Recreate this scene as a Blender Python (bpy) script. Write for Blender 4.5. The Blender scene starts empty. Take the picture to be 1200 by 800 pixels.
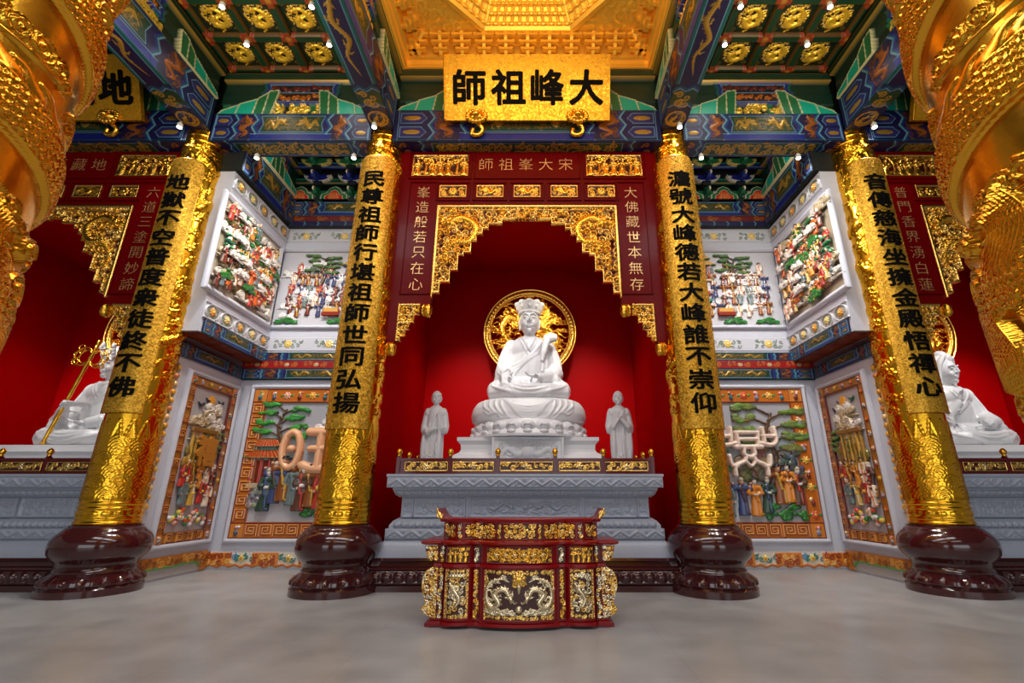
import bpy, bmesh, math, random
import numpy as np
from mathutils import Vector, Matrix
from mathutils.bvhtree import BVHTree

# ------------------------------------------------------------------ camera, world, lights, exposure
SC = bpy.context.scene
COL = SC.collection
PI = math.pi
R = math.radians

SC.view_settings.view_transform = 'Standard'
SC.view_settings.look = 'None'
SC.view_settings.gamma = 1.0
SC.view_settings.use_curve_mapping = False
SC.view_settings.exposure = 0.0

cam_d = bpy.data.cameras.new('camera')
cam = bpy.data.objects.new('camera', cam_d)
COL.objects.link(cam)
cam.location = (0.2172, 0.0, 1.5)
cam.rotation_euler = (R(90) + 0.3143994, 0, 0)
cam_d.sensor_width = 36
cam_d.lens = 36 * 553.8173 / 1200
cam_d.shift_x = -29.68 / 1200
cam_d.clip_start = 0.05
SC.camera = cam

wd = bpy.data.worlds.new('world')
SC.world = wd
wd.use_nodes = True
wd.node_tree.nodes['Background'].inputs[0].default_value = (1.0, 0.95, 0.88, 1)
wd.node_tree.nodes['Background'].inputs[1].default_value = 0.16

BAY = 10.10                       # distance between bay centres
XI, XO, YC = 3.11, 7.10, 8.62     # inner / outer column axes, column line


def light(kind, name, loc, target, energy, col, size=1.0, size_y=None, angle=60, blend=0.5):
    d = bpy.data.lights.new(name, kind)
    d.energy = energy
    d.color = col
    if kind == 'AREA':
        d.shape = 'RECTANGLE'
        d.size = size
        d.size_y = size_y or size
    elif kind == 'SPOT':
        d.spot_size = R(angle)
        d.spot_blend = blend
        d.shadow_soft_size = size
    else:
        d.shadow_soft_size = size
    o = bpy.data.objects.new(name, d)
    COL.objects.link(o)
    o.location = loc
    v = Vector(target) - Vector(loc)
    o.rotation_euler = v.to_track_quat('-Z', 'Y').to_euler()
    return o


WARM = (1.0, 0.72, 0.38)
NEUT = (1.0, 0.93, 0.84)
DAY = (0.86, 0.93, 1.0)
light('AREA', 'doorway_daylight', (0, -9.0, 2.6), (0, 8, 2.0), 620, DAY, 20, 4.5)
light('AREA', 'hall_ceiling_fill', (0, -2.5, 9.0), (0, 8.6, 2.0), 190, NEUT, 14, 2.0)  # added overhead fill behind the camera, no fixture stands for it
light('AREA', 'hall_ceiling_fill', (0, 3.0, 9.6), (0, 5.2, 0.0), 430, (0.97, 0.97, 1.0), 13, 1.6)  # second added overhead fill, brightens the floor
light('AREA', 'caisson_fill', (0, 4.6, 9.0), (0, 5.6, 12), 120, (1.0, 0.74, 0.36), 3.6, 2.4)  # added out-of-view fill aimed up to brighten the gilded caisson
for s in (-1, 1):
    light('AREA', 'aisle_fill', (s * 5.1, 4.8, 7.9), (s * 5.1, 6.6, 12), 110, (1.0, 0.86, 0.6), 2.0, 1.5)  # added fill aimed up at the coffers; nothing hangs here
    light('SPOT', 'corridor_spot', (s * 4.9, 7.4, 8.6), (s * 5.3, 11, 2.6), 640, (1.0, 0.96, 0.92), 0.2, angle=85, blend=0.9)
    light('SPOT', 'corridor_spot', (s * 3.9, 8.0, 8.5), (s * 6.6, 10, 4.0), 400, (1.0, 0.96, 0.92), 0.2, angle=100, blend=0.9)
    light('AREA', 'bracket_fill', (s * 4.9, 9.0, 8.75), (s * 4.9, 10.6, 9.8), 13, NEUT, 2.4, 0.4)  # added fill to brighten the bracket sets in the recess
for k in (-1, 0, 1):
    x = k * BAY
    light('SPOT', 'niche_spot', (x, 8.95, 7.25), (x - k * 0.4, 11.0, 2.9), 400 if k == 0 else 560, (1.0, 0.97, 0.93), 0.5, angle=60, blend=0.9)
    for s in (-1, 1):
        light('SPOT', 'halo_fill', (x + s * 1.7, 9.0, 7.35), (x, 12.0, 5.55), 480, (1.0, 0.9, 0.72), 0.15, angle=30, blend=0.9)  # added fill brightening the halo disc from both sides
        light('SPOT', 'niche_wall_spot', (x + s * 1.5, 8.95, 7.2), (x + s * 1.5, 12.6, 3.0), 720, NEUT, 0.2, angle=52, blend=1.0)

# ------------------------------------------------------------------ colours and materials
def hexc(h):
    v = [int(h[i:i + 2], 16) / 255 for i in (0, 2, 4)]
    return tuple((c / 12.92 if c <= 0.04045 else ((c + 0.055) / 1.055) ** 2.4) for c in v)


GOLD = (1.0, 0.49, 0.05)
GOLD2 = (1.0, 0.60, 0.14)
PALE = (1.0, 0.78, 0.42)
BLUE, NAVY, TEAL, AQUA = hexc('101f8c'), hexc('0e1150'), hexc('085c5c'), hexc('0fbf9e')
GREEN, DGREEN, LEAF = hexc('1c7a48'), hexc('12402b'), hexc('3b8a3a')
LBLUE, WHITE, RED, DRED = hexc('6fa4c8'), hexc('e6e2da'), hexc('b01510'), hexc('4a0606')
ORANGE, YEL, PURP, BLACK = hexc('d8761c'), hexc('e9b93a'), hexc('1c1144'), hexc('14100e')
BROWN, PINK, SKIN, GREY = hexc('6b3d1c'), hexc('dba08a'), hexc('d9a883'), hexc('8b8d92')
STONE = hexc('a9b0c0')


def mat(name, col, rough=0.5, metal=0.0, coat=0.0, bump=0.0, bscale=40.0, noise=0.0, nscale=3.0, spec=0.5):
    m = bpy.data.materials.new(name)
    m.use_nodes = True
    nt = m.node_tree
    b = nt.nodes['Principled BSDF']
    b.inputs['Base Color'].default_value = (*col, 1)
    b.inputs['Roughness'].default_value = rough
    b.inputs['Metallic'].default_value = metal
    b.inputs['Coat Weight'].default_value = coat
    b.inputs['Coat Roughness'].default_value = 0.08
    b.inputs['Specular IOR Level'].default_value = spec
    tc = nt.nodes.new('ShaderNodeTexCoord')
    if noise > 0:
        n = nt.nodes.new('ShaderNodeTexNoise')
        n.inputs['Scale'].default_value = nscale
        n.inputs['Detail'].default_value = 6
        nt.links.new(tc.outputs['Object'], n.inputs['Vector'])
        mx = nt.nodes.new('ShaderNodeMix')
        mx.data_type = 'RGBA'
        mx.inputs[6].default_value = (*[c * (1 - noise) for c in col], 1)
        mx.inputs[7].default_value = (*[min(1, c * (1 + noise)) for c in col], 1)
        nt.links.new(n.outputs[0], mx.inputs[0])
        nt.links.new(mx.outputs[2], b.inputs['Base Color'])
    if bump > 0:
        n2 = nt.nodes.new('ShaderNodeTexNoise')
        n2.inputs['Scale'].default_value = bscale
        n2.inputs['Detail'].default_value = 4
        nt.links.new(tc.outputs['Object'], n2.inputs['Vector'])
        bp = nt.nodes.new('ShaderNodeBump')
        bp.inputs['Strength'].default_value = bump
        bp.inputs['Distance'].default_value = 0.02
        nt.links.new(n2.outputs[0], bp.inputs['Height'])
        nt.links.new(bp.outputs[0], b.inputs['Normal'])
    return m


def painted(name, rough=0.42, grough=0.3, bump=0.1, coat=0.0):
    """paint and gilding: colour and metal share come from the mesh's own colour pattern"""
    m = mat(name, (1, 1, 1), rough, 0, coat, bump, 60)
    nt = m.node_tree
    b = nt.nodes['Principled BSDF']
    at = nt.nodes.new('ShaderNodeAttribute')
    at.attribute_name = 'Col'
    nt.links.new(at.outputs['Color'], b.inputs['Base Color'])
    nt.links.new(at.outputs['Alpha'], b.inputs['Metallic'])
    mr = nt.nodes.new('ShaderNodeMapRange')
    mr.inputs[3].default_value = rough
    mr.inputs[4].default_value = grough
    nt.links.new(at.outputs['Alpha'], mr.inputs[0])
    nt.links.new(mr.outputs[0], b.inputs['Roughness'])
    return m


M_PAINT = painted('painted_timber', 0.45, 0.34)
M_CARVE = painted('carved_gilt', 0.3, 0.27, 0.08)
M_CERAM = painted('glazed_ceramic', 0.28, 0.3, 0.05, 0.3)
M_STREL = painted('carved_stone', 0.3, 0.3, 0.12)
M_GOLD = mat('gold_leaf', GOLD, 0.26, 1.0, 0, 0.12, 22, 0.12, 5)
M_GOLDS = mat('polished_gold', (1.0, 0.48, 0.028), 0.2, 1.0, 0, 0.05, 14, 0.1, 4)
M_GOLDC = mat('caisson_gold', (1.0, 0.56, 0.07), 0.42, 0.6, 0, 0.15, 18, 0.08, 4)
M_RED = mat('red_lacquer', (0.15, 0.0, 0.001), 0.3, 0, 0.05, 0.02, 8, spec=0.12)
M_REDW = mat('red_wall_paint', (0.46, 0.0, 0.001), 0.48, 0, 0.0, 0.03, 6, 0.06, 1.2, spec=0.06)
M_REDD = mat('dark_red_lacquer', (0.12, 0.002, 0.006), 0.25, 0, 0.3, 0.02, 8, spec=0.3)
M_REDT = mat('table_red_lacquer', (0.28, 0.001, 0.003), 0.28, 0, 0.25, 0.02, 8, spec=0.3)
M_MAROON = mat('maroon_stone', hexc('42191a'), 0.12, 0, 0.5, 0.0, 8, 0.25, 60)
M_STONE = mat('grey_stone', STONE, 0.3, 0, 0.1, 0.1, 60, 0.12, 30)
M_MARBLE = mat('white_marble', hexc('e4e4e6'), 0.34, 0, 0.0, 0.03, 30, 0.03, 8)
M_WHITEF = mat('white_stone_trim', hexc('c8cbd6'), 0.4, 0, 0.0, 0.08, 50, 0.05, 10)
M_BLACK = mat('black_ink', (0.003, 0.0025, 0.002), 0.85, spec=0.1)
M_INKG = mat('gold_ink', (1.0, 0.66, 0.28), 0.35, 0.75)
M_GREEN = mat('green_timber', hexc('0f3324'), 0.45, 0, 0, 0.1, 30, 0.1, 6)
M_DARK = mat('dark_timber', hexc('0d1512'), 0.6)
M_LAMP = mat('lamp_lens', (1, 1, 1), 0.3)
_b = M_LAMP.node_tree.nodes['Principled BSDF']
_b.inputs['Emission Color'].default_value = (1, 0.95, 0.85, 1)
_b.inputs['Emission Strength'].default_value = 14
M_LAMPB = mat('white_lamp_body', hexc('d8d8d4'), 0.4)


def flake_mat(lo, hi, sc, bs):
    m = mat('gold_flake_board', (0.9, 0.52, 0.06), 0.4, 0.7)
    nt = m.node_tree
    b = nt.nodes['Principled BSDF']
    tc = nt.nodes.new('ShaderNodeTexCoord')
    v = nt.nodes.new('ShaderNodeTexVoronoi')
    v.inputs['Scale'].default_value = sc
    nt.links.new(tc.outputs['Object'], v.inputs['Vector'])
    r = nt.nodes.new('ShaderNodeValToRGB')
    r.color_ramp.elements[0].position = 0.15
    r.color_ramp.elements[0].color = (*lo, 1)
    r.color_ramp.elements[1].position = 0.9
    r.color_ramp.elements[1].color = (*hi, 1)
    sep = nt.nodes.new('ShaderNodeSeparateColor')
    nt.links.new(v.outputs['Color'], sep.inputs[0])
    nt.links.new(sep.outputs[0], r.inputs[0])
    nt.links.new(r.outputs[0], b.inputs['Base Color'])
    mr = nt.nodes.new('ShaderNodeMapRange')
    mr.inputs[3].default_value = 0.22
    mr.inputs[4].default_value = 0.6
    nt.links.new(sep.outputs[1], mr.inputs[0])
    nt.links.new(mr.outputs[0], b.inputs['Roughness'])
    bp = nt.nodes.new('ShaderNodeBump')
    bp.inputs['Strength'].default_value = bs
    bp.inputs['Distance'].default_value = 0.01
    nt.links.new(sep.outputs[2], bp.inputs['Height'])
    nt.links.new(bp.outputs[0], b.inputs['Normal'])
    return m


M_FLAKE = flake_mat((0.46, 0.22, 0.012), (0.95, 0.52, 0.05), 42, 0.45)
M_FLAKEP = flake_mat((0.62, 0.28, 0.008), (0.78, 0.36, 0.012), 30, 0.25)


def floor_mat():
    m = mat('polished_grey_floor', hexc('8d8b88'), 0.3, 0, 0.0, 0.0)
    nt = m.node_tree
    b = nt.nodes['Principled BSDF']
    tc = nt.nodes.new('ShaderNodeTexCoord')
    br = nt.nodes.new('ShaderNodeTexBrick')
    br.offset = 0.0
    br.inputs['Color1'].default_value = (0.40, 0.41, 0.415, 1)
    br.inputs['Color2'].default_value = (0.425, 0.435, 0.44, 1)
    br.inputs['Mortar'].default_value = (0.34, 0.345, 0.35, 1)
    br.inputs['Scale'].default_value = 1.0
    br.inputs['Mortar Size'].default_value = 0.004
    br.inputs['Brick Width'].default_value = 1.6
    br.inputs['Row Height'].default_value = 1.6
    nt.links.new(tc.outputs['Object'], br.inputs['Vector'])
    n = nt.nodes.new('ShaderNodeTexNoise')
    n.inputs['Scale'].default_value = 1.7
    n.inputs['Detail'].default_value = 8
    nt.links.new(tc.outputs['Object'], n.inputs['Vector'])
    mx = nt.nodes.new('ShaderNodeMix')
    mx.data_type = 'RGBA'
    mx.blend_type = 'OVERLAY'
    mx.inputs[0].default_value = 0.35
    nt.links.new(br.outputs[0], mx.inputs[6])
    nt.links.new(n.outputs[0], mx.inputs[7])
    nt.links.new(mx.outputs[2], b.inputs['Base Color'])
    mr = nt.nodes.new('ShaderNodeMapRange')
    mr.inputs[3].default_value = 0.22
    mr.inputs[4].default_value = 0.42
    nt.links.new(n.outputs[0], mr.inputs[0])
    nt.links.new(mr.outputs[0], b.inputs['Roughness'])
    return m


# ------------------------------------------------------------------ object helpers
def link(name, me, m=None, parent=None):
    if m is not None and not me.materials:
        for q in (m if isinstance(m, (list, tuple)) else [m]):
            me.materials.append(q)
    o = bpy.data.objects.new(name, me)
    COL.objects.link(o)
    if parent is not None:
        o.parent = parent
        o.matrix_parent_inverse = Matrix.Translation(-Vector(parent.location))
    return o


def tag(o, label, cat, group=None, kind=None):
    o['label'] = label
    o['category'] = cat
    if group:
        o['group'] = group
    if kind:
        o['kind'] = kind
    return o


def thing(name, label, cat, loc=(0, 0, 0), group=None):
    o = bpy.data.objects.new(name, None)
    o.empty_display_size = 0.2
    COL.objects.link(o)
    o.location = loc
    return tag(o, label, cat, group)


def struct(o):
    o['kind'] = 'structure'
    return o


def copy_tree(o, dx=0.0, parent=None):
    """a thing with its parts and their sub-parts, moved dx along X"""
    c = o.copy()
    COL.objects.link(c)
    if parent is None:
        c.location = (o.location[0] + dx, o.location[1], o.location[2])
    else:
        inv = o.matrix_parent_inverse.copy()
        c.parent = parent
        c.matrix_parent_inverse = inv
    for ch in list(o.children):
        copy_tree(ch, 0, c)
    return c


class MB:
    """collects primitive shapes into one mesh"""
    def __init__(s):
        s.v, s.f = [], []

    def add(s, vs, fs):
        n = len(s.v)
        s.v += [tuple(v) for v in vs]
        s.f += [tuple(i + n for i in f) for f in fs]
        return s

    def box(s, x0, x1, y0, y1, z0, z1, bev=0.0):
        if bev <= 0:
            vs = [(x, y, z) for z in (z0, z1) for y in (y0, y1) for x in (x0, x1)]
            fs = [(0, 2, 3, 1), (4, 5, 7, 6), (0, 1, 5, 4), (2, 6, 7, 3), (0, 4, 6, 2), (1, 3, 7, 5)]
            return s.add(vs, fs)
        bm = bmesh.new()
        bmesh.ops.create_cube(bm, size=1)
        for v in bm.verts:
            v.co = Vector(((x0 + x1) / 2 + v.co.x * (x1 - x0), (y0 + y1) / 2 + v.co.y * (y1 - y0), (z0 + z1) / 2 + v.co.z * (z1 - z0)))
        bmesh.ops.bevel(bm, geom=bm.edges[:], offset=bev, segments=2, affect='EDGES')
        bm.verts.index_update()
        s.add([v.co[:] for v in bm.verts], [[v.index for v in f.verts] for f in bm.faces])
        bm.free()
        return s

    def lathe(s, prof, c=(0, 0, 0), seg=32, fn=None, cap=True, a0=0.0):
        vs, fs = [], []
        n = len(prof)
        for z, r in prof:
            for k in range(seg):
                a = a0 + 2 * PI * k / seg
                rr = r + (fn(a, z) if fn else 0)
                vs.append((c[0] + rr * math.cos(a), c[1] + rr * math.sin(a), c[2] + z))
        for i in range(n - 1):
            for k in range(seg):
                k2 = (k + 1) % seg
                fs.append((i * seg + k, i * seg + k2, (i + 1) * seg + k2, (i + 1) * seg + k))
        if cap:
            fs.append(tuple(reversed(range(seg))))
            fs.append(tuple((n - 1) * seg + k for k in range(seg)))
        return s.add(vs, fs)

    def tube(s, pts, r, seg=8):
        pts = [Vector(p) for p in pts]
        n = len(pts)
        rr = r if isinstance(r, (list, tuple)) else [r] * n
        vs, fs = [], []
        up = None
        for i, p in enumerate(pts):
            d = (pts[min(i + 1, n - 1)] - pts[max(i - 1, 0)]).normalized()
            if up is None:
                up = d.orthogonal().normalized()
            up = (up - d * up.dot(d))
            up = up.normalized() if up.length > 1e-6 else d.orthogonal().normalized()
            w = d.cross(up)
            for k in range(seg):
                a = 2 * PI * k / seg
                vs.append(p + (up * math.cos(a) + w * math.sin(a)) * rr[i])
        for i in range(n - 1):
            for k in range(seg):
                k2 = (k + 1) % seg
                fs.append((i * seg + k, i * seg + k2, (i + 1) * seg + k2, (i + 1) * seg + k))
        fs.append(tuple(reversed(range(seg))))
        fs.append(tuple((n - 1) * seg + k for k in range(seg)))
        return s.add(vs, fs)

    def ell(s, c, r, seg=16, rings=10, rot=None):
        bm = bmesh.new()
        bmesh.ops.create_uvsphere(bm, u_segments=seg, v_segments=rings, radius=1)
        M = Matrix.Translation(c) @ (rot.to_4x4() if rot else Matrix()) @ Matrix.Diagonal((*r, 1))
        bm.verts.index_update()
        s.add([(M @ v.co)[:] for v in bm.verts], [[v.index for v in f.verts] for f in bm.faces])
        bm.free()
        return s

    def prism(s, poly, fn0, fn1):
        """poly: list of 2d points; fn0/fn1 map them to the two end faces"""
        n = len(poly)
        vs = [fn0(*p) for p in poly] + [fn1(*p) for p in poly]
        fs = [tuple(range(n)), tuple(reversed(range(n, 2 * n)))]
        fs += [(i, i + n, (i + 1) % n + n, (i + 1) % n) for i in range(n)]
        return s.add(vs, fs)

    def sweep(s, prof, path, closed=False):
        """prof: (outward offset, z) ; path: 2d corner list, outward to the right of travel, mitred"""
        n, m = len(path), len(prof)
        vs, fs = [], []
        for i in range(n):
            p = Vector(path[i])
            d0 = (p - Vector(path[i - 1])).normalized() if (i > 0 or closed) else None
            d1 = (Vector(path[(i + 1) % n]) - p).normalized() if (i < n - 1 or closed) else None
            d0 = d0 or d1
            d1 = d1 or d0
            n0, n1 = Vector((d0.y, -d0.x)), Vector((d1.y, -d1.x))
            k = (n0 + n1)
            k = k / max(1e-6, k.dot(n0))
            for o, z in prof:
                q = p + k * o
                vs.append((q.x, q.y, z))
        for i in range(n if closed else n - 1):
            a, b = i * m, ((i + 1) % n) * m
            for j in range(m - 1):
                fs.append((a + j, b + j, b + j + 1, a + j + 1))
        if not closed:
            fs.append(tuple(range(m)))
            fs.append(tuple(reversed(range((n - 1) * m, n * m))))
        return s.add(vs, fs)

    def build(s, name, m, parent=None, smooth=False, autos=None):
        me = bpy.data.meshes.new(name)
        me.from_pydata(s.v, [], s.f)
        bm = bmesh.new()
        bm.from_mesh(me)
        bmesh.ops.recalc_face_normals(bm, faces=bm.faces)
        bm.to_mesh(me)
        bm.free()
        if smooth:
            me.polygons.foreach_set('use_smooth', np.ones(len(me.polygons), bool))
            if autos:
                me.set_sharp_from_angle(angle=R(autos))
        me.update()
        return link(name, me, m, parent)


# ------------------------------------------------------------------ relief canvas: ornament as real height plus paint
def smooth_path(pts, n=8):
    pts = [np.array(p, float) for p in pts]
    P = [2 * pts[0] - pts[1]] + pts + [2 * pts[-1] - pts[-2]]
    out = []
    for i in range(1, len(P) - 2):
        a, b, c, d = P[i - 1:i + 3]
        for k in range(n):
            t = k / n
            out.append(0.5 * ((2 * b) + (c - a) * t + (2 * a - 5 * b + 4 * c - d) * t * t + (3 * b - a - 3 * c + d) * t ** 3))
    out.append(pts[-1])
    return out


class Cv:
    def __init__(s, w, h, res, bg=(1, 1, 1), m=0.0, keep=True):
        s.w, s.h, s.res = w, h, res
        s.nx, s.ny = max(2, int(round(w / res)) + 1), max(2, int(round(h / res)) + 1)
        s.x = np.linspace(-w / 2, w / 2, s.nx)
        s.y = np.linspace(0, h, s.ny)
        s.X, s.Y = np.meshgrid(s.x, s.y)
        s.H = np.zeros((s.ny, s.nx))
        s.C = np.empty((s.ny, s.nx, 4))
        s.C[:] = (*bg, m)
        s.K = np.full((s.ny, s.nx), keep, bool)

    def win(s, x0, x1, y0, y1):
        i0, i1 = np.searchsorted(s.x, x0), np.searchsorted(s.x, x1, 'right')
        j0, j1 = np.searchsorted(s.y, y0), np.searchsorted(s.y, y1, 'right')
        return slice(j0, j1), slice(i0, i1)

    def _put(s, w, mask, h, col, m, force=False):
        if col is None:
            s.H[w] = np.where(mask, np.maximum(s.H[w], h), s.H[w])
            s.K[w] |= mask
            return
        mk = mask if force else mask & (h >= s.H[w])
        s.H[w] = np.where(mk, h, s.H[w])
        s.C[w][mk] = (*col, m)
        s.K[w] |= mk

    def rect(s, x0, y0, x1, y1, col, m=0.0, h=None):
        w = s.win(x0, x1, y0, y1)
        s.C[w] = (*col, m)
        s.K[w] = True
        if h is not None:
            s.H[w] = h
        return s

    def poly(s, pts, col, m=0.0, h=None, cut=False, inset=0.0):
        P = np.array(pts, float)
        w = s.win(P[:, 0].min(), P[:, 0].max(), P[:, 1].min(), P[:, 1].max())
        X, Y = s.X[w], s.Y[w]
        if X.size == 0:
            return s
        ins = np.zeros(X.shape, bool)
        n = len(P)
        for i in range(n):
            (ax, ay), (bx, by) = P[i], P[(i + 1) % n]
            if ay == by:
                continue
            c = ((ay > Y) != (by > Y)) & (X < (bx - ax) * (Y - ay) / (by - ay) + ax)
            ins ^= c
        if cut:
            s.K[w] &= ~ins
            return s
        s.C[w][ins] = (*col, m)
        s.K[w] |= ins
        if h is not None:
            s.H[w] = np.where(ins, h, s.H[w])
        return s

    def tube(s, pts, r, col, m=1.0, amp=None, h0=0.0, flat=False, force=False):
        pts = np.array(pts, float)
        n = len(pts)
        rr = np.array(r, float) if hasattr(r, '__len__') else np.full(n, float(r))
        if len(rr) != n:
            rr = np.interp(np.linspace(0, 1, n), np.linspace(0, 1, len(rr)), rr)
        rm = rr.max()
        w = s.win(pts[:, 0].min() - rm, pts[:, 0].max() + rm, pts[:, 1].min() - rm, pts[:, 1].max() + rm)
        X, Y = s.X[w], s.Y[w]
        if X.size == 0:
            return s
        best = np.full(X.shape, 9.0)
        br = np.zeros(X.shape)
        for i in range(n - 1):
            a, d = pts[i], pts[i + 1] - pts[i]
            L = d @ d
            t = np.clip(((X - a[0]) * d[0] + (Y - a[1]) * d[1]) / L, 0, 1) if L > 1e-12 else np.zeros(X.shape)
            R_ = rr[i] + (rr[i + 1] - rr[i]) * t
            q = np.hypot(X - a[0] - t * d[0], Y - a[1] - t * d[1]) / np.maximum(R_, 1e-6)
            mk = q < best
            best = np.where(mk, q, best)
            br = np.where(mk, R_, br)
        mask = best < 1
        k = 0.8 if amp is None else amp / rm
        prof = np.sqrt(np.maximum(0, 1 - best ** 2)) * br * k if not flat else np.full(X.shape, amp or 0.0)
        s._put(w, mask, h0 + prof, col, m, force)
        return s

    def disc(s, cx, cy, rx, ry, col, m=1.0, amp=None, h0=0.0, ang=0.0, flat=False, force=False, ring=0.0):
        rm = max(rx, ry)
        w = s.win(cx - rm, cx + rm, cy - rm, cy + rm)
        X, Y = s.X[w] - cx, s.Y[w] - cy
        if X.size == 0:
            return s
        c, sn = math.cos(ang), math.sin(ang)
        q = np.hypot((X * c + Y * sn) / rx, (-X * sn + Y * c) / ry)
        mask = q < 1
        if ring:
            mask &= q > ring
            q = np.abs(q - (1 + ring) / 2) / ((1 - ring) / 2)
        a = 0.8 * min(rx, ry) if amp is None else amp
        prof = np.full(X.shape, a) if flat else a * np.sqrt(np.maximum(0, 1 - q ** 2))
        s._put(w, mask, h0 + prof, col, m, force)
        return s

    def line(s, pts, wd, col, m=0.0, h=None):
        return s.tube(pts, wd / 2, col, m, amp=(h if h is not None else 0.0), flat=True)

    # ---- motifs
    def spiral(s, cx, cy, r, col, m=1.0, turns=1.6, a0=0.0, d=1, wd=0.16, amp=None, h0=0.0):
        n = int(9 * turns) + 3
        t = np.linspace(0, 1, n)
        a = a0 + d * t * turns * 2 * PI
        q = r * (1 - 0.85 * t)
        return s.tube(np.stack([cx + q * np.cos(a), cy + q * np.sin(a)], 1), np.linspace(r * wd, r * wd * 0.7, n), col, m, amp, h0)

    def leaf(s, cx, cy, L, ang, col, m=1.0, amp=None, h0=0.0, wd=0.3):
        p = [(cx, cy), (cx + L * 0.5 * math.cos(ang), cy + L * 0.5 * math.sin(ang)), (cx + L * math.cos(ang + 0.35), cy + L * math.sin(ang + 0.35))]
        return s.tube(smooth_path(p, 3), [L * wd * 0.5, L * wd, L * 0.04], col, m, amp, h0)

    def flower(s, cx, cy, r, col, ccol, m=0.0, n=8, amp=None, h0=0.0):
        for k in range(n):
            a = 2 * PI * k / n + 0.2
            s.disc(cx + 0.6 * r * math.cos(a), cy + 0.6 * r * math.sin(a), r * 0.42, r * 0.26, col, m, amp, h0, ang=a)
        s.disc(cx, cy, r * 0.34, r * 0.34, ccol, m, amp, h0 + (amp or r * 0.2) * 0.6)
        return s

    def scrolls(s, x0, y0, x1, y1, sz, seed, col, m=1.0, amp=None, h0=0.0, dens=1.0, wd=0.2, col2=None):
        rg = random.Random(seed)
        nx, ny = max(1, int((x1 - x0) / sz * dens)), max(1, int((y1 - y0) / sz * dens))
        for j in range(ny):
            for i in range(nx):
                cx = x0 + (i + 0.5 + rg.uniform(-0.25, 0.25)) * (x1 - x0) / nx
                cy = y0 + (j + 0.5 + rg.uniform(-0.25, 0.25)) * (y1 - y0) / ny
                cc = col2 if (col2 and rg.random() < 0.4) else col
                a0 = rg.uniform(0, 6.28)
                d = rg.choice((-1, 1))
                s.spiral(cx, cy, sz * rg.uniform(0.42, 0.6), cc, m, rg.uniform(1.0, 1.7), a0, d, wd, amp, h0)
                s.leaf(cx + 0.4 * sz * math.cos(a0), cy + 0.4 * sz * math.sin(a0), sz * 0.6, a0 - d * 1.2, cc, m, amp, h0)
        return s

    def cloud(s, cx, cy, r, col, m=1.0, d=1, amp=None, h0=0.0):
        s.spiral(cx, cy, r, col, m, 1.3, -1.57, d, 0.26, amp, h0)
        s.spiral(cx + d * 1.4 * r, cy - 0.15 * r, 0.75 * r, col, m, 1.2, -1.57, -d, 0.28, amp, h0)
        s.spiral(cx - d * 1.1 * r, cy - 0.4 * r, 0.6 * r, col, m, 1.2, -1.57, d, 0.3, amp, h0)
        s.tube(smooth_path([(cx - d * 2.4 * r, cy - 1.1 * r), (cx, cy - 0.9 * r), (cx + d * 2.4 * r, cy - 0.95 * r)], 4), [r * 0.06, r * 0.24, r * 0.06], col, m, amp, h0)
        return s

    def dragon(s, pts, r, col, m=1.0, amp=None, h0=0.0, legs=True, scales=True, fin=True, col2=None):
        """pts from head to tail"""
        P = smooth_path(pts, 8)
        n = len(P)
        wds = r * np.interp(np.linspace(0, 1, n), [0, 0.12, 0.5, 0.8, 1], [0.75, 1.0, 0.95, 0.55, 0.12])
        c2 = col2 or col
        A = amp if amp is not None else r * 0.8
        T = [P[min(i + 1, n - 1)] - P[max(i - 1, 0)] for i in range(n)]
        T = [t / (np.hypot(*t) + 1e-9) for t in T]
        if fin:
            for i in range(2, n - 2, 2):
                nn = np.array([-T[i][1], T[i][0]])
                if nn[1] < 0 and abs(nn[1]) > 0.2:
                    nn = -nn
                e = P[i] + nn * wds[i] * 1.55 - T[i] * -wds[i] * 0.5
                s.tube([P[i] + nn * wds[i] * 0.6, e], [wds[i] * 0.4, wds[i] * 0.08], c2, m, A * 0.6, h0)
        s.tube(P, wds, col, m, A, h0)
        if scales:
            for i in range(3, n - 3):
                nn = np.array([-T[i][1], T[i][0]])
                for q in (-0.45, 0.15, 0.7) if i % 2 else (-0.75, -0.15, 0.45):
                    s.disc(*(P[i] + nn * wds[i] * q), wds[i] * 0.34, wds[i] * 0.34, col, m, A * 0.22, h0 + A * 0.78 * math.sqrt(max(0.05, 1 - q * q)))
        if legs:
            for f, sd in ((0.22, 1), (0.3, -1), (0.6, 1), (0.68, -1)):
                i = int(f * n)
                nn = np.array([-T[i][1], T[i][0]]) * sd
                k = P[i] + nn * r * 1.7 + T[i] * r * 0.4
                e = k + nn * r * 0.6 - T[i] * r * 1.3
                s.tube([P[i], k, e], [r * 0.5, r * 0.34, r * 0.2], col, m, A * 0.7, h0)
                for a in (-0.7, 0, 0.7, 1.5):
                    v = (e - k) / (np.hypot(*(e - k)) + 1e-9)
                    ca, sa = math.cos(a), math.sin(a)
                    v = np.array([v[0] * ca - v[1] * sa, v[0] * sa + v[1] * ca])
                    s.tube([e, e + v * r * 0.75], [r * 0.16, r * 0.05], col, m, A * 0.5, h0)
        h = P[0]
        t = -T[0]
        nn = np.array([-t[1], t[0]])
        if nn[1] < 0:
            nn = -nn
        for q in (-0.9, -0.3, 0.4, 1.0):
            s.tube(smooth_path([h, h - t * r * 1.4 + nn * r * q * 1.5, h - t * r * 2.1 + nn * r * q * 2.2], 3), [r * 0.4, r * 0.3, r * 0.05], c2, m, A * 0.8, h0)
        s.disc(*(h + t * r * 0.2), r * 1.0, r * 0.85, col, m, A * 1.2, h0, ang=math.atan2(t[1], t[0]))
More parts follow.
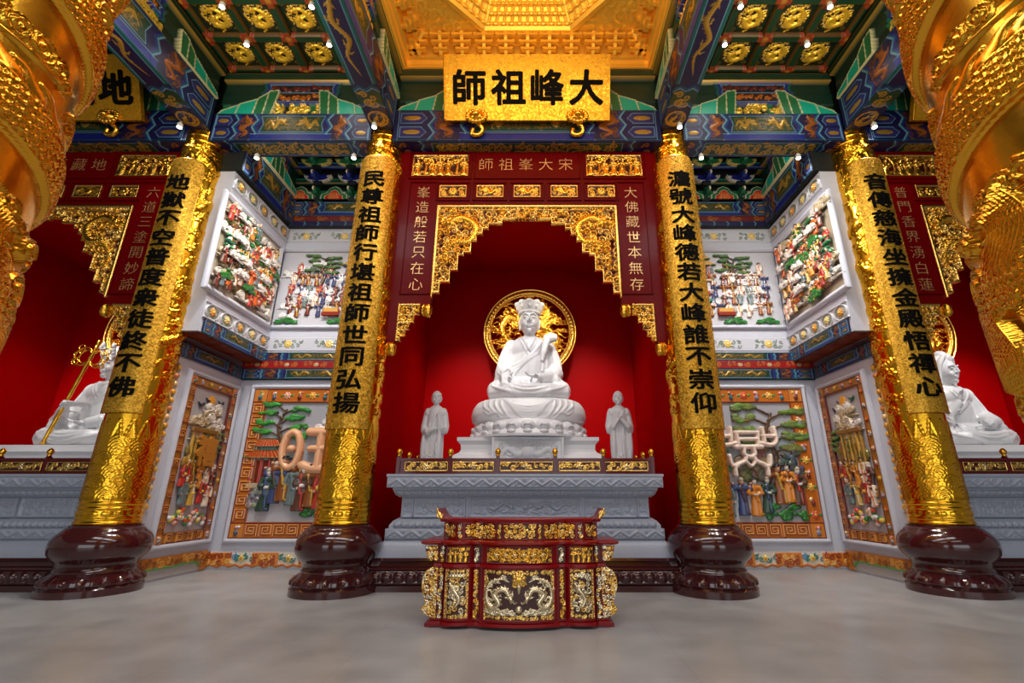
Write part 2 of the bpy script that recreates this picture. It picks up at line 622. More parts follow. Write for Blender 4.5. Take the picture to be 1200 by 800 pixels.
        s.tube([h + t * r * 0.6 + nn * r * 0.2, h + t * r * 1.8 + nn * r * 0.45], [r * 0.55, r * 0.4], col, m, A * 1.15, h0)
        s.tube([h + t * r * 0.5 - nn * r * 0.4, h + t * r * 1.5 - nn * r * 0.55], [r * 0.36, r * 0.22], col, m, A, h0)
        s.disc(*(h + t * r * 0.35 + nn * r * 0.35), r * 0.26, r * 0.26, c2, m, A * 0.3, h0 + A * 1.15)
        for q in (0.3, 0.9):
            s.tube(smooth_path([h + nn * r * 0.6, h - t * r * 0.9 + nn * r * (1.0 + q), h - t * r * 1.9 + nn * r * (1.1 + q)], 3), [r * 0.2, r * 0.16, r * 0.05], col, m, A, h0)
        s.tube(smooth_path([h + t * r * 1.7, h + t * r * 2.6 + nn * r * 0.9, h + t * r * 2.2 + nn * r * 1.9], 4), [r * 0.12, r * 0.08, r * 0.04], col, m, A * 0.6, h0)
        return s

    def person(s, cx, cy, h, robe, skin=SKIN, hair=BLACK, trim=None, m=0.0, h0=0.0, lean=0.0, arms=0, hat=0, seated=False):
        """small robed figure in relief, feet at (cx, cy)"""
        a = h * 0.11
        trim = trim or robe
        tx = cx + lean * h
        sh = 0.74 * h if not seated else 0.6 * h
        s.tube([(cx - 0.03 * h, cy + 0.03 * h), (cx * 0.5 + tx * 0.5, cy + sh * 0.55), (tx, cy + sh)], [h * 0.17 if not seated else h * 0.27, h * 0.14, h * 0.12], robe, m, a, h0)
        s.tube([(tx - 0.1 * h, cy + sh - 0.02 * h), (tx + 0.1 * h, cy + sh - 0.02 * h)], h * 0.075, robe, m, a * 1.05, h0)
        for k in (-1, 1):
            if arms == 0:
                p = [(tx + k * 0.13 * h, cy + sh), (tx + k * 0.19 * h, cy + sh - 0.16 * h), (tx + k * 0.03 * h, cy + sh - 0.2 * h)]
            elif arms == 1:
                p = [(tx + k * 0.13 * h, cy + sh), (tx + k * 0.24 * h, cy + sh - 0.06 * h), (tx + k * 0.26 * h, cy + sh + 0.1 * h)]
            else:
                p = [(tx + k * 0.13 * h, cy + sh), (tx + k * 0.17 * h, cy + sh - 0.2 * h), (tx + k * 0.16 * h, cy + sh - 0.36 * h)]
            s.tube(p, [h * 0.06, h * 0.07, h * 0.055], robe, m, a * 0.8, h0 + a * 0.35)
            s.disc(p[-1][0], p[-1][1], h * 0.035, h * 0.035, skin, m, a * 0.5, h0 + a * 0.8)
        s.tube([(tx - 0.05 * h, cy + sh + 0.02 * h), (cx, cy + sh * 0.5)], h * 0.03, trim, m, a * 0.3, h0 + a * 0.85)
        s.tube([(cx - 0.13 * h, cy + 0.03 * h), (cx + 0.13 * h, cy + 0.03 * h)], h * 0.03, trim, m, a * 0.9, h0)
        if not seated:
            s.tube([(cx + 0.05 * h, cy + sh * 0.5), (cx + 0.06 * h, cy + 0.06 * h)], h * 0.02, trim, m, a * 0.3, h0 + a * 0.8)
        s.disc(tx, cy + sh + 0.14 * h, h * 0.072, h * 0.09, skin, m, a * 1.0, h0 + a * 0.25)
        if hat == 0:
            s.disc(tx, cy + sh + 0.205 * h, h * 0.07, h * 0.05, hair, m, a * 0.8, h0 + a * 0.6)
            s.disc(tx, cy + sh + 0.25 * h, h * 0.035, h * 0.035, hair, m, a * 0.6, h0 + a * 0.6)
        elif hat == 1:
            s.tube([(tx - 0.12 * h, cy + sh + 0.2 * h), (tx + 0.12 * h, cy + sh + 0.2 * h)], h * 0.025, hair, m, a * 0.5, h0 + a * 0.8)
            s.disc(tx, cy + sh + 0.23 * h, h * 0.06, h * 0.06, hair, m, a * 0.6, h0 + a * 0.7)
        return s

    def meander(s, x0, y0, x1, y1, th, col, m=0.0, h=0.02, edge=None):
        """square-cornered fret strip between two points of a box"""
        return s.rect(x0, y0, x1, y1, col, m, h)

    # ---- to mesh
    def mesh(s, name, fn, m, parent=None, back=0.0, closed=False, backface=False, smooth=True, lift=0.013):
        H = s.H + lift
        nx, ny = s.nx, s.ny
        N = nx * ny
        V = fn(s.X, s.Y, H).reshape(N, 3)
        idx = np.arange(N).reshape(ny, nx)
        F = np.stack([idx[:-1, :-1], idx[:-1, 1:], idx[1:, 1:], idx[1:, :-1]], -1)
        k = s.K
        fk = k[:-1, :-1] & k[:-1, 1:] & k[1:, 1:] & k[1:, :-1]
        F = F[fk]
        if closed:
            c = np.stack([idx[:-1, -1], idx[:-1, 0], idx[1:, 0], idx[1:, -1]], -1)
            F = np.concatenate([F, c])
        C = s.C.reshape(N, 4).copy()
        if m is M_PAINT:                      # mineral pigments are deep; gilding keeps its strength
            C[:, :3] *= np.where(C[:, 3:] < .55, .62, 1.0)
        if back >= 0 and len(F):
            Vb = fn(s.X, s.Y, np.full(s.H.shape, -back if back > 0 else .003)).reshape(N, 3)
            E = np.concatenate([F[:, [0, 1]], F[:, [1, 2]], F[:, [2, 3]], F[:, [3, 0]]])
            key = np.minimum(E[:, 0], E[:, 1]) * N + np.maximum(E[:, 0], E[:, 1])
            u, inv, cnt = np.unique(key, return_inverse=True, return_counts=True)
            B = E[cnt[inv] == 1]
            S = np.stack([B[:, 1], B[:, 0], B[:, 0] + N, B[:, 1] + N], -1)
            parts = [F, S]
            if backface:
                parts.append(F[:, ::-1] + N)
            F = np.concatenate(parts)
            V = np.concatenate([V, Vb])
            C = np.concatenate([C, C])
        used, inv = np.unique(F, return_inverse=True)
        F = inv.reshape(F.shape)
        V, C = V[used], C[used]
        me = bpy.data.meshes.new(name)
        me.vertices.add(len(V))
        me.vertices.foreach_set('co', V.astype(np.float32).ravel())
        me.loops.add(F.size)
        me.loops.foreach_set('vertex_index', F.astype(np.int32).ravel())
        me.polygons.add(len(F))
        me.polygons.foreach_set('loop_start', np.arange(0, F.size, 4, dtype=np.int32))
        me.polygons.foreach_set('use_smooth', np.full(len(F), smooth))
        a = me.attributes.new('Col', 'FLOAT_COLOR', 'POINT')
        a.data.foreach_set('color', C.astype(np.float32).ravel())
        me.update(calc_edges=True)
        me.validate()
        return link(name, me, m, parent)


def plane(O, U=(1, 0, 0), V=(0, 0, 1), N=(0, -1, 0)):
    O, U, V, N = [np.array(q, float) for q in (O, U, V, N)]
    return lambda X, Y, H: O + X[..., None] * U + Y[..., None] * V + H[..., None] * N


def cyl(c, rad, zfn=None, a0=-PI / 2):
    """wrap round a vertical axis: X runs along the circumference, Y up"""
    def f(X, Y, H):
        r = rad(Y) if callable(rad) else rad
        r0 = rad(0) if callable(rad) else rad
        a = a0 + X / r0
        rr = r + H
        return np.stack([c[0] + rr * np.cos(a), c[1] + rr * np.sin(a), c[2] + Y], -1)
    return f


# ------------------------------------------------------------------ lettering
_glyph = {}


def glyph(ch, size, bold, depth):
    key = (ch, round(size, 3), bold, depth)
    if key not in _glyph:
        c = bpy.data.curves.new('character', 'FONT')
        c.body = ch
        c.size = size
        c.extrude = depth / 2
        c.offset = bold
        c.resolution_u = 3
        c.align_x = 'CENTER'
        o = bpy.data.objects.new('character', c)
        COL.objects.link(o)
        dg = bpy.context.evaluated_depsgraph_get()
        me = bpy.data.meshes.new_from_object(o.evaluated_get(dg))
        bpy.data.objects.remove(o)
        bpy.data.curves.remove(c)
        n = len(me.vertices)
        co = np.empty(n * 3)
        me.vertices.foreach_get('co', co)
        co = co.reshape(n, 3)
        lo, hi = co.min(0), co.max(0)
        co[:, 0] -= (lo[0] + hi[0]) / 2
        co[:, 1] -= (lo[1] + hi[1]) / 2
        me.vertices.foreach_set('co', co.ravel())
        _glyph[key] = me
    return _glyph[key]


def letter(ch, x, y, size, mt, parent, fn, bold=0.0, depth=0.02, lift=0.012, bend=False, sx=1.0):
    """one character centred at (x, y) of a surface map fn"""
    me = glyph(ch, size, 0.0 if bold > 0 else bold, depth).copy()
    me.materials.clear()
    if bold > 0:
        bm = bmesh.new()
        for k in range(6):
            n0 = len(bm.verts)
            bm.from_mesh(me)
            bm.verts.ensure_lookup_table()
            for v in bm.verts[n0:]:
                v.co.x += bold * math.cos(k * PI / 3)
                v.co.y += bold * math.sin(k * PI / 3)
                v.co.z += .0004 * k
        bm.to_mesh(me)
        bm.free()
    if bend:
        bm = bmesh.new()
        bm.from_mesh(me)
        for k in range(-6, 7):
            bmesh.ops.bisect_plane(bm, geom=bm.verts[:] + bm.edges[:] + bm.faces[:], plane_co=(k * size / 12, 0, 0), plane_no=(1, 0, 0))
        bm.to_mesh(me)
        bm.free()
    n = len(me.vertices)
    co = np.empty(n * 3)
    me.vertices.foreach_get('co', co)
    co = co.reshape(n, 3)
    V = fn(co[:, 0] * sx + x, co[:, 1] + y, co[:, 2] + lift)
    me.vertices.foreach_set('co', V.astype(np.float32).ravel())
    me.update()
    return link('character', me, mt, parent)

# ------------------------------------------------------------------ the hall itself
def boxes(name, m, *bs, bev=0.0, parent=None):
    b = MB()
    for q in bs:
        b.box(*q, bev=bev)
    return b.build(name, m, parent)


b = MB()
b.add([(-24, -12, 0), (24, -12, 0), (24, 14, 0), (-24, 14, 0)], [(0, 1, 2, 3)])
struct(b.build('floor', floor_mat()))
# ceiling slab with a square opening for the gilded caisson
struct(boxes('ceiling', M_GREEN, (-24, -2.85, -12, 14, 10.8, 11.0), (2.85, 24, -12, 14, 10.8, 11.0),
             (-2.85, 2.85, 8.38, 14, 10.8, 11.0), (-2.85, 2.85, -12, 2.70, 10.8, 11.0)))
YB, YN = 10.98, 12.7              # corridor back wall, niche back wall
XL, XU = 6.80, 6.35               # corridor side wall below / above the painted band
struct(boxes('wall_back', M_WHITEF, (-XL, -3.3, YB, YB + 0.3, 0, 8.2), (3.3, XL, YB, YB + 0.3, 0, 8.2)))
struct(boxes('wall_back_upper', M_DARK, (-XL, -3.3, YB, YB + 0.3, 8.2, 10.8), (3.3, XL, YB, YB + 0.3, 8.2, 10.8)))
for s, nm in ((-1, 'left'), (1, 'right')):
    a, c = sorted((s * XL, s * 7.42))
    a2, c2 = sorted((s * XU, s * 7.42))
    struct(boxes('wall_' + nm, M_WHITEF, (a, c, 8.64, YB + 0.3, 0, 4.13)))
    struct(boxes('wall_%s_upper' % nm, M_WHITEF, (a2, c2, 8.64, YB + 0.3, 4.535, 8.2)))
    struct(boxes('wall_%s_top' % nm, M_DARK, (a2, c2, 8.66, YB + 0.3, 8.2, 10.8)))
    # partition between the corridor and the middle niche
    a, c = sorted((s * 2.86, s * 3.3))
    struct(boxes('wall_%s_partition' % nm, M_REDW, (a, c, 8.75, YN, 0, 8.2)))


# ------------------------------------------------------------------ pictures' painted timber patterns
OCH = (0.62, 0.36, 0.05)


def zig(x, h, d, n=2):
    return [(x + (d if k % 2 else 0), h * k / (2 * n)) for k in range(2 * n + 1)]


def zigband(cv, x, d, cols, wd=0.035, h=None, n=2):
    """parallel zigzag lines across the beam"""
    H = h or cv.h
    for k, c in enumerate(cols):
        cv.line(zig(x + k * wd * (1 if d > 0 else -1), H, d, n), wd * 1.05, c, 0.0, 0.004)


def beam_face(L, h, res=0.014, seed=0, mid=DGREEN, two=True, strip=True):
    """front of a painted beam, mirrored about its middle"""
    cv = Cv(L, h, res, NAVY)
    a = L / 2
    e = a * 0.965
    dd = h * 0.16
    for sg in (-1, 1):
        x1, x2, x3 = sg * a * 0.74, sg * a * 0.50, sg * a * 0.42
        cv.poly(zig(x1, h, -sg * dd) + zig(x2, h, -sg * dd)[::-1], PURP)
        # three flat hexagons at the end
        for k in range(2):
            yc = h * (0.27 + 0.46 * k)
            hw = a * 0.085
            xc = sg * a * 0.865
            hx = [(xc - hw, yc - h * .17), (xc + hw * .8, yc - h * .17), (xc + hw * 1.3, yc), (xc + hw * .8, yc + h * .17), (xc - hw, yc + h * .17)]
            hx = [(xc + (px - xc) * -sg, py) for px, py in hx]
            cv.poly(hx, hexc('2a2a70'))
            cv.line(hx + hx[:1], 0.012, LBLUE, 0, 0.004)
            cv.disc(xc, yc, hw * 0.75, h * 0.07, OCH, 0.5, 0.008)
        cv.line([(sg * e, 0), (sg * e, h)], 0.02, LBLUE, 0, 0.004)
        zigband(cv, x1, -sg * dd, (LBLUE, TEAL, BLUE))
        zigband(cv, x2, -sg * dd, (LBLUE, TEAL, BLUE))
        dr = hexc('b0621c')
        w = abs(x1 - x2)
        xm = (x1 + x2) / 2 - sg * dd * .5
        cv.dragon([(xm + w * .05, h * .8), (xm + w * .22, h * .62), (xm - w * .2, h * .45), (xm + w * .15, h * .28), (xm - w * .1, h * .12)], h * 0.06, dr, 0.3, 0.014, scales=False)
        cv.scrolls(min(x1, x2) + w * .2, h * .06, max(x1, x2) - w * .2, h * .94, h * .2, seed + 3, hexc('7a4416'), 0.2, 0.006, dens=1.0, wd=.16)
    # middle field
    m = a * 0.40
    y0, y1 = h * (0.30 if strip else 0.1), h * 0.9
    ym = (y0 + y1) / 2
    f = [(-m, y0), (m, y0), (m - dd * .6, ym), (m, y1), (-m, y1), (-m + dd * .6, ym)]
    cv.poly(f, mid)
    cv.line(f + f[:1], 0.014, LBLUE, 0, 0.004)
    for sg in ((-1, 1) if two else (1,)):
        o = sg * m * (0.48 if two else 0)
        k = sg
        hh = y1 - y0
        q = m * (0.42 if two else 0.8)
        cv.dragon([(o - k * q * .55, ym + hh * .05), (o - k * q * .2, ym + hh * .22), (o + k * q * .15, ym - hh * .2), (o + k * q * .5, ym + hh * .18), (o + k * q * .85, ym - hh * .12)], hh * 0.10, OCH, 0.5, 0.018, scales=False)
    cv.scrolls(-m * .85, y0 + h * .06, m * .85, y1 - h * .06, h * 0.13, seed, hexc('8a6a1c'), 0.3, 0.006, dens=1.0, wd=0.16)
    if strip:
        cv.rect(-a * .5, 0.0, a * .5, h * 0.2, BLUE)
        cv.line([(-a * .5, h * .24), (a * .5, h * .24)], 0.014, LBLUE, 0, 0.004)
    cv.line([(-a, 0.008), (a, 0.008)], 0.016, TEAL, 0, 0.004)
    cv.line([(-a, h - 0.008), (a, h - 0.008)], 0.016, TEAL, 0, 0.004)
    return cv


def beam_under(L, w, res=0.014, seed=0):
    """underside of a painted beam: roundel at the column, zigzags, long dragon field"""
    cv = Cv(L, w, res, NAVY)
    a = L / 2
    for sg in (-1, 1):
        xs = [sg * (a - 0.02), sg * (a - 0.62), sg * (a - 1.02), sg * (a - 1.42)]
        xc = sg * (a - 0.32)
        cv.disc(xc, w / 2, w * .42, w * .42, OCH, 0.4, 0.006, ring=0.82)
        cv.dragon([(xc - w * .05, w * .55), (xc + w * .2, w * .7), (xc + w * .22, w * .35), (xc - w * .2, w * .25), (xc - w * .28, w * .6)], w * 0.06, OCH, 0.5, 0.012, scales=False)
        cv.poly(zig(xs[1], w, -sg * .08) + zig(xs[2], w, -sg * .08)[::-1], DGREEN)
        cv.scrolls(min(xs[1], xs[2]) + .02, .04, max(xs[1], xs[2]) - .02, w - .04, w * 0.3, seed, OCH, 0.4, 0.008, wd=0.2)
        for x in xs[1:3]:
            zigband(cv, x, -sg * .08, (LBLUE, BLUE, TEAL), 0.026)
    m = a - 1.2
    if m > 0.4:
        cv.rect(-m, 0, m, w, TEAL)
        cv.rect(-m, w * .12, m, w * .88, LBLUE)
        cv.rect(-m, w * .15, m, w * .85, PURP)
        n = max(1, int(m * 2 / 1.3))
        for k in range(n):
            xc = -m + (k + .5) * 2 * m / n
            q = m / n
            cv.dragon([(xc - q * .7, w * .5), (xc - q * .35, w * .66), (xc, w * .35), (xc + q * .35, w * .64), (xc + q * .8, w * .45)], w * 0.085, OCH, 0.5, 0.014, scales=False)
    return cv


def frieze_face(L, h, res=0.016, seed=0):
    """carved and painted stack above a beam, with stepped teal bracket ends"""
    cv = Cv(L, h, res, hexc('10301f'))
    a = L / 2
    z1, z2, z3 = h * 0.30, h * 0.56, h * 0.80
    cv.rect(-a, 0, a, z1, hexc('142a18'), 0, 0.0)
    for k in range(-4, 5):
        x = k * L / 9
        cv.poly([(x - .1, 0), (x + .06, 0), (x - .02, z1), (x - .18, z1)], GREEN, 0, 0.02)
    for k in range(-1, 2):
        x = k * L / 6
        cv.scrolls(x - L * .07, .02, x + L * .07, z1 - .01, z1 * .42, seed + k, (0.95, 0.62, 0.08), 0.8, 0.05, dens=1.25, wd=0.3)
    m = a * 0.42
    for (u, v, colf, mt, hh) in ((z1, z2, hexc('3a160c'), hexc('e07a20'), 0.10), (z2, z3, hexc('180c22'), hexc('8a3018'), 0.05)):
        cv.rect(-a, u, a, v, hexc('0f3a2a'), 0, hh * .5)
        f = [(-m, u + .03), (m, u + .03), (m - .05, (u + v) / 2), (m, v - .03), (-m, v - .03), (-m + .05, (u + v) / 2)]
        cv.poly([(-m - .16, u), (m + .16, u), (m + .11, (u + v) / 2), (m + .16, v), (-m - .16, v), (-m - .11, (u + v) / 2)], TEAL, 0, hh)
        cv.poly([(-m - .08, u), (m + .08, u), (m + .03, (u + v) / 2), (m + .08, v), (-m - .08, v), (-m - .03, (u + v) / 2)], BLUE, 0, hh)
        cv.poly(f, colf, 0, hh)
        cv.line(f + f[:1], 0.02, LBLUE, 0, hh + .006)
        cv.scrolls(-m * .92, u + .06, m * .92, v - .06, (v - u) * .34, seed + 7, mt, 0.3, 0.03, hh, wd=0.26)
    cv.rect(-a, z3, a, h, DGREEN, 0, 0.14)
    cv.line([(-a, z3 + .02), (a, z3 + .02)], 0.025, OCH, 0.5, 0.145)
    cv.line([(-a, h * .97), (a, h * .97)], 0.02, hexc('8a5a14'), 0.3, 0.145)
    for sg in (-1, 1):
        # teal stepped bracket end: three cells rising towards the middle
        xs = [a - .05, a - .42, a - .80, a - 1.02, a - 1.2]
        tops = [0.10, z1 * .82, z1 * 1.25, z2 * .98, z2 * 1.02]
        for k in range(4):
            c = AQUA if k < 2 else GREEN
            p = [(sg * xs[k], .0), (sg * xs[k + 1], .0), (sg * (xs[k + 1] - .10), tops[k + 1]), (sg * (xs[k] - .06), tops[k])]
            cv.poly(p, c, 0, 0.13)
            cv.line(p + p[:1], 0.026, hexc('e8e0a8'), 0.1, 0.145)
    return cv


def coffer_panel(w, d, seed):
    cv = Cv(w, d, 0.0115, hexc('0d2418'))
    cv.rect(-w * .46, d * .04, w * .46, d * .96, hexc('102c1c'), 0, 0.004)
    q = min(w, d) * .42
    cv.disc(0, d / 2, q, q, hexc('1a1208'), 0, 0.006, flat=True)
    cv.disc(0, d / 2, q, q, hexc('7a5a10'), 0.5, 0.012, ring=0.94)
    y = d / 2
    g = (1.0, 0.62, 0.05)
    cv.dragon([(q * .02, y + q * .05), (q * .42, y + q * .3), (q * .1, y + q * .68), (-q * .5, y + q * .45), (-q * .55, y - q * .15), (-q * .1, y - q * .55), (q * .45, y - q * .4), (q * .62, y - q * .05)], q * .17, g, 0.6, 0.05, scales=True)
    rg = random.Random(seed)
    for k in range(120):
        r, t = q * math.sqrt(rg.uniform(.05, .86)), rg.uniform(0, 6.28)
        cv.disc(r * math.cos(t), y + r * math.sin(t), q * rg.uniform(.05, .10), q * rg.uniform(.04, .06), g, 0.6, 0.03, ang=t)
    for k in range(22):
        t = k * 2 * PI / 22
        cv.disc(q * .84 * math.cos(t), y + q * .84 * math.sin(t), q * .075, q * .055, hexc('ffe2a0'), 0.5, 0.028, ang=t)
    for sx in (-1, 1):
        for sy in (0.12, 0.88):
            cv.spiral(sx * w * .36, d * sy, w * .07, hexc('8a7a2a'), 0.2, 1.2, 0, sx, .25, .006)
    return cv


def coffer_grid(w, d, nx, ny, bw=0.15):
    """openwork grid of painted bars with orange crossings"""
    cv = Cv(w, d, 0.0155, DGREEN, keep=False)
    px, py = w / nx, d / ny
    for i in range(nx + 1):
        x = -w / 2 + i * px
        cv.rect(x - bw / 2, 0, x + bw / 2, d, hexc('0f4426'), 0, 0.10)
        for o in (-.42, .42):
            cv.line([(x + o * bw, 0), (x + o * bw, d)], .014, hexc('6a4a14'), .2, .105)
    for j in range(ny + 1):
        y = j * py
        cv.rect(-w / 2, y - bw / 2, w / 2, y + bw / 2, hexc('0f4426'), 0, 0.10)
        for o in (-.42, .42):
            cv.line([(-w / 2, y + o * bw), (w / 2, y + o * bw)], .014, hexc('6a4a14'), .2, .105)
    for i in range(nx + 1):
        for j in range(ny + 1):
            x, y = -w / 2 + i * px, j * py
            c = hexc('a8431a')
            cv.rect(x - bw * 1.0, y - bw * .42, x + bw * 1.0, y + bw * .42, c, 0, .11)
            cv.rect(x - bw * .42, y - bw * 1.0, x + bw * .42, y + bw * 1.0, c, 0, .11)
            cv.flower(x, y, bw * .42, hexc('d88a2a'), OCH, .2, 8, .01, .11)
    return cv


def down(O):
    """canvas hung face down: X to the west, Y to the north"""
    return plane(O, (-1, 0, 0), (0, 1, 0), (0, 0, -1))


# ---- coffered ceilings over the aisles, one canvas mesh shared by all panels
def coffered(cx, y0, w, d, nx, ny, z, lab):
    t = thing('coffered_ceiling', lab, 'ceiling', (cx, y0, z))
    coffer_grid(w, d, nx, ny).mesh('ceiling_grid', down((cx, y0, z + .12)), M_PAINT, t, back=.1)
    px, py = w / nx, d / ny
    p0 = coffer_panel(px - .1, py - .1, 3).mesh('coffer_panel', down((0, 0, 0)), M_PAINT, t)
    first = True
    for j in range(ny):
        for i in range(nx):
            o = p0 if first else p0.copy()
            if not first:
                COL.objects.link(o)
            first = False
            o.parent = t
            o.matrix_parent_inverse = Matrix.Translation(-Vector(t.location))
            o.location = (cx - w / 2 + (i + .5) * px, y0 + j * py + .05, z + .15)
    return t


PITX, PITY = 3.45 / 4, 0.806
for s, nm in ((-1, 'left'), (1, 'right')):
    coffered(s * 5.005, 8.29 - 4 * PITY, 3.45, 4 * PITY, 4, 4, 10.6,
             'green coffered ceiling with gold dragon roundels above the %s aisle' % nm)
    coffered(s * 4.9, 8.9, 2.7, 1.4, 3, 2, 10.35, 'small green coffered ceiling deep in the %s corridor behind the cross beam' % nm)

# ---- beams along the columns (towards the viewer) and between the columns
LB = 6.1
cvu, cvf, cvr = beam_under(LB, .5, seed=2), beam_face(LB, .78, seed=3, two=True), frieze_face(LB, .86, seed=4)
for s, nm in ((-1, 'left'), (1, 'right')):
    for X, q in ((XI, 'inner'), (XO, 'outer')):
        x = s * X
        y1 = 8.28
        yc = y1 - LB / 2
        t = thing('painted_beam', 'long blue dragon beam running from the %s %s column towards the viewer' % (q, nm), 'beam', (x, y1, 9.0))
        boxes('beam_core', M_DARK, (x - .225, x + .225, y1 - LB, y1, 9.02, 9.78), (x - .14, x + .14, y1 - LB, y1, 9.78, 10.62), parent=t)
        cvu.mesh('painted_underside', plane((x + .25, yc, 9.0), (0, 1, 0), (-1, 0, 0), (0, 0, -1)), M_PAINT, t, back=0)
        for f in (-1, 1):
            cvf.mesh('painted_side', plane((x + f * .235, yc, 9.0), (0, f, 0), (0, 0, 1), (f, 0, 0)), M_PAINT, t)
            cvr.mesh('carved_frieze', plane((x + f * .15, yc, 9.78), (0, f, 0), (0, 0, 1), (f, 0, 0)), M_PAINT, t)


def cross_beam(x0, x1, z0, z1, y, lab, seed, ztop=10.62, dep=.5, fr=True):
    L, xc = x1 - x0, (x0 + x1) / 2
    t = thing('painted_beam', lab, 'beam', (xc, y, z0))
    boxes('beam_core', M_DARK, (x0, x1, y + .01, y + dep, z0 + .01, z1), (x0, x1, y + .16, y + dep, z1, ztop), parent=t)
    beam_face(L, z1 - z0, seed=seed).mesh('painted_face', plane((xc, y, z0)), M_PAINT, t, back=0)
    cu = Cv(L, dep, .016, NAVY)
    cu.rect(-L * .36, .06, L * .36, dep - .06, LBLUE)
    cu.rect(-L * .355, .075, L * .355, dep - .075, DGREEN)
    cu.scrolls(-L * .34, .09, L * .34, dep - .09, .16, seed, OCH, .5, .01, wd=.2)
    for sg in (-1, 1):
        zigband(cu, sg * L * .4, -sg * .07, (LBLUE, TEAL, BLUE), .03)
        cu.scrolls(min(sg * L * .43, sg * L * .48), .06, max(sg * L * .43, sg * L * .48), dep - .06, .15, seed, hexc('c07a28'), .4, .012, wd=.22)
    cu.mesh('painted_underside', plane((xc, y + dep, z0), (1, 0, 0), (0, -1, 0), (0, 0, -1)), M_PAINT, t, back=0)
    if fr:
        frieze_face(L, ztop - z1, seed=seed + 1).mesh('carved_frieze', plane((xc, y + .15, z1)), M_PAINT, t, back=0)
    return t


mid_b = cross_beam(-2.86, 2.86, 8.65, 9.45, 8.22, 'blue painted beam between the two inner columns, above the middle shrine', 11)
for s, nm in ((-1, 'left'), (1, 'right')):
    cross_beam(min(s * 3.36, s * 6.85), max(s * 3.36, s * 6.85), 8.74, 9.45, 8.32, 'blue painted beam with green dragon field spanning the mouth of the %s corridor' % nm, 12 + s)
    c = copy_tree(mid_b, s * BAY)
    c['label'] = 'blue painted beam above the %s side shrine, behind the dragon column' % nm

# ---- bracket sets and painted timber on top of the corridor walls
M_ARM = {}


def bracket_arm(L, h, col, edge):
    cv = Cv(L, h, .012, col, keep=False)
    a = L / 2
    sh = [(-a, h), (-a, h * .62), (-a * .86, h * .32), (-a * .6, h * .08), (-a * .35, 0), (a * .35, 0), (a * .6, h * .08), (a * .86, h * .32), (a, h * .62), (a, h)]
    cv.poly(sh, col, 0, 0.02)
    cv.line([(x * .97, y + .012) for x, y in sh], .022, edge, 0, .026)
    for sg in (-1, 1):
        cv.spiral(sg * a * .8, h * .66, h * .22, edge, 0, 1.2, 0, sg, .3, .01, .02)
    return cv


arm_cv = [bracket_arm(.62, .2, GREEN, hexc('e8e4c8')), bracket_arm(.72, .2, BLUE, hexc('e8e4c8')), bracket_arm(.8, .2, GREEN, hexc('e8c860')), bracket_arm(.86, .2, BLUE, hexc('e8e4c8'))]


def bracket_set(x, s_nm, ordn):
    t = thing('bracket_set', 'green and blue timber bracket set above the %s corridor back wall, %s' % (s_nm, ordn), 'bracket set', (x, YB, 8.95), 'bracket sets on the %s corridor wall' % s_nm)
    for i in range(4):
        z, y = 9.0 + .36 * i, 10.86 - .2 * i
        boxes('bracket_block', M_DARK, (x - .1, x + .1, y - .06, y + .1, z - .06, z + .05), parent=t)
        arm_cv[i].mesh('cross_arm', plane((x, y - .05, z + .05)), M_PAINT, t, back=.08)
        b = MB()
        P = [(0, 0), (.34, 0), (.42, .05), (.40, .1), (.30, .13), (.28, .2), (0, .2)]
        b.prism(P, lambda p, q, z=z, y=y: (x - .05, y + .06 - p, z + .05 + q), lambda p, q, z=z, y=y: (x + .05, y + .06 - p, z + .05 + q))
        b.build('forward_arm', M_ARMS[i % 2], t)
        m = MB()
        m.tube([(x, y - .30, z + .19), (x, y - .40, z + .15), (x, y - .42, z + .09), (x, y - .36, z + .08)], .022, 6)
        m.build('arm_scroll', M_ARMW, t, True)
    return t


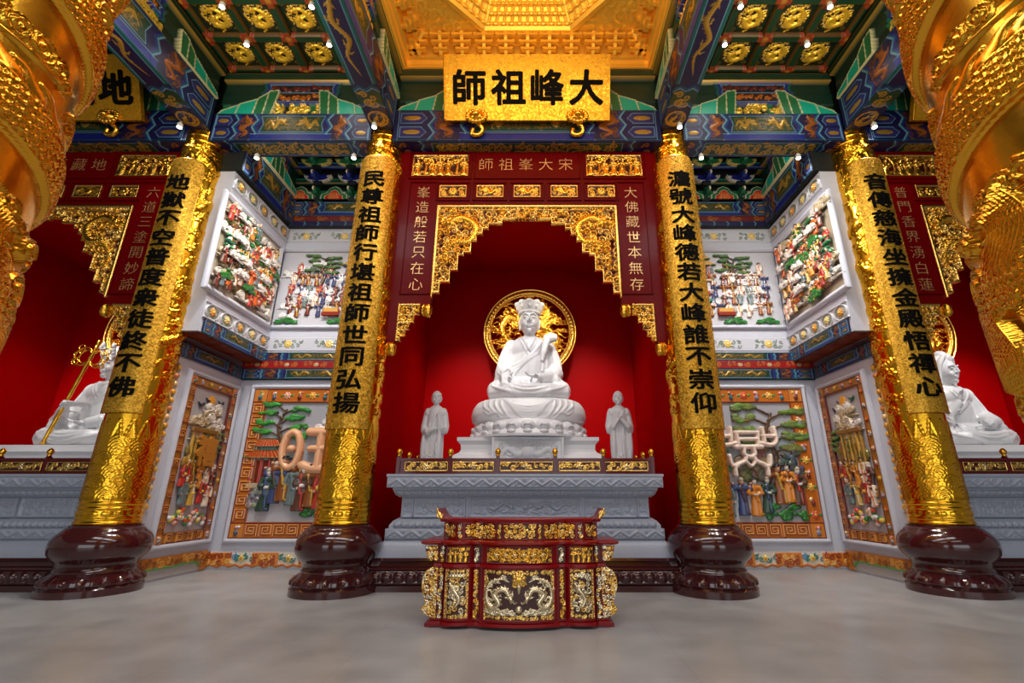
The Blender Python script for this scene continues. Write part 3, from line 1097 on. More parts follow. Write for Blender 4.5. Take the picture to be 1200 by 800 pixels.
M_ARMS = [mat('green_bracket_paint', hexc('15603f'), .45), mat('blue_bracket_paint', hexc('1a2f80'), .45)]
M_ARMW = mat('pale_bracket_edge', hexc('e0d8b0'), .4)
for s, nm in ((-1, 'left'), (1, 'right')):
    for X, o in ((5.62, 'nearest the outer column'), (4.71, 'in the middle'), (3.8, 'beside the inner column')):
        bracket_set(s * X, nm, o)
    xa, xb = sorted((s * XU, s * 3.32))
    L, xc = xb - xa, (xa + xb) / 2
    # beam across the wall top
    t = thing('painted_wall_beam', 'blue painted beam with red band topping the %s corridor back wall' % nm, 'beam', (xc, YB, 8.2))
    boxes('beam_core', M_DARK, (xa, xb, 10.84, YB, 8.2, 8.94), parent=t)
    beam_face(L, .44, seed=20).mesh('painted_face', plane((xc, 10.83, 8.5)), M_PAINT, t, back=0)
    cv = Cv(L, .3, .014, NAVY)
    cv.rect(-L / 2, .13, L / 2, .3, hexc('7a1410'))
    for k in range(-2, 3):
        cv.scrolls(k * L / 5 - .14, .15, k * L / 5 + .14, .28, .12, 5, hexc('b86a20'), .3, .006, wd=.2)
    for k in range(-4, 5):
        zigband(cv, k * L / 8.5, .04, (LBLUE, TEAL), .02, .12, 1)
    cv.mesh('painted_band', plane((xc, 10.83, 8.2)), M_PAINT, t, back=0)
    # tie beams running through the bracket sets
    for i, c in enumerate((hexc('7a1410'), hexc('154a34'), hexc('16246a'), hexc('6a1a12'), hexc('154a34'))):
        z, y = 8.96 + .36 * i, 10.9 - .2 * i
        cv = Cv(L, .16, .02, c)
        cv.line([(-L / 2, .02), (L / 2, .02)], .03, hexc('c89a38') if i % 2 else LBLUE, .2, .006)
        cv.line([(-L / 2, .14), (L / 2, .14)], .03, AQUA, 0, .006)
        o = cv.mesh('tie_beam', plane((xc, y, z + .08)), M_PAINT, None, back=.06)
        tag(o, 'narrow tie beam through the %s corridor bracket sets, %s' % (nm, ('lowest and dark red', 'second from the bottom, green', 'third from the bottom, blue', 'fourth from the bottom, brownish red', 'topmost, green')[i]), 'beam', 'tie beams of the bracket sets')
    # red lotus boards between the sets
    for X, o in ((6.07, 'nearest the outer column'), (5.165, 'in the middle'), (4.255, 'nearest the inner column')):
        cv = Cv(.74, .4, .011, DGREEN, keep=False)
        sh = lambda k: [(-.35 * k, 0), (-.33 * k, .12 * k), (-.2 * k, .17 * k), (-.14 * k, .3 * k), (0, .37 * k), (.14 * k, .3 * k), (.2 * k, .17 * k), (.33 * k, .12 * k), (.35 * k, 0)]
        cv.poly(sh(1.05), hexc('e8e0c8'), 0, .01)
        cv.poly(sh(.97), GREEN, 0, .014)
        cv.poly(sh(.72), hexc('f0c8a0'), 0, .018)
        cv.poly(sh(.66), hexc('d02c12'), 0, .022)
        for k in (-1, 0, 1):
            cv.tube([(k * .1, .02), (k * .06, .16)], [.05, .02], hexc('f08040'), 0, .012, .022)
        ob = cv.mesh('lotus_board', plane((s * X, 10.72, 8.95)), M_PAINT, None, back=.03, backface=True)
        tag(ob, 'red lotus board with green rim above the %s corridor wall, %s' % (nm, o), 'board', 'lotus boards between the bracket sets')
    # side beam on the corridor side wall, carved stack above it
    yc, Ls = (8.62 + 10.82) / 2, 2.20
    t = thing('painted_wall_beam', 'blue painted beam along the top of the %s corridor side wall' % nm, 'beam', (s * XU, yc, 8.2))
    f = -s
    boxes('beam_core', M_DARK, (min(s * XU, s * (XU - .12)), max(s * XU, s * (XU - .12)), yc - Ls / 2, yc + Ls / 2, 8.22, 9.0), parent=t)
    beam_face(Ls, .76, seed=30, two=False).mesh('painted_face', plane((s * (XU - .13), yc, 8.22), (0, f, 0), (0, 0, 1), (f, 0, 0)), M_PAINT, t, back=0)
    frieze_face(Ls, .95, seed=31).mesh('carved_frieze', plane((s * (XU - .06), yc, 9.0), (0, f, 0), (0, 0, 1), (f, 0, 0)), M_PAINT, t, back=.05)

# ------------------------------------------------------------------ embossed gold columns on maroon stone bases
CZ0, CZ1 = 1.03, 8.98


def crad(Y):
    return 0.445 - 0.062 * (Y / (CZ1 - CZ0))


def column_relief():
    H = CZ1 - CZ0
    W = 2 * PI * crad(0)
    cv = Cv(W, H, .017, GOLD, 1.0)
    a = W / 2
    g = GOLD
    for z, r, am in ((.03, .03, .02), (.10, .018, .012), (.26, .018, .014), (.34, .022, .014)):
        cv.tube([(-a, z), (a, z)], r, g, 1, am)
    for k in range(16):
        x = -a + (k + .5) * W / 16
        cv.disc(x, .18, W / 40, .05, g, 1, .014)
    # overlapping wave fans
    for j in range(5):
        n = 9
        for k in range(n + 1):
            x = -a + (k + (.5 if j % 2 else 0)) * W / n
            y = .40 + j * .19
            for q in (1.0, .8, .6, .4, .2):
                r = W / n * .62 * q
                P = [(x + r * math.cos(t), y + r * 1.5 * math.sin(t)) for t in np.linspace(0, PI, 9)]
                cv.tube(P, .011, g, 1, .013)
    # rows of pointed leaves closing the wave field
    for k in range(14):
        x = -a + (k + .5) * W / 14
        cv.tube(smooth_path([(x - .08, 1.40), (x - .04, 1.58), (x, 1.72), (x + .04, 1.58), (x + .08, 1.40)], 4), .014, g, 1, .014)
    rg = random.Random(5)
    # one dragon winding up, clouds around it
    P = []
    for k in range(27):
        t = k / 26
        P.append((-a * .0 + a * .78 * math.sin(t * 11.5), H - .55 - t * (H - 2.6)))
    cv.dragon(P, .105, g, 1, .05)
    y = 1.9
    while y < H - .4:
        for k in range(6):
            x = -a + (k + .5 + rg.uniform(-.2, .2)) * W / 6
            cv.cloud(x, y + rg.uniform(-.08, .08), .085, g, 1, rg.choice((-1, 1)), .024)
        cv.scrolls(-a, y + .1, a, y + .3, .12, int(y * 100), g, 1, .016)
        y += .34
    for z in (H - .12, H - .26, H - .4):
        cv.tube([(-a, z), (a, z)], .02, g, 1, .012)
    cv.rect(-a, H - .1, a, H, g, 1, .0)
    return cv


def drum_mesh():
    prof = [(0, .69), (.10, .69), (.115, .675), (.13, .66), (.17, .672), (.22, .655), (.28, .60), (.315, .555), (.33, .545), (.35, .55), (.37, .535), (.41, .525), (.43, .54), (.46, .545),
            (.49, .57), (.54, .625), (.60, .665), (.68, .685), (.76, .682), (.82, .665), (.88, .63), (.93, .58), (.95, .555), (.96, .55), (.975, .535), (.99, .52), (1.0, .505), (1.03, .50)]

    def petals(a, z):
        if .125 < z < .3:
            k = math.sin(PI * (z - .125) / .175)
            return .038 * k * abs(math.sin(a * 9)) ** .6
        return 0
    b = MB()
    b.lathe(prof, (0, 0, 0), 144, petals)
    return b


def board_fn(x, z0):
    return cyl((x, YC, z0), .485)


COUPLET = {-XI: ('民尊祖師行堪祖師世同弘揚', 'inner left'), XI: ('灋號大峰德若大峰誰不崇仰', 'inner right'),
           -XO: ('地獄不空普度衆徒終不佛', 'outer left'), XO: ('音傳慈海坐擁金殿悟禪心', 'outer right')}


def board_mesh(inner):
    cv = Cv(.80, 5.85 if inner else 5.45, .03, GOLD, 1)
    w, h = cv.w, cv.h
    r = .09
    cv.K[:] = True
    return cv


col_cv = column_relief()
shaft0 = None
for X in (-XI, XI, -XO, XO):
    txt, nm = COUPLET[X]
    t = thing('gold_column', 'embossed gold column on a maroon drum base, the %s of the four' % nm, 'column', (X, YC, 0))
    if shaft0 is None:
        shaft0 = col_cv.mesh('shaft', cyl((0, 0, 0), crad, a0=-PI / 2), M_GOLDS, None, back=-1, lift=0)
        drum0 = drum_mesh().build('drum_base', M_MAROON, None, True, 35)
        cap0 = MB().lathe([(-.02, .36), (.06, .36), (.06, .30), (.12, .28)], (0, 0, 0), 48).build('cap_ring', M_DARK, None, True, 40)
        sh, dr, cp = shaft0, drum0, cap0
    else:
        sh, dr, cp = shaft0.copy(), drum0.copy(), cap0.copy()
        for o in (sh, dr, cp):
            COL.objects.link(o)
    for o, z in ((sh, CZ0), (dr, 0), (cp, CZ1)):
        o.parent = t
        o.location = (0, 0, z)
        o.matrix_parent_inverse = Matrix()
    # hanging couplet board wrapped on the shaft
    inner = abs(X) == XI
    zb, zt = (2.58, 8.22) if inner else (2.86, 8.15)
    fn = board_fn(X, zb)
    cv = Cv(.82, zt - zb, .02, GOLD, 1)
    for sg in (-1, 1):
        c = .12
        cv.poly([(sg * .42, zt - zb + .01), (sg * .42, zt - zb - c), (sg * .41 - sg * c, zt - zb - .0), (sg * .41 - sg * c, zt - zb + .01)], GOLD, 1, cut=True)
    bd = thing('couplet_board', 'curved gold flake board with black brush characters on the %s column' % nm, 'board', (X, YC, zb))
    bo = cv.mesh('board', fn, M_FLAKE, bd, back=.035)
    n = len(txt)
    pit = (zt - zb - .62) / n
    for k, ch in enumerate(txt):
        letter(ch, 0.0, zt - zb - .46 - (k + .5) * pit + .08, .385, M_BLACK, bo, fn, bold=.009, depth=.014, lift=.024, bend=True, sx=1.22)


# ------------------------------------------------------------------ the two huge dragon columns close to the camera
DR, DP = .675, .85                  # dragon column radius, pitch of the coiled body


def dragon_relief():
    W, H = 2 * PI * DR, 4 * DP
    cv = Cv(W, H, .0072, GOLD, 1.0)
    a = W / 2
    g = GOLD
    rg = random.Random(9)
    X, Y = cv.X, cv.Y
    sl = DP / W
    mid = lambda x: 3.414 - 1.6 - sl * x + .025 * np.sin(2 * PI * x / W * 3)
    r = .142
    for k in range(-4, 4):
        sd = Y - (mid(X) + k * DP)
        q = sd / r
        mask = np.abs(q) < 1
        h = .05 * np.maximum(0, 1 - q ** 4) ** .5
        u = X / (W / 82)
        row = np.floor(u)
        fa = u - row
        sb = sd / .046 + .5 * (row % 2)
        fb = sb - np.floor(sb) - .5
        rad = np.hypot(fa * .60, fb)
        sc = .015 * np.exp(-((rad - .46) / .085) ** 2) + .016 * np.maximum(0, .44 - rad)
        h = h + np.where(np.abs(q) < .84, sc, 0) + .016 * np.exp(-((np.abs(q) - .90) / .06) ** 2)
        cv.H = np.where(mask, np.maximum(cv.H, h), cv.H)

    def curl(x, y, rr, d, am=.03):
        cv.disc(x, y, rr * 1.08, rr * .92, g, 1, am * .6)
        cv.disc(x, y, rr * 1.12, rr * .96, g, 1, am * .9, ring=.84)
        cv.spiral(x, y, rr * .8, g, 1, 1.2, rg.uniform(0, 6), d, .15, am * .6, am * .55)
    for k in range(-4, 5):
        n = 26
        for i in range(n):
            x = -a + (i + .5) * W / n
            y = float(mid(x)) + k * DP + r
            q = rg.uniform(.8, 1.15)
            cv.tube(smooth_path([(x + .07, y - .01), (x + .02, y + .035 * q), (x - .03, y + .10 * q), (x - .085, y + .12 * q)], 4), [.07, .05, .03, .016], g, 1, .032, .006)
        n = 9
        for i in range(n):
            x = -a + (i + rg.uniform(.3, .7)) * W / n
            y = float(mid(x)) + k * DP + .41 + rg.uniform(-.02, .02)
            d = rg.choice((-1, 1))
            for j, (dx, dy, rr) in enumerate(((0, 0, .075), (.12, .02, .06), (-.12, -.01, .062), (.21, -.02, .042), (-.21, .015, .04))):
                curl(x + d * dx, y + dy - sl * dx, rr, d)
            cv.tube(smooth_path([(x - d * .34, y - .05), (x, y - .075), (x + d * .2, y - .06), (x + d * .36, y + .01)], 4), [.008, .022, .018, .006], g, 1, .024)
    # flowing mane strands and large curls crossing the coils
    for x0, y0, d in ((.40, .98, 1), (.62, .62, -1), (-.5, 1.2, 1), (-1.2, .9, -1), (1.3, 1.1, 1), (.2, 2.75, 1), (-.9, 2.5, -1), (1.5, 2.7, 1)):
        for q in range(10):
            o = q * .027
            cv.tube(smooth_path([(x0 + o, y0 - .30 + o * .3), (x0 + .04 * d + o, y0 - .1), (x0 - .06 * d + o * .8, y0 + .12), (x0 + .05 * d + o * .6, y0 + .34 - o * .4)], 5), [.009, .014, .013, .004], g, 1, .03, .035)
        for q, (dx, dy, rr) in enumerate(((-.14, -.12, .10), (-.17, .10, .08), (.42, -.05, .11), (.40, .17, .085))):
            curl(x0 + dx, y0 + dy, rr, d, .06)
    return cv


M_GOLDD = mat('satin_gold', (1.0, 0.49, 0.04), 0.22, 1.0, 0, 0.06, 18, 0.08, 4)
dc = dragon_relief()
for s, nm in ((-1, 'left'), (1, 'right')):
    t = thing('dragon_column', 'huge gold column carved with a scaly dragon at the %s edge, nearest the camera' % nm, 'column', (s * XI, 1.85, 0))
    cm = dc
    if s > 0:
        # the right column is the mirror image of the left one
        cm = Cv(1, 1, .5)
        cm.nx, cm.ny, cm.x, cm.y, cm.X, cm.Y, cm.K = dc.nx, dc.ny, dc.x, dc.y, dc.X, dc.Y, dc.K
        cm.H, cm.C = dc.H[:, ::-1].copy(), dc.C[:, ::-1].copy()
    seg = cm.mesh('dragon_shaft', cyl((s * XI, 1.85, 1.6), DR, a0=R(-29) if s < 0 else R(212)), M_GOLDD, t, back=-1, lift=0)
    top = seg.copy()
    COL.objects.link(top)
    top.matrix_parent_inverse = seg.matrix_parent_inverse.copy()
    top.location = (0, 0, 4 * DP)
    MB().lathe([(1.0, .62), (1.05, .70), (1.15, .70), (1.2, .66), (1.3, .68), (1.35, .71), (1.42, .71), (1.46, .675), (1.6, .675)], (s * XI, 1.85, 0), 64).build('foot_rings', M_GOLDD, t, True, 40)
    o = drum0.copy()
    COL.objects.link(o)
    o.parent = t
    o.matrix_parent_inverse = Matrix()
    o.location = (0, 0, 0)
    o.scale = (1.25, 1.25, 1)
    o.name = 'drum_base'

# ------------------------------------------------------------------ shrine bays: red niche, carved front, stone altar, rail
YF = 8.55                          # front plane of the red carved screen


def flat(cx, z, y=YF):
    return plane((cx, y, z))


def carved_scene(w, h, seed, kind='people', res=.0105, bg=hexc('3a0505')):
    cv = Cv(w, h, res, bg)
    b = .028
    for (x0, y0, x1, y1) in ((-w / 2, 0, w / 2, b), (-w / 2, h - b, w / 2, h), (-w / 2, 0, -w / 2 + b, h), (w / 2 - b, 0, w / 2, h)):
        cv.rect(x0, y0, x1, y1, GOLD2, 1, .022)
    rg = random.Random(seed)
    if kind == 'people':
        n = 7
        for k in range(n):
            x = -w * .42 + k * w * .84 / (n - 1)
            if k in (1, 5):
                cv.tube(smooth_path([(x, b), (x + .03, h * .5), (x - .02, h * .8)], 3), .022, GOLD, 1, .02)
                for q in range(9):
                    cv.disc(x + rg.uniform(-.12, .12), h * rg.uniform(.62, .9), .05, .03, GOLD, 1, .024)
            else:
                cv.person(x, b, h * rg.uniform(.68, .8), GOLD, GOLD2, GOLD, GOLD2, 1, 0, rg.uniform(-.08, .08), k % 3, k % 2)
        cv.tube([(-w * .2, h * .84), (-w * .05, h * .92), (w * .1, h * .84)], .02, GOLD, 1, .03)
        cv.scrolls(-w / 2 + b, b, w / 2 - b, h * .24, .09, seed, GOLD, 1, .014)
        cv.scrolls(-w / 2 + b, h * .78, w / 2 - b, h - b, .09, seed + 1, GOLD, 1, .012)
    elif kind == 'flower':
        cv.flower(0, h / 2, h * .36, GOLD, GOLD2, 1, 9, .03)
        for sg in (-1, 1):
            cv.scrolls(min(sg * w * .2, sg * w * .45), b, max(sg * w * .2, sg * w * .45), h - b, h * .38, seed, GOLD, 1, .022, wd=.22)
    else:
        cv.dragon([(-w * .3, h * .55), (-w * .12, h * .75), (w * .02, h * .35), (w * .2, h * .65), (w * .4, h * .4)], h * .12, GOLD, 1, .03, scales=False)
        cv.scrolls(-w / 2 + b, b, w / 2 - b, h - b, h * .3, seed, GOLD, 1, .014, wd=.22)
    return cv


def valance(steps, z0, z1, xo, seed, res=.0105):
    """openwork gilt spandrel; steps = inner stepped edge from the middle outwards"""
    w, h = 2 * xo, z1 - z0
    cv = Cv(w, h, res, hexc('5a1a04'), 0.3, keep=True)
    b = .045
    top = h
    # cut the stepped arch
    pts = []
    px, pz = steps[0]
    P = [(px, pz - z0)]
    for x, z in steps[1:]:
        P.append((x, P[-1][1]))
        P.append((x, z - z0))
    arch = [(-x, y) for x, y in P[::-1]] + P
    arch = [(-xo + .1, -1)] + [(x, y) for x, y in arch] + [(xo - .1, -1)]
    cv.poly(arch, GOLD, 1, cut=True)
    cv.rect(-xo, h - b, xo, h, GOLD2, 1, .06)
    K0 = cv.K.copy()
    for sg in (-1, 1):
        cv.rect(min(sg * xo, sg * (xo - b)), 0, max(sg * xo, sg * (xo - b)), h, GOLD2, 1, .06)
        cv.scrolls(min(sg * .05, sg * xo), 0, max(sg * .05, sg * xo), h, .15, seed + sg, GOLD, 1, .05, dens=1.15, wd=.22, col2=GOLD2)
        cv.dragon([(sg * xo * .86, h * .80), (sg * xo * .72, h * .86), (sg * xo * .56, h * .76), (sg * xo * .62, h * .60), (sg * xo * .80, h * .58), (sg * xo * .90, h * .40), (sg * xo * .84, h * .22)], .075, GOLD, 1, .075)
        cv.rect(min(sg * xo * .9, sg * xo * .78), h - .2, max(sg * xo * .9, sg * xo * .78), h - .18, GOLD2, 1, .065)
        cv.rect(min(sg * xo * .12, sg * xo * .7), h - .125, max(sg * xo * .12, sg * xo * .7), h - .10, GOLD2, 1, .055)
    cv.flower(0, h - .12, .10, GOLD, GOLD2, 1, 8, .05)
    for sg in (-1, 1):
        edge = [(sg * x, y) for x, y in P]
        for i in range(len(edge) - 1):
            (ax, ay), (bx, by) = edge[i], edge[i + 1]
            cv.tube([(ax + sg * .012, ay + .02), (bx + sg * .012, by + .02)], .028, GOLD2, 1, .05)
    # openings of the fretwork
    rel = cv.H > .004
    cv.K = K0 & cv.K
    # keep the ground only as a thin web next to the carving
    k = rel.copy()
    for _ in range(2):
        k[1:] |= k[:-1].copy()
        k[:-1] |= k[1:].copy()
        k[:, 1:] |= k[:, :-1].copy()
        k[:, :-1] |= k[:, 1:].copy()
    cv.K &= k
    return cv


STEPS = [(0.26, 6.93), (.50, 6.82), (.78, 6.71), (.90, 6.58), (1.01, 6.42), (1.12, 6.16), (1.27, 6.10), (1.37, 5.76), (1.52, 5.50), (1.71, 5.265), (1.84, 5.2)]


def bracket_cv(w, h, seed, flip):
    cv = Cv(w, h, .0105, hexc('5a1a04'), .3)
    st = [(-w / 2 + w * .1, 0), (-w / 2 + w * .22, h * .12), (-w / 2 + w * .42, h * .3), (-w / 2 + w * .55, h * .5), (-w / 2 + w * .75, h * .7), (w / 2, h * .9)]
    P = []
    for i, (x, y) in enumerate(st):
        if i:
            P.append((x, P[-1][1]))
        P.append((x, y))
    sg = -1 if flip else 1
    cut = [(sg * x, y) for x, y in P] + [(sg * (w / 2 + .1), -.1), (-sg * w * .4, -.1)]
    cv.scrolls(-w / 2, 0, w / 2, h, .1, seed, GOLD, 1, .04, dens=1.2, wd=.24, col2=GOLD2)
    cv.rect(-w / 2, h - .035, w / 2, h, GOLD2, 1, .05)
    x0 = -sg * w / 2
    cv.rect(min(x0, x0 + sg * .03), 0, max(x0, x0 + sg * .03), h, GOLD2, 1, .05)
    for y in (.3, .5, .7):
        cv.rect(-w / 2, h * y - .012, w / 2, h * y + .012, GOLD2, 1, .035)
    cv.poly(cut, GOLD, 1, cut=True)
    return cv


def pendant(name, x, z, parent):
    prof = [(-.25, .02), (-.235, .06), (-.20, .085), (-.15, .10), (-.10, .09), (-.06, .10), (-.03, .085), (0, .06)]
    b = MB().lathe(prof, (x, YF + .02, z), 24, lambda a, q: .012 * math.cos(a * 8))
    return b.build(name, M_GOLD, parent, True, 40)


# shared canvases for the three screens
cv_val = valance(STEPS, 5.18, 7.26, 1.87, 3)
cv_p1, cv_p2 = carved_scene(1.2, .54, 1), carved_scene(1.2, .54, 2)
cv_f, cv_d = carved_scene(.575, .295, 5, 'flower'), carved_scene(.575, .295, 6, 'dragon')
cv_bl, cv_br = bracket_cv(.42, .76, 3, False), bracket_cv(.42, .76, 3, True)


def screen(xc, top, left, right, lab):
    t = thing('shrine_screen', lab, 'screen', (xc, YF, 4.0))
    b = MB()
    y0, y1 = YF, YF + .14
    # outline of the red board: header, hanging jamb boards, outer posts
    for sg in (-1, 1):
        for (a, c, z0, z1) in ((1.87, 2.5, 5.03, 7.24), (2.5, 2.9, 4.26, 7.24)):
            b.box(min(xc + sg * a, xc + sg * c), max(xc + sg * a, xc + sg * c), y0, y1, z0, z1)
    b.box(xc - 2.9, xc + 2.9, y0, y1, 7.24, 8.95)
    rb = b.build('red_board', M_RED, t)
    f = MB()

    def frame(x0, x1, z0, z1, w=.022, d=.03):
        for q in ((x0, x1, z0, z0 + w), (x0, x1, z1 - w, z1), (x0, x0 + w, z0, z1), (x1 - w, x1, z0, z1)):
            f.box(xc + q[0], xc + q[1], YF - d, YF + .02, q[2], q[3], .006)
    frame(-2.55, -1.2, 7.93, 8.62)
    frame(1.2, 2.55, 7.93, 8.62)
    frame(-1.15, 1.15, 7.93, 8.66)
    for sg in (-1, 1):
        a, c = sorted((sg * 1.88, sg * 2.5))
        frame(a, c, 5.25, 7.86)
    for x in (-1.57, -.785, 0, .785, 1.57):
        frame(x - .36, x + .36, 7.39, 7.84)
    f.box(xc - 2.9, xc + 2.9, YF - .03, YF + .01, 8.70, 8.78, .01)
    f.box(xc - 1.9, xc + 1.9, YF - .03, YF + .01, 7.27, 7.34, .01)
    f.build('red_moulding', M_RED, t)
    cv_p1.mesh('carved_panel', flat(xc - 1.87, 8.0), M_CARVE, rb)
    cv_p2.mesh('carved_panel', flat(xc + 1.87, 8.0), M_CARVE, rb)
    for k, x in enumerate((-1.57, -.785, 0, .785, 1.57)):
        (cv_f if k in (0, 4) else cv_d).mesh('carved_panel', flat(xc + x, 7.47), M_CARVE, rb)
    cv_val.mesh('arch_valance', plane((xc, YF + .02, 5.18)), M_CARVE, t, back=.05, backface=True)
    for sg in (-1, 1):
        (cv_bl if sg < 0 else cv_br).mesh('corner_bracket', plane((xc + sg * 2.27, YF + .02, 4.28)), M_CARVE, t, back=.04, backface=True)
        pendant('gold_pendant', xc + sg * 1.94, 5.03, t)
        pendant('gold_pendant', xc + sg * 2.57, 4.25, t)
    fl = lambda X, Y, H: np.stack([xc + X, YF - H, Y], -1)
    n = len(top)
    for k, ch in enumerate(top):
        letter(ch, (k - (n - 1) / 2) * .43 - .03, 8.31, .34, M_INKG, rb, fl, bold=-.006, depth=.012, lift=.006)
    for txt, sg in ((left, -1), (right, 1)):
        for k, ch in enumerate(txt):
            letter(ch, sg * 2.19, 7.60 - k * .355, .30, M_INKG, rb, fl, bold=-.005, depth=.012, lift=.006)
    return t


screen(0, '師祖峯大宋', '峯造般若只在心', '大佛藏世本無存', 'red lacquered screen with gilt stepped arch in front of the middle niche')
screen(-BAY, '薩菩王藏地', '地獄未空誓不成', '六道三塗開妙諦', 'red lacquered screen with gilt stepped arch at the left edge, behind the dragon column')
screen(BAY, '薩菩音世觀', '普門香界湧白蓮', '大士慈悲度衆生', 'red lacquered screen with gilt stepped arch at the right edge, behind the dragon column')

# niche shells
for k, nm in ((-1, 'left'), (0, 'middle'), (1, 'right')):
    xc = k * BAY
    struct(boxes('wall_%s_niche_back' % nm, M_REDW, (xc - 3.0, xc + 3.0, YN, YN + .2, 0, 8.0)))
    struct(boxes('ceiling_%s_niche' % nm, M_REDW, (xc - 3.0, xc + 3.0, YF + .16, YN, 7.8, 8.0)))
for k, nm in ((-1, 'left'), (1, 'right')):
    xc = k * BAY
    for j, n2 in ((-1, 'west'), (1, 'east')):
        a, c = sorted((xc + j * 2.8, xc + j * 2.98))
        struct(boxes('wall_%s_niche_%s' % (nm, n2), M_REDW, (a, c, 8.7, YN, 0, 7.8)))


# ------------------------------------------------------------------ stone altars
def stone_relief(w, h, seed, kind):
    cv = Cv(w, h, .0125, STONE)
    if kind == 'frieze':
        n = int(w / .3)
        for k in range(n):
            x = -w / 2 + (k + .5) * w / n
            cv.tube([(x - .15, h * .2), (x, h * .8), (x + .15, h * .2)], .02, STONE, 0, .028)
            cv.spiral(x, h * .32, h * .22, STONE, 0, 1.2, 0, 1, .26, .026)
            cv.spiral(x + .15, h * .68, h * .22, STONE, 0, 1.2, 3, -1, .26, .026)
    elif kind == 'panel':
        for q in ((-w / 2, 0, w / 2, .025), (-w / 2, h - .025, w / 2, h), (-w / 2, 0, -w / 2 + .025, h), (w / 2 - .025, 0, w / 2, h)):
            cv.rect(*q, STONE, 0, .035)
        if w > 1.2:
            for sg in (-1, 1):
                cv.dragon([(sg * w * .12, h * .5), (sg * w * .2, h * .72), (sg * w * .28, h * .4), (sg * w * .36, h * .66), (sg * w * .45, h * .35)], h * .07, STONE, 0, .04, scales=False)
            cv.flower(0, h * .5, h * .16, STONE, STONE, 0, 8, .035)
            cv.scrolls(-w * .47, .04, w * .47, h - .04, h * .26, seed, STONE, 0, .024, wd=.2)
        else:
            cv.scrolls(-w * .45, .04, w * .45, h - .04, h * .26, seed, STONE, 0, .028, wd=.22)
    else:
        n = int(w / .12)
        for k in range(n):
            x = -w / 2 + (k + .5) * w / n
            cv.disc(x, h * .5, w / n * .5, h * .46, STONE, 0, .035)
            cv.disc(x, h * .4, w / n * .22, h * .2, STONE, 0, .012, .03)
    return cv


AP = [(2.62, .62), (2.60, .86), (2.56, .86)]
ALT = dict(plinth=8.55)


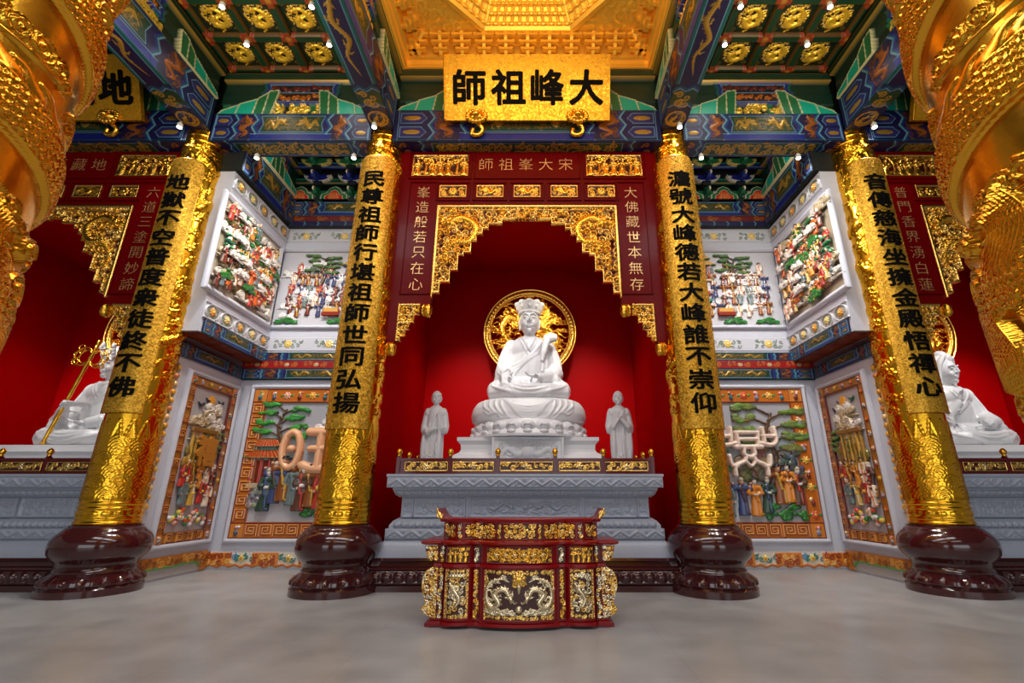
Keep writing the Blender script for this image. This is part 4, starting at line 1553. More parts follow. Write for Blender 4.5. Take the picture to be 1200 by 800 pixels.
def altar(xc, lab):
    t = thing('stone_altar', lab, 'altar', (xc, 9.0, 0))

    def ring(hw, yf, prof, name, m):
        b = MB()
        b.sweep(prof, [(xc + hw, 11.9), (xc + hw, yf), (xc - hw, yf), (xc - hw, 11.9)][::-1])
        return b.build(name, m, t, True, 25)
    # dark polished plinth with a row of lotus bulbs
    ring(2.58, 8.62, [(-.3, 0), (.06, 0), (.06, .09), (.03, .11), (.03, .31), (.05, .33), (.04, .36), (-.02, .38), (-.04, .44), (0.0, .46), (-.02, .5), (-.3, .5)], 'plinth', M_MAROON)
    cv = Cv(5.1, .2, .0125, hexc('42191a'))
    for k in range(26):
        x = -2.55 + (k + .5) * 5.1 / 26
        cv.disc(x, .1, .088, .085, hexc('42191a'), 0, .055)
        cv.tube([(x - .09, .02), (x, .015), (x + .09, .02)], .018, hexc('42191a'), 0, .03)
    cv.mesh('lotus_band', plane((xc, 8.59, .11)), M_MAROON, t)
    # grey stone mouldings
    ring(2.52, 8.72, [(-.4, .5), (.02, .5), (.0, .58), (-.03, .66), (-.08, .74), (-.12, .78), (-.4, .78)], 'sloped_moulding', M_STONE)
    ring(2.42, 8.80, [(-.4, .78), (0, .78), (0, .95), (-.4, .95)], 'lower_band', M_STONE)
    ring(2.38, 8.86, [(-.4, .95), (0, .95), (.0, 1.0), (-.05, 1.07), (-.13, 1.12), (-.4, 1.12)], 'lotus_moulding', M_STONE)
    bd = ring(2.22, 8.98, [(-.5, 1.12), (0, 1.12), (0, 1.47), (-.5, 1.47)], 'body', M_STONE)
    ring(2.26, 8.92, [(-.4, 1.47), (.0, 1.47), (.06, 1.52), (.1, 1.6), (.1, 1.63), (-.4, 1.63)], 'upper_moulding', M_STONE)
    ring(2.44, 8.72, [(-.6, 1.63), (.0, 1.63), (0, 1.8), (.015, 1.82), (.015, 1.86), (-.6, 1.86)], 'cornice', M_STONE)
    b = MB().box(xc - 2.2, xc + 2.2, 9.0, 11.9, 1.6, 1.85)
    b.build('altar_top', M_STONE, t)
    stone_relief(4.84, .16, 1, 'frieze').mesh('carved_band', plane((xc, 8.72, 1.635)), M_STREL, t, back=0)
    stone_relief(4.8, .15, 2, 'frieze').mesh('carved_band', plane((xc, 8.80, .79)), M_STREL, t, back=0)
    stone_relief(4.6, .11, 3, 'bulbs').mesh('lotus_band', plane((xc, 8.86, .96)), M_STREL, t, back=0)
    stone_relief(4.6, .10, 3, 'bulbs').mesh('lotus_band', plane((xc, 8.85, 1.50)), M_STREL, t, back=0)
    for x, w in ((-1.53, .92), (0.0, 2.0), (1.53, .92), (-2.10, .2), (2.10, .2)):
        stone_relief(w, .33, int(w * 10), 'panel').mesh('carved_panel', plane((xc + x, 8.98, 1.13)), M_STREL, bd, back=0)
    # rail
    r = thing('altar_rail', lab.replace('stepped grey stone altar carrying', 'dark red rail with gilt panels before'), 'rail', (xc, 8.9, 1.86))
    b = MB()
    yr = 8.84
    b.box(xc - 2.33, xc + 2.33, yr - .03, yr + .06, 1.862, 1.90, .008)
    b.box(xc - 2.33, xc + 2.33, yr - .03, yr + .06, 2.09, 2.14, .008)
    b.box(xc - 2.3, xc + 2.3, yr, yr + .035, 1.89, 2.10)
    for sg in (-1, 1):
        x0, x1 = sorted((xc + sg * 2.27, xc + sg * 2.33))
        b.box(x0, x1, yr, 10.4, 1.862, 2.12, .008)
    rbd = b.build('rail_boards', M_REDD, r)
    for x, w in ((-1.79, .78), (-.94, .75), (0.02, .96), (.98, .75), (1.83, .78)):
        cv = Cv(w, .165, .0095, hexc('3a0508'))
        for q in ((-w / 2, 0, w / 2, .014), (-w / 2, .151, w / 2, .165), (-w / 2, 0, -w / 2 + .014, .165), (w / 2 - .014, 0, w / 2, .165)):
            cv.rect(*q, GOLD2, 1, .012)
        cv.scrolls(-w * .47, .016, w * .47, .15, .085, int(w * 100), GOLD2, 1, .018, dens=1.1, wd=.26)
        cv.flower(0, .083, .06, PALE, GOLD2, 1, 6, .02)
        cv.mesh('gilt_panel', plane((xc + x, yr - .002, 1.913)), M_CARVE, rbd)
    def post(x, y):
        p = MB().box(x - .035, x + .035, y - .035, y + .045, 1.862, 2.17, .008).build('rail_post', M_REDD, r)
        MB().lathe([(0, .032), (.02, .04), (.035, .028), (.05, .045), (.08, .055), (.11, .048), (.14, .025), (.155, .004)], (x, y, 2.17), 16).build('finial', M_GOLD, p, True)
    for x in (-2.30, -1.37, -.50, .54, 1.42, 2.30):
        post(xc + x, yr)
    for y in (9.5, 10.2):
        for sg in (-1, 1):
            post(xc + sg * 2.30, y)
    return t


altar(0, 'stepped grey stone altar carrying the middle white statue')
altar(-BAY, 'stepped grey stone altar carrying the white statue with a gold staff at left')
altar(BAY, 'stepped grey stone altar carrying the white veiled statue at right')

# ------------------------------------------------------------------ openwork gilt halo discs
def halo_cv():
    Rh = 1.25
    cv = Cv(2 * Rh, 2 * Rh, .0115, hexc('5a2a04'), .4, keep=False)
    c = Rh
    cv.dragon([(-.25, c + .28), (-.55, c + .45), (-.75, c + .1), (-.5, c - .3), (-.1, c - .2)], .1, GOLD, 1, .07)
    cv.dragon([(.15, c + .5), (-.05, c + .72), (.28, c + .85), (.48, c + .5), (.3, c + .2), (.62, c + .0), (.8, c - .3), (.5, c - .45)], .105, GOLD, 1, .075)
    cv.dragon([(.2, c - .1), (.45, c - .05), (.62, c - .3), (.4, c - .62), (.0, c - .75), (-.4, c - .7)], .09, GOLD, 1, .07)
    rg = random.Random(4)
    for k in range(70):
        t, r = rg.uniform(0, 6.28), 1.02 * math.sqrt(rg.uniform(.02, .9))
        x, y = r * math.cos(t), c + r * math.sin(t)
        cv.cloud(x, y, rg.uniform(.055, .085), GOLD, 1, rg.choice((-1, 1)), .045)
    for k in range(90):
        t, r = rg.uniform(0, 6.28), 1.03 * math.sqrt(rg.uniform(.05, .85))
        x, y = r * math.cos(t), c + r * math.sin(t)
        L = rg.uniform(.14, .24)
        cv.tube(smooth_path([(x - L, y - .02), (x - L * .3, y + .05), (x + L * .3, y - .04), (x + L, y + .03)], 4), [.012, .03, .02, .006], GOLD, 1, .04)
    for k in range(60):
        t = k * PI / 30
        cv.tube([(1.05 * math.cos(t), c + 1.05 * math.sin(t)), (1.07 * math.cos(t + .1), c + 1.07 * math.sin(t + .1))], .03, GOLD, 1, .03)
    cv.disc(0, c, Rh * .995, Rh * .995, GOLD, 1, .10, ring=.84, force=True)
    for k in range(72):
        t = k * PI / 36
        cv.disc(1.145 * math.cos(t), c + 1.145 * math.sin(t), .045, .03, GOLD2, 1, .015, .095, ang=t)
    for rr in (1.06, 1.225):
        P = [(rr * math.cos(t), c + rr * math.sin(t)) for t in np.linspace(0, 2 * PI, 73)]
        cv.tube(P, .022, GOLD2, 1, .03, .07)
    return cv


hc = halo_cv()
for k, lab in ((0, 'openwork gilt halo disc with dragons behind the middle statue'), (-1, 'gilt halo disc behind the left white statue with the staff'), (1, 'gilt halo disc behind the white veiled statue at right')):
    x = k * BAY + .02
    t = thing('halo', lab, 'halo', (x, 12.0, 4.39), 'gilt halo discs')
    o = hc.mesh('halo_disc', plane((x, 12.0, 4.39)), M_CARVE, t, back=.05, backface=True)
    MB().tube([(x, 12.04, 5.0), (x, YN, 5.0)], .05, 8).build('wall_mount', M_DARK, t)
    MB().tube([(x, 12.04, 6.3), (x, YN, 6.3)], .05, 8).build('wall_mount', M_DARK, t)

# ------------------------------------------------------------------ gilded caisson above the middle aisle
CY, CH = 5.53, 2.81
t = thing('gilded_caisson', 'glowing gold caisson ceiling with bracketed frame and latticed octagonal well, top centre', 'ceiling', (0, CY, 10.6))
sq = [(-CH, CY - CH), (CH, CY - CH), (CH, CY + CH), (-CH, CY + CH)]
b = MB()
b.sweep([(.06, 10.6), (0, 10.58), (-.05, 10.60), (-.06, 10.68), (-.09, 10.70), (-.09, 10.80), (-.06, 10.82), (-.08, 10.92), (-.14, 10.94), (-.14, 11.10)], sq, closed=True)
b.build('caisson_frame', M_GOLDC, t, False)
b = MB()
b.sweep([(-.14, 10.94), (-.16, 11.42), (-.2, 11.42)], sq, closed=True)
b.build('caisson_wall', M_GOLDC, t)
br = MB()
for (w, y, z) in ((.30, .10, 11.0), (.40, .18, 11.12), (.47, .26, 11.24)):
    br.box(-w / 2, w / 2, -y - .07, -y + .04, z, z + .06, .008)
    for sg in (-1, 0, 1):
        br.box(sg * w * .42 - .03, sg * w * .42 + .03, -y - .06, -y + .04, z + .05, z + .085, .006)
br.prism([(0, 10.95), (.06, 10.95), (.15, 11.02), (.2, 11.12), (.3, 11.2), (.34, 11.33), (0, 11.33)], lambda p, q: (-.035, -p, q), lambda p, q: (.035, -p, q))
first = None
k = 0
N = 11
for side in range(4):
    for i in range(N):
        u = -CH + .36 + i * (2 * CH - .72) / (N - 1)
        if first is None:
            first = o = br.build('caisson_bracket', M_GOLDC, t)
        else:
            o = first.copy()
            COL.objects.link(o)
        a = (0, PI / 2, PI, -PI / 2)[side]
        p = Matrix.Rotation(a, 4, 'Z') @ Vector((u, CH - .14, 0))
        o.parent = t
        o.matrix_parent_inverse = Matrix.Translation(-Vector(t.location))
        o.location = (p.x, CY + p.y, 0)
        o.rotation_euler = (0, 0, a)
for i in range(4):
    a = PI / 4 + i * PI / 2
    b = MB()
    d = Vector((math.cos(a), math.sin(a)))
    c = Vector((0, CY)) + d * (CH * 1.414 - .24)
    q = c - d * .45
    b.tube([(c.x, c.y, 11.0), (q.x, q.y, 11.32)], .06, 6)
    b.build('corner_bracket', M_GOLDC, t)
# flat gilt soffit with an octagonal opening
AP_ = 2.30
si = CH - .36
cv = Cv(2 * (CH - .15), 2 * (CH - .15), .03, GOLD, 1)
W2 = CH - .15
oc = [(AP_ / math.cos(PI / 8) * math.cos(PI / 8 + k * PI / 4), W2 + AP_ / math.cos(PI / 8) * math.sin(PI / 8 + k * PI / 4)) for k in range(8)]
for k in range(4):
    a = PI / 4 + k * PI / 2
    mx, my = 2.85 * math.cos(a), W2 + 2.85 * math.sin(a)
    for q in range(7):
        cv.spiral(mx + .32 * math.cos(a + 1.57) * (q - 3), my + .32 * math.sin(a + 1.57) * (q - 3), .16, GOLD, 1, 1.5, q, 1 if q % 2 else -1, .16, .03)
    cv.scrolls(mx - .7, my - .7, mx + .7, my + .7, .24, k, GOLD, 1, .022, wd=.16)
cv.poly(oc, GOLD, 1, cut=True)
cv.mesh('soffit_panel', plane((0, CY - W2, 11.36), (-1, 0, 0), (0, 1, 0), (0, 0, -1)), M_GOLDC, t, back=.04)
oc2 = [(x, y - W2 + CY) for x, y in oc]
b = MB()
b.sweep([(.12, 11.36), (.10, 11.31), (.0, 11.30), (-.05, 11.36), (-.05, 11.5)], oc2, closed=True)
b.build('octagon_moulding', M_GOLDC, t)
# eight sloping lattice sides
for k in range(8):
    a = PI / 8 + k * PI / 4 + PI / 8
    w0, w1, sl = 2 * AP_ * math.tan(PI / 8), 1.15, 1.25
    cv = Cv(w0, sl, .016, (.45, .2, .02), .8)
    for j in range(7):
        y = sl * (j + .2) / 6.6
        cv.tube([(-w0, y), (w0, y)], .034, GOLD, 1, .06)
        for i in range(-7, 8):
            x = i * .175 + (.0875 if j % 2 else 0)
            cv.rect(x - .045, y - .03, x + .045, y + .03, GOLD2, 1, .085)
    for i in range(-7, 8):
        x = i * .175
        cv.tube([(x, 0), (x * w1 / w0, sl)], .022, GOLD, 1, .045)
    cv.poly([(w0 / 2, 0), (w0, 0), (w0, sl), (w1 / 2, sl)], GOLD, 1, cut=True)
    cv.poly([(-w0 / 2, 0), (-w0, 0), (-w0, sl), (-w1 / 2, sl)], GOLD, 1, cut=True)
    for sg in (-1, 1):
        cv.tube([(sg * w0 / 2, 0), (sg * w1 / 2, sl)], .05, GOLD, 1, .07)
    d = np.array((math.cos(a), math.sin(a), 0))
    rise, run = .80, AP_ - w1 / 2 / math.tan(PI / 8)
    L = math.hypot(rise, run)
    V = (-d * run + np.array((0, 0, rise))) / L
    U = np.array((d[1], -d[0], 0))
    Nn = np.cross(U, V)
    cv.mesh('lattice_side', plane(np.array((0, CY, 11.42)) + d * AP_, U, V * (L / sl), Nn), M_GOLDC, t, back=.02)
MB().lathe([(12.2, 1.5), (12.24, 1.5)], (0, CY, 0), 8, a0=PI / 8).build('well_cover', M_GOLDC, t)

# ------------------------------------------------------------------ inscribed plaques hung on the beams
P0, P1 = Vector((0, 8.02, 9.0)), Vector((0, 7.50, 10.22))
V = (P1 - P0).normalized()
LP = (P1 - P0).length


def plaque(xc, txt, lab):
    t = thing('plaque', lab, 'plaque', (xc, 8.02, 9.0))
    Nn = Vector((1, 0, 0)).cross(V)
    W = 3.48
    b = MB()
    o = Vector((xc, 0, 0)) + P0
    for (w, y0, y1, d0, d1) in ((W, 0, LP, -.09, 0), ):
        vs = []
        for d in (d0, d1):
            for y in (y0, y1):
                for x in (-w / 2, w / 2):
                    vs.append(o + Vector((x, 0, 0)) + V * y + Nn * d)
        b.add(vs, [(0, 2, 3, 1), (4, 5, 7, 6), (0, 1, 5, 4), (2, 6, 7, 3), (0, 4, 6, 2), (1, 3, 7, 5)])
    bo = b.build('board', M_FLAKEP, t)
    fn = plane(o, (1, 0, 0), V, Nn)
    f = Cv(W, LP, .03, GOLD, 1)
    f.K[:] = False
    for q in ((-W / 2, 0, W / 2, .03), (-W / 2, LP - .03, W / 2, LP), (-W / 2, 0, -W / 2 + .03, LP), (W / 2 - .03, 0, W / 2, LP)):
        f.rect(*q, GOLD, 1, .012)
    f.mesh('rim', fn, M_FLAKEP, bo, back=.0)
    n = len(txt)
    for k, ch in enumerate(txt):
        letter(ch, (k - (n - 1) / 2) * .815 + .02, LP * .5, .74, M_BLACK, bo, fn, bold=.02, depth=.02, lift=.012)
    b = MB()
    vs = [(xc - 1.4, 7.95, 9.2), (xc + 1.4, 7.95, 9.2)]
    for sg in (-1, 1):
        b.box(xc + sg * 1.2 - .05, xc + sg * 1.2 + .05, 7.9, 8.45, 9.5, 9.6)
    b.build('hanger', M_DARK, t)
    for sg in (-1, 1):
        cx = xc + sg * 1.06
        g = MB()
        rg = random.Random(3)
        g.ell((cx, 7.99, 9.06), (.17, .12, .13), 14, 10)
        for k in range(16):
            a = k * 2 * PI / 16
            g.ell((cx + .19 * math.cos(a), 7.98, 9.07 + .14 * math.sin(a)), (.055, .06, .05), 8, 6)
        g.ell((cx, 7.87, 9.03), (.08, .07, .06), 10, 8)
        for q in (-1, 1):
            g.ell((cx + q * .07, 7.88, 9.11), (.035, .03, .03), 8, 6)
        g.tube(smooth_path3([(cx, 8.05, 8.98), (cx + .12, 8.1, 8.86), (cx + .05, 8.14, 8.74), (cx - .1, 8.14, 8.76), (cx - .08, 8.12, 8.88)]), .05, 8)
        g.build('beast_hook', M_GOLD, t, True)
    return t


def smooth_path3(pts, n=5):
    return [tuple(p) for p in smooth_path(pts, n)]


plaque(0, '師祖峰大', 'large gold flake plaque with four black characters, hung above the middle shrine')
plaque(-9.85, '薩菩藏地', 'gold flake plaque with black characters at upper left, half hidden by the dragon column')
plaque(9.85, '薩菩音觀', 'gold flake plaque at upper right, almost fully hidden by the dragon column')

# ------------------------------------------------------------------ small white downlights
lens = None


def downlight(x, y, z, lab, grp='small white downlights'):
    o = MB().lathe([(-.10, .052), (-.02, .055), (0, .03), (.06, .012)], (0, 0, 0), 16).build('downlight', M_LAMPB, None, True, 40)
    o.location = (x, y, z)
    tag(o, lab, 'lamp', grp)
    l = MB().lathe([(-.112, .046), (-.101, .046)], (0, 0, 0), 16).build('lamp_lens', M_LAMP, o)
    l.matrix_parent_inverse = Matrix()
    light('SPOT', 'downlight_beam', (x, y, z - .14), (x, y, z - 3), 45, NEUT, .04, angle=110, blend=.8)


for s, nm in ((-1, 'left'), (1, 'right')):
    for (X, Y, z, w) in ((5.87, 7.49, 10.56, 'rear coffer crossing nearer the outer column'), (4.14, 7.49, 10.56, 'rear coffer crossing nearer the middle'),
                         (5.87, 6.68, 10.56, 'front coffer crossing nearer the outer column'), (4.14, 6.68, 10.56, 'front coffer crossing nearer the middle'),
                         (XI + .1, 8.05, 8.95, 'beam just above the inner column'), (XO + .2, 8.05, 8.95, 'beam just above the outer column'),
                         (6.0, 8.7, 8.70, 'underside of the cross beam, nearer the outer column'), (3.85, 8.7, 8.70, 'underside of the cross beam, nearer the inner column')):
        downlight(s * X, Y, z, '%s white downlight on the %s' % (nm, w))

# ------------------------------------------------------------------ white marble statues
def fuse(mb, voxel, it=6, fac=.5):
    me = bpy.data.meshes.new('tmp')
    me.from_pydata(mb.v, [], mb.f)
    o = bpy.data.objects.new('tmp', me)
    COL.objects.link(o)
    r = o.modifiers.new('r', 'REMESH')
    r.mode = 'VOXEL'
    r.voxel_size = voxel
    r.adaptivity = 0
    if it:
        sm = o.modifiers.new('s', 'SMOOTH')
        sm.factor = fac
        sm.iterations = it
    dg = bpy.context.evaluated_depsgraph_get()
    dg.update()
    res = bpy.data.meshes.new_from_object(o.evaluated_get(dg))
    bpy.data.objects.remove(o)
    bpy.data.meshes.remove(me)
    return res


def me_to_mb(me):
    b = MB()
    b.v = [v.co[:] for v in me.vertices]
    b.f = [tuple(p.vertices) for p in me.polygons]
    return b


def slim(me, xc, fn):
    for v in me.vertices:
        v.co.x = xc + (v.co.x - xc) * fn(v.co.z)


def with_head(me, hm):
    bm = bmesh.new()
    bm.from_mesh(me)
    bm.from_mesh(hm)
    bm.to_mesh(me)
    bm.free()
    bpy.data.meshes.remove(hm)
    return me


def on_front(me, curves, y_from):
    """lay tubes (folds of cloth) on the front of a body; curves: ([(x, z)], radius, sink)"""
    bv = BVHTree.FromPolygons([v.co[:] for v in me.vertices], [tuple(p.vertices) for p in me.polygons])
    b = MB()
    for pts, r, sink in curves:
        P = []
        for x, z in smooth_path(pts, 5):
            h = bv.ray_cast(Vector((x, y_from, z)), Vector((0, 1, 0)))
            if h[0] is not None:
                P.append((x, h[0].y + r * sink, z))
        if len(P) > 2:
            n = len(P)
            b.tube(P, [r * (.35 + .65 * math.sin(PI * (.12 + .76 * k / (n - 1)))) for k in range(n)], 8)
    return b


def merged(*bs):
    m = MB()
    for q in bs:
        m.add(q.v, q.f)
    return m


def finish(me, name, parent, m=None):
    me.name = name
    me.materials.clear()
    me.polygons.foreach_set('use_smooth', np.ones(len(me.polygons), bool))
    return link(name, me, m or M_MARBLE, parent)


def face(b, c, s, yaw=0.0, crown=None, hood=False, bald=False):
    """head at c (centre), s = half head height; looks towards -Y turned by yaw"""
    M = Matrix.Translation(c) @ Matrix.Rotation(yaw, 4, 'Z') @ Matrix.Scale(s, 4)
    h = MB()
    h.ell((0, .02, .05), (.76, .82, .95), 24, 18)
    h.ell((0, -.16, -.42), (.58, .56, .52), 20, 14)          # jaw
    h.ell((0, -.42, -.1), (.5, .36, .5), 16, 12)
    h.ell((0, -.56, -.74), (.22, .2, .2), 12, 10)            # chin
    for k in (-1, 1):
        h.ell((k * .3, -.5, -.28), (.26, .24, .26), 12, 10)  # cheeks
        h.tube([(k * .08, -.80, .2), (k * .3, -.80, .3), (k * .55, -.62, .22)], [.05, .075, .05], 8)   # brow
        h.ell((k * .3, -.70, .08), (.19, .1, .075), 12, 8)   # eyelids
        h.ell((k * (.72 if bald else .78), .08, -.05), (.09, .18, .28), 10, 10)   # ear
        h.ell((k * (.69 if bald else .76), .06, -.40), (.07, .1, .16), 10, 8)  # long lobe
    h.tube([(0, -.80, .22), (0, -.88, -.02), (0, -.93, -.2)], [.06, .08, .10], 8)                      # nose
    for k in (-1, 1):
        h.ell((k * .09, -.84, -.2), (.08, .09, .06), 8, 6)
    h.tube([(-.24, -.70, -.46), (0, -.80, -.43), (.24, -.70, -.46)], [.03, .06, .03], 8)              # lips
    h.tube([(-.18, -.70, -.53), (0, -.78, -.55), (.18, -.70, -.53)], [.03, .06, .03], 8)
    h.tube([(0, .1, -.6), (0, .12, -1.35)], [.36 if bald else .42, .5], 14)                                             # neck
    if crown == 'patriarch':
        h.lathe([(.40, .86), (.46, .90), (.52, .88), (.75, .96), (1.05, 1.08), (1.12, 1.02), (1.0, .6)], (0, .02, 0), 48, lambda a, z: .06 * abs(math.cos(a * 2.5 + .785)) if z > .7 else 0)
        for k in range(5):
            a = -PI / 2 + (k - 2) * .62
            h.ell((.98 * math.cos(a), .98 * math.sin(a), 1.05), (.26, .12, .17), 12, 8)
            h.ell((.98 * math.cos(a), .98 * math.sin(a), .78), (.12, .08, .15), 10, 8)
        h.ell((0, .05, 1.05), (.62, .62, .38), 16, 10)
        h.ell((0, -.1, 1.38), (.16, .16, .16), 10, 8)
    elif crown == 'leaf':
        for k in range(5):
            a = -PI / 2 + (k - 2) * .72
            for q in range(4):
                h.ell(((.8 + .09 * q) * math.cos(a), (.8 + .09 * q) * math.sin(a), .5 + .2 * q), (.3 - .05 * q if q else .26, .13, .2), 12, 8)
            h.ell((.95 * math.cos(a), .95 * math.sin(a), .72), (.13, .1, .22), 8, 8)
        h.ell((0, .1, .8), (.6, .6, .6), 16, 10)
        h.lathe([(.38, .82), (.5, .86), (.55, .8)], (0, .02, 0), 32)
    elif crown == 'veil':
        h.ell((0, .2, .3), (.98, .86, 1.02), 24, 16)
        h.ell((0, .05, 1.1), (.52, .5, .45), 16, 12)
        h.ell((0, -.5, .86), (.3, .2, .34), 12, 10)
        for k in (-1, 1):
            h.tube(smooth_path3([(k * .5, -.42, 1.0), (k * .84, -.22, .5), (k * .92, -.05, -.1), (k * .98, .08, -.8), (k * 1.25, .2, -1.5)]), .2, 10)
            h.ell((k * .75, .35, -.7), (.45, .4, .7), 14, 10)
    for v in h.v:
        pass
    b.add([(M @ Vector(v))[:] for v in h.v], h.f)


def hand(b, wrist, palm_dir, finger_dir, s, side=1, curl=.5):
    """hand with palm, four unequal fingers and a thumb; s = hand length"""
    w, f = Vector(wrist), Vector(finger_dir).normalized()
    p = Vector(palm_dir).normalized()
    p = (p - f * p.dot(f)).normalized()
    x = f.cross(p) * side
    c = w + f * s * .25
    rot = Matrix((x, f, p)).transposed()
    b.ell(c, (s * .22, s * .30, s * .11), 14, 10, rot)
    for k, L in enumerate((.42, .5, .47, .36)):
        r0 = w + f * s * .48 + x * s * (.15 - .1 * k)
        k1 = r0 + (f * math.cos(curl * .4) + p * math.sin(curl * .4)) * s * L * .45
        k2 = k1 + (f * math.cos(curl) + p * math.sin(curl)) * s * L * .32
        k3 = k2 + (f * math.cos(curl * 1.6) + p * math.sin(curl * 1.6)) * s * L * .26
        b.tube([r0 - f * s * .12, r0, k1, k2, k3], [s * .055, s * .058, s * .053, s * .048, s * .034], 8)
    t0 = w + f * s * .16 + x * s * .16
    t1 = t0 + (x * .8 + f * .6 + p * .3).normalized() * s * .22
    t2 = t1 + (f * .9 + x * .1 + p * .5).normalized() * s * .2
    b.tube([t0, t1, t2], [s * .075, s * .062, s * .04], 8)


def seated_body(xc, y0, z0, pose):
    """robed figure sitting cross-legged; z0 = seat level; about 2.75 m tall without crown"""
    b = MB()
    E = lambda x, y, z, rx, ry, rz: b.ell((xc + x, y0 + y, z0 + z), (rx, ry, rz), 22, 16)
    T = lambda P, r, n=12: b.tube([(xc + p[0], y0 + p[1], z0 + p[2]) for p in P], r, n)
    E(0, .05, .32, .74, .55, .40)
    for k in (-1, 1):
        T([(k * .25, -.05, .34), (k * .55, -.25, .32), (k * .80, -.38, .26)], [.30, .30, .26])
        E(k * .76, -.38, .25, .24, .34, .25)
        T([(k * .84, -.46, .2), (k * .45, -.72, .18), (-k * .12, -.78, .2)], [.22, .2, .16])
    E(0, -.5, .16, .75, .36, .18)
    E(0, .08, .92, .60, .42, .75)
    E(0, .04, 1.38, .60, .37, .36)
    E(0, .1, 1.56, .46, .28, .2)
    for k in (-1, 1):
        E(k * .53, .06, 1.40, .21, .24, .25)
        T([(k * .56, .06, 1.42), (k * .70, .0, 1.05), (k * .74, -.08, .80)], [.2, .22, .22])
        if (k < 0 and pose in ('patriarch',)):
            T([(k * .74, -.08, .80), (k * .68, -.42, .66), (k * .56, -.66, .60)], [.22, .19, .13])
            E(k * .74, -.25, .58, .14, .36, .28)
        elif k < 0 and pose == 'staff':
            T([(k * .74, -.08, .80), (k * .62, -.50, .60), (k * .24, -.80, .82)], [.2, .17, .11])
            E(k * .6, -.42, .48, .1, .3, .3)
        elif k < 0:
            T([(k * .74, -.08, .80), (k * .60, -.45, .85), (k * .34, -.56, 1.15)], [.2, .16, .1])
            E(k * .68, -.3, .62, .12, .3, .3)
        else:
            T([(k * .74, -.08, .80), (k * .60, -.45, .62), (k * .26, -.66, .52)], [.22, .19, .13])
            E(k * .66, -.32, .46, .16, .34, .22)
    # open lower hem of the robe
    E(0, -.68, .12, .5, .22, .12)
    # hands
    if pose == 'patriarch':
        hand(b, (xc - .56, y0 - .66, z0 + .62), (0, .8, -.2), (0, -.55, -.9), .44, 1, .35)
        hand(b, (xc + .28, y0 - .68, z0 + .53), (0, -.1, 1), (-1, -.25, .05), .44, -1, .5)
    elif pose == 'staff':
        hand(b, (xc - .24, y0 - .80, z0 + .80), (.9, -.4, .1), (.1, -.35, .9), .40, 1, 1.9)
        hand(b, (xc + .28, y0 - .68, z0 + .53), (0, -.1, 1), (-1, -.25, .05), .42, -1, .5)
    else:
        hand(b, (xc - .34, y0 - .56, z0 + 1.15), (.2, -1, .1), (.2, -.2, 1), .38, 1, .4)
        hand(b, (xc + .28, y0 - .68, z0 + .53), (0, -.1, 1), (-1, -.25, .05), .42, -1, .5)
    return b


def folds_seated(xc, z0):
    F = []
    for k in range(5):
        o = k * .085
        F.append(([(xc + .40 - o * .3, z0 + 1.58 - o), (xc + .12 - o, z0 + 1.22 - o), (xc - .25 - o * .5, z0 + .98 - o), (xc - .52, z0 + .92 - o)], .036, -.05))
    F.append(([(xc - .22, z0 + 1.66), (xc - .02, z0 + 1.34), (xc + .10, z0 + 1.20)], .036, 0))
    F.append(([(xc - .30, z0 + 1.62), (xc - .10, z0 + 1.30), (xc + .02, z0 + 1.14)], .03, 0))
    F.append(([(xc + .22, z0 + 1.66), (xc + .02, z0 + 1.36), (xc - .2, z0 + 1.16)], .03, 0))
    for k in range(4):
        o = k * .075
        F.append(([(xc - .62 + o, z0 + .36 - o * .2), (xc - .3, z0 + .30 - o), (xc, z0 + .26 - o), (xc + .3, z0 + .30 - o), (xc + .62 - o, z0 + .36 - o * .2)], .026, .2))
    for sg in (-1, 1):
        for k in range(4):
            F.append(([(xc + sg * (.58 + .06 * k), z0 + 1.35 - .1 * k), (xc + sg * (.72 + .02 * k), z0 + 1.0 - .1 * k), (xc + sg * .66, z0 + .72 - .06 * k)], .03, .0))
            F.append(([(xc + sg * (.88 - .07 * k), z0 + .34 - .03 * k), (xc + sg * (.66 - .08 * k), z0 + .22 - .03 * k), (xc + sg * (.36 - .08 * k), z0 + .16 - .02 * k)], .03, .0))
    for sg in (-1, 1):
        for k in range(3):
            F.append(([(xc + sg * (.50 + .05 * k), z0 + .80 - .04 * k), (xc + sg * (.64 + .04 * k), z0 + .58 - .05 * k), (xc + sg * (.60 + .08 * k), z0 + .40 - .05 * k)], .024, .2))
    for k in range(3):
        F.append(([(xc - .34 + .04 * k, z0 + .62 - .09 * k), (xc - .02, z0 + .50 - .09 * k), (xc + .30 - .04 * k, z0 + .60 - .09 * k)], .024, .2))
    return F


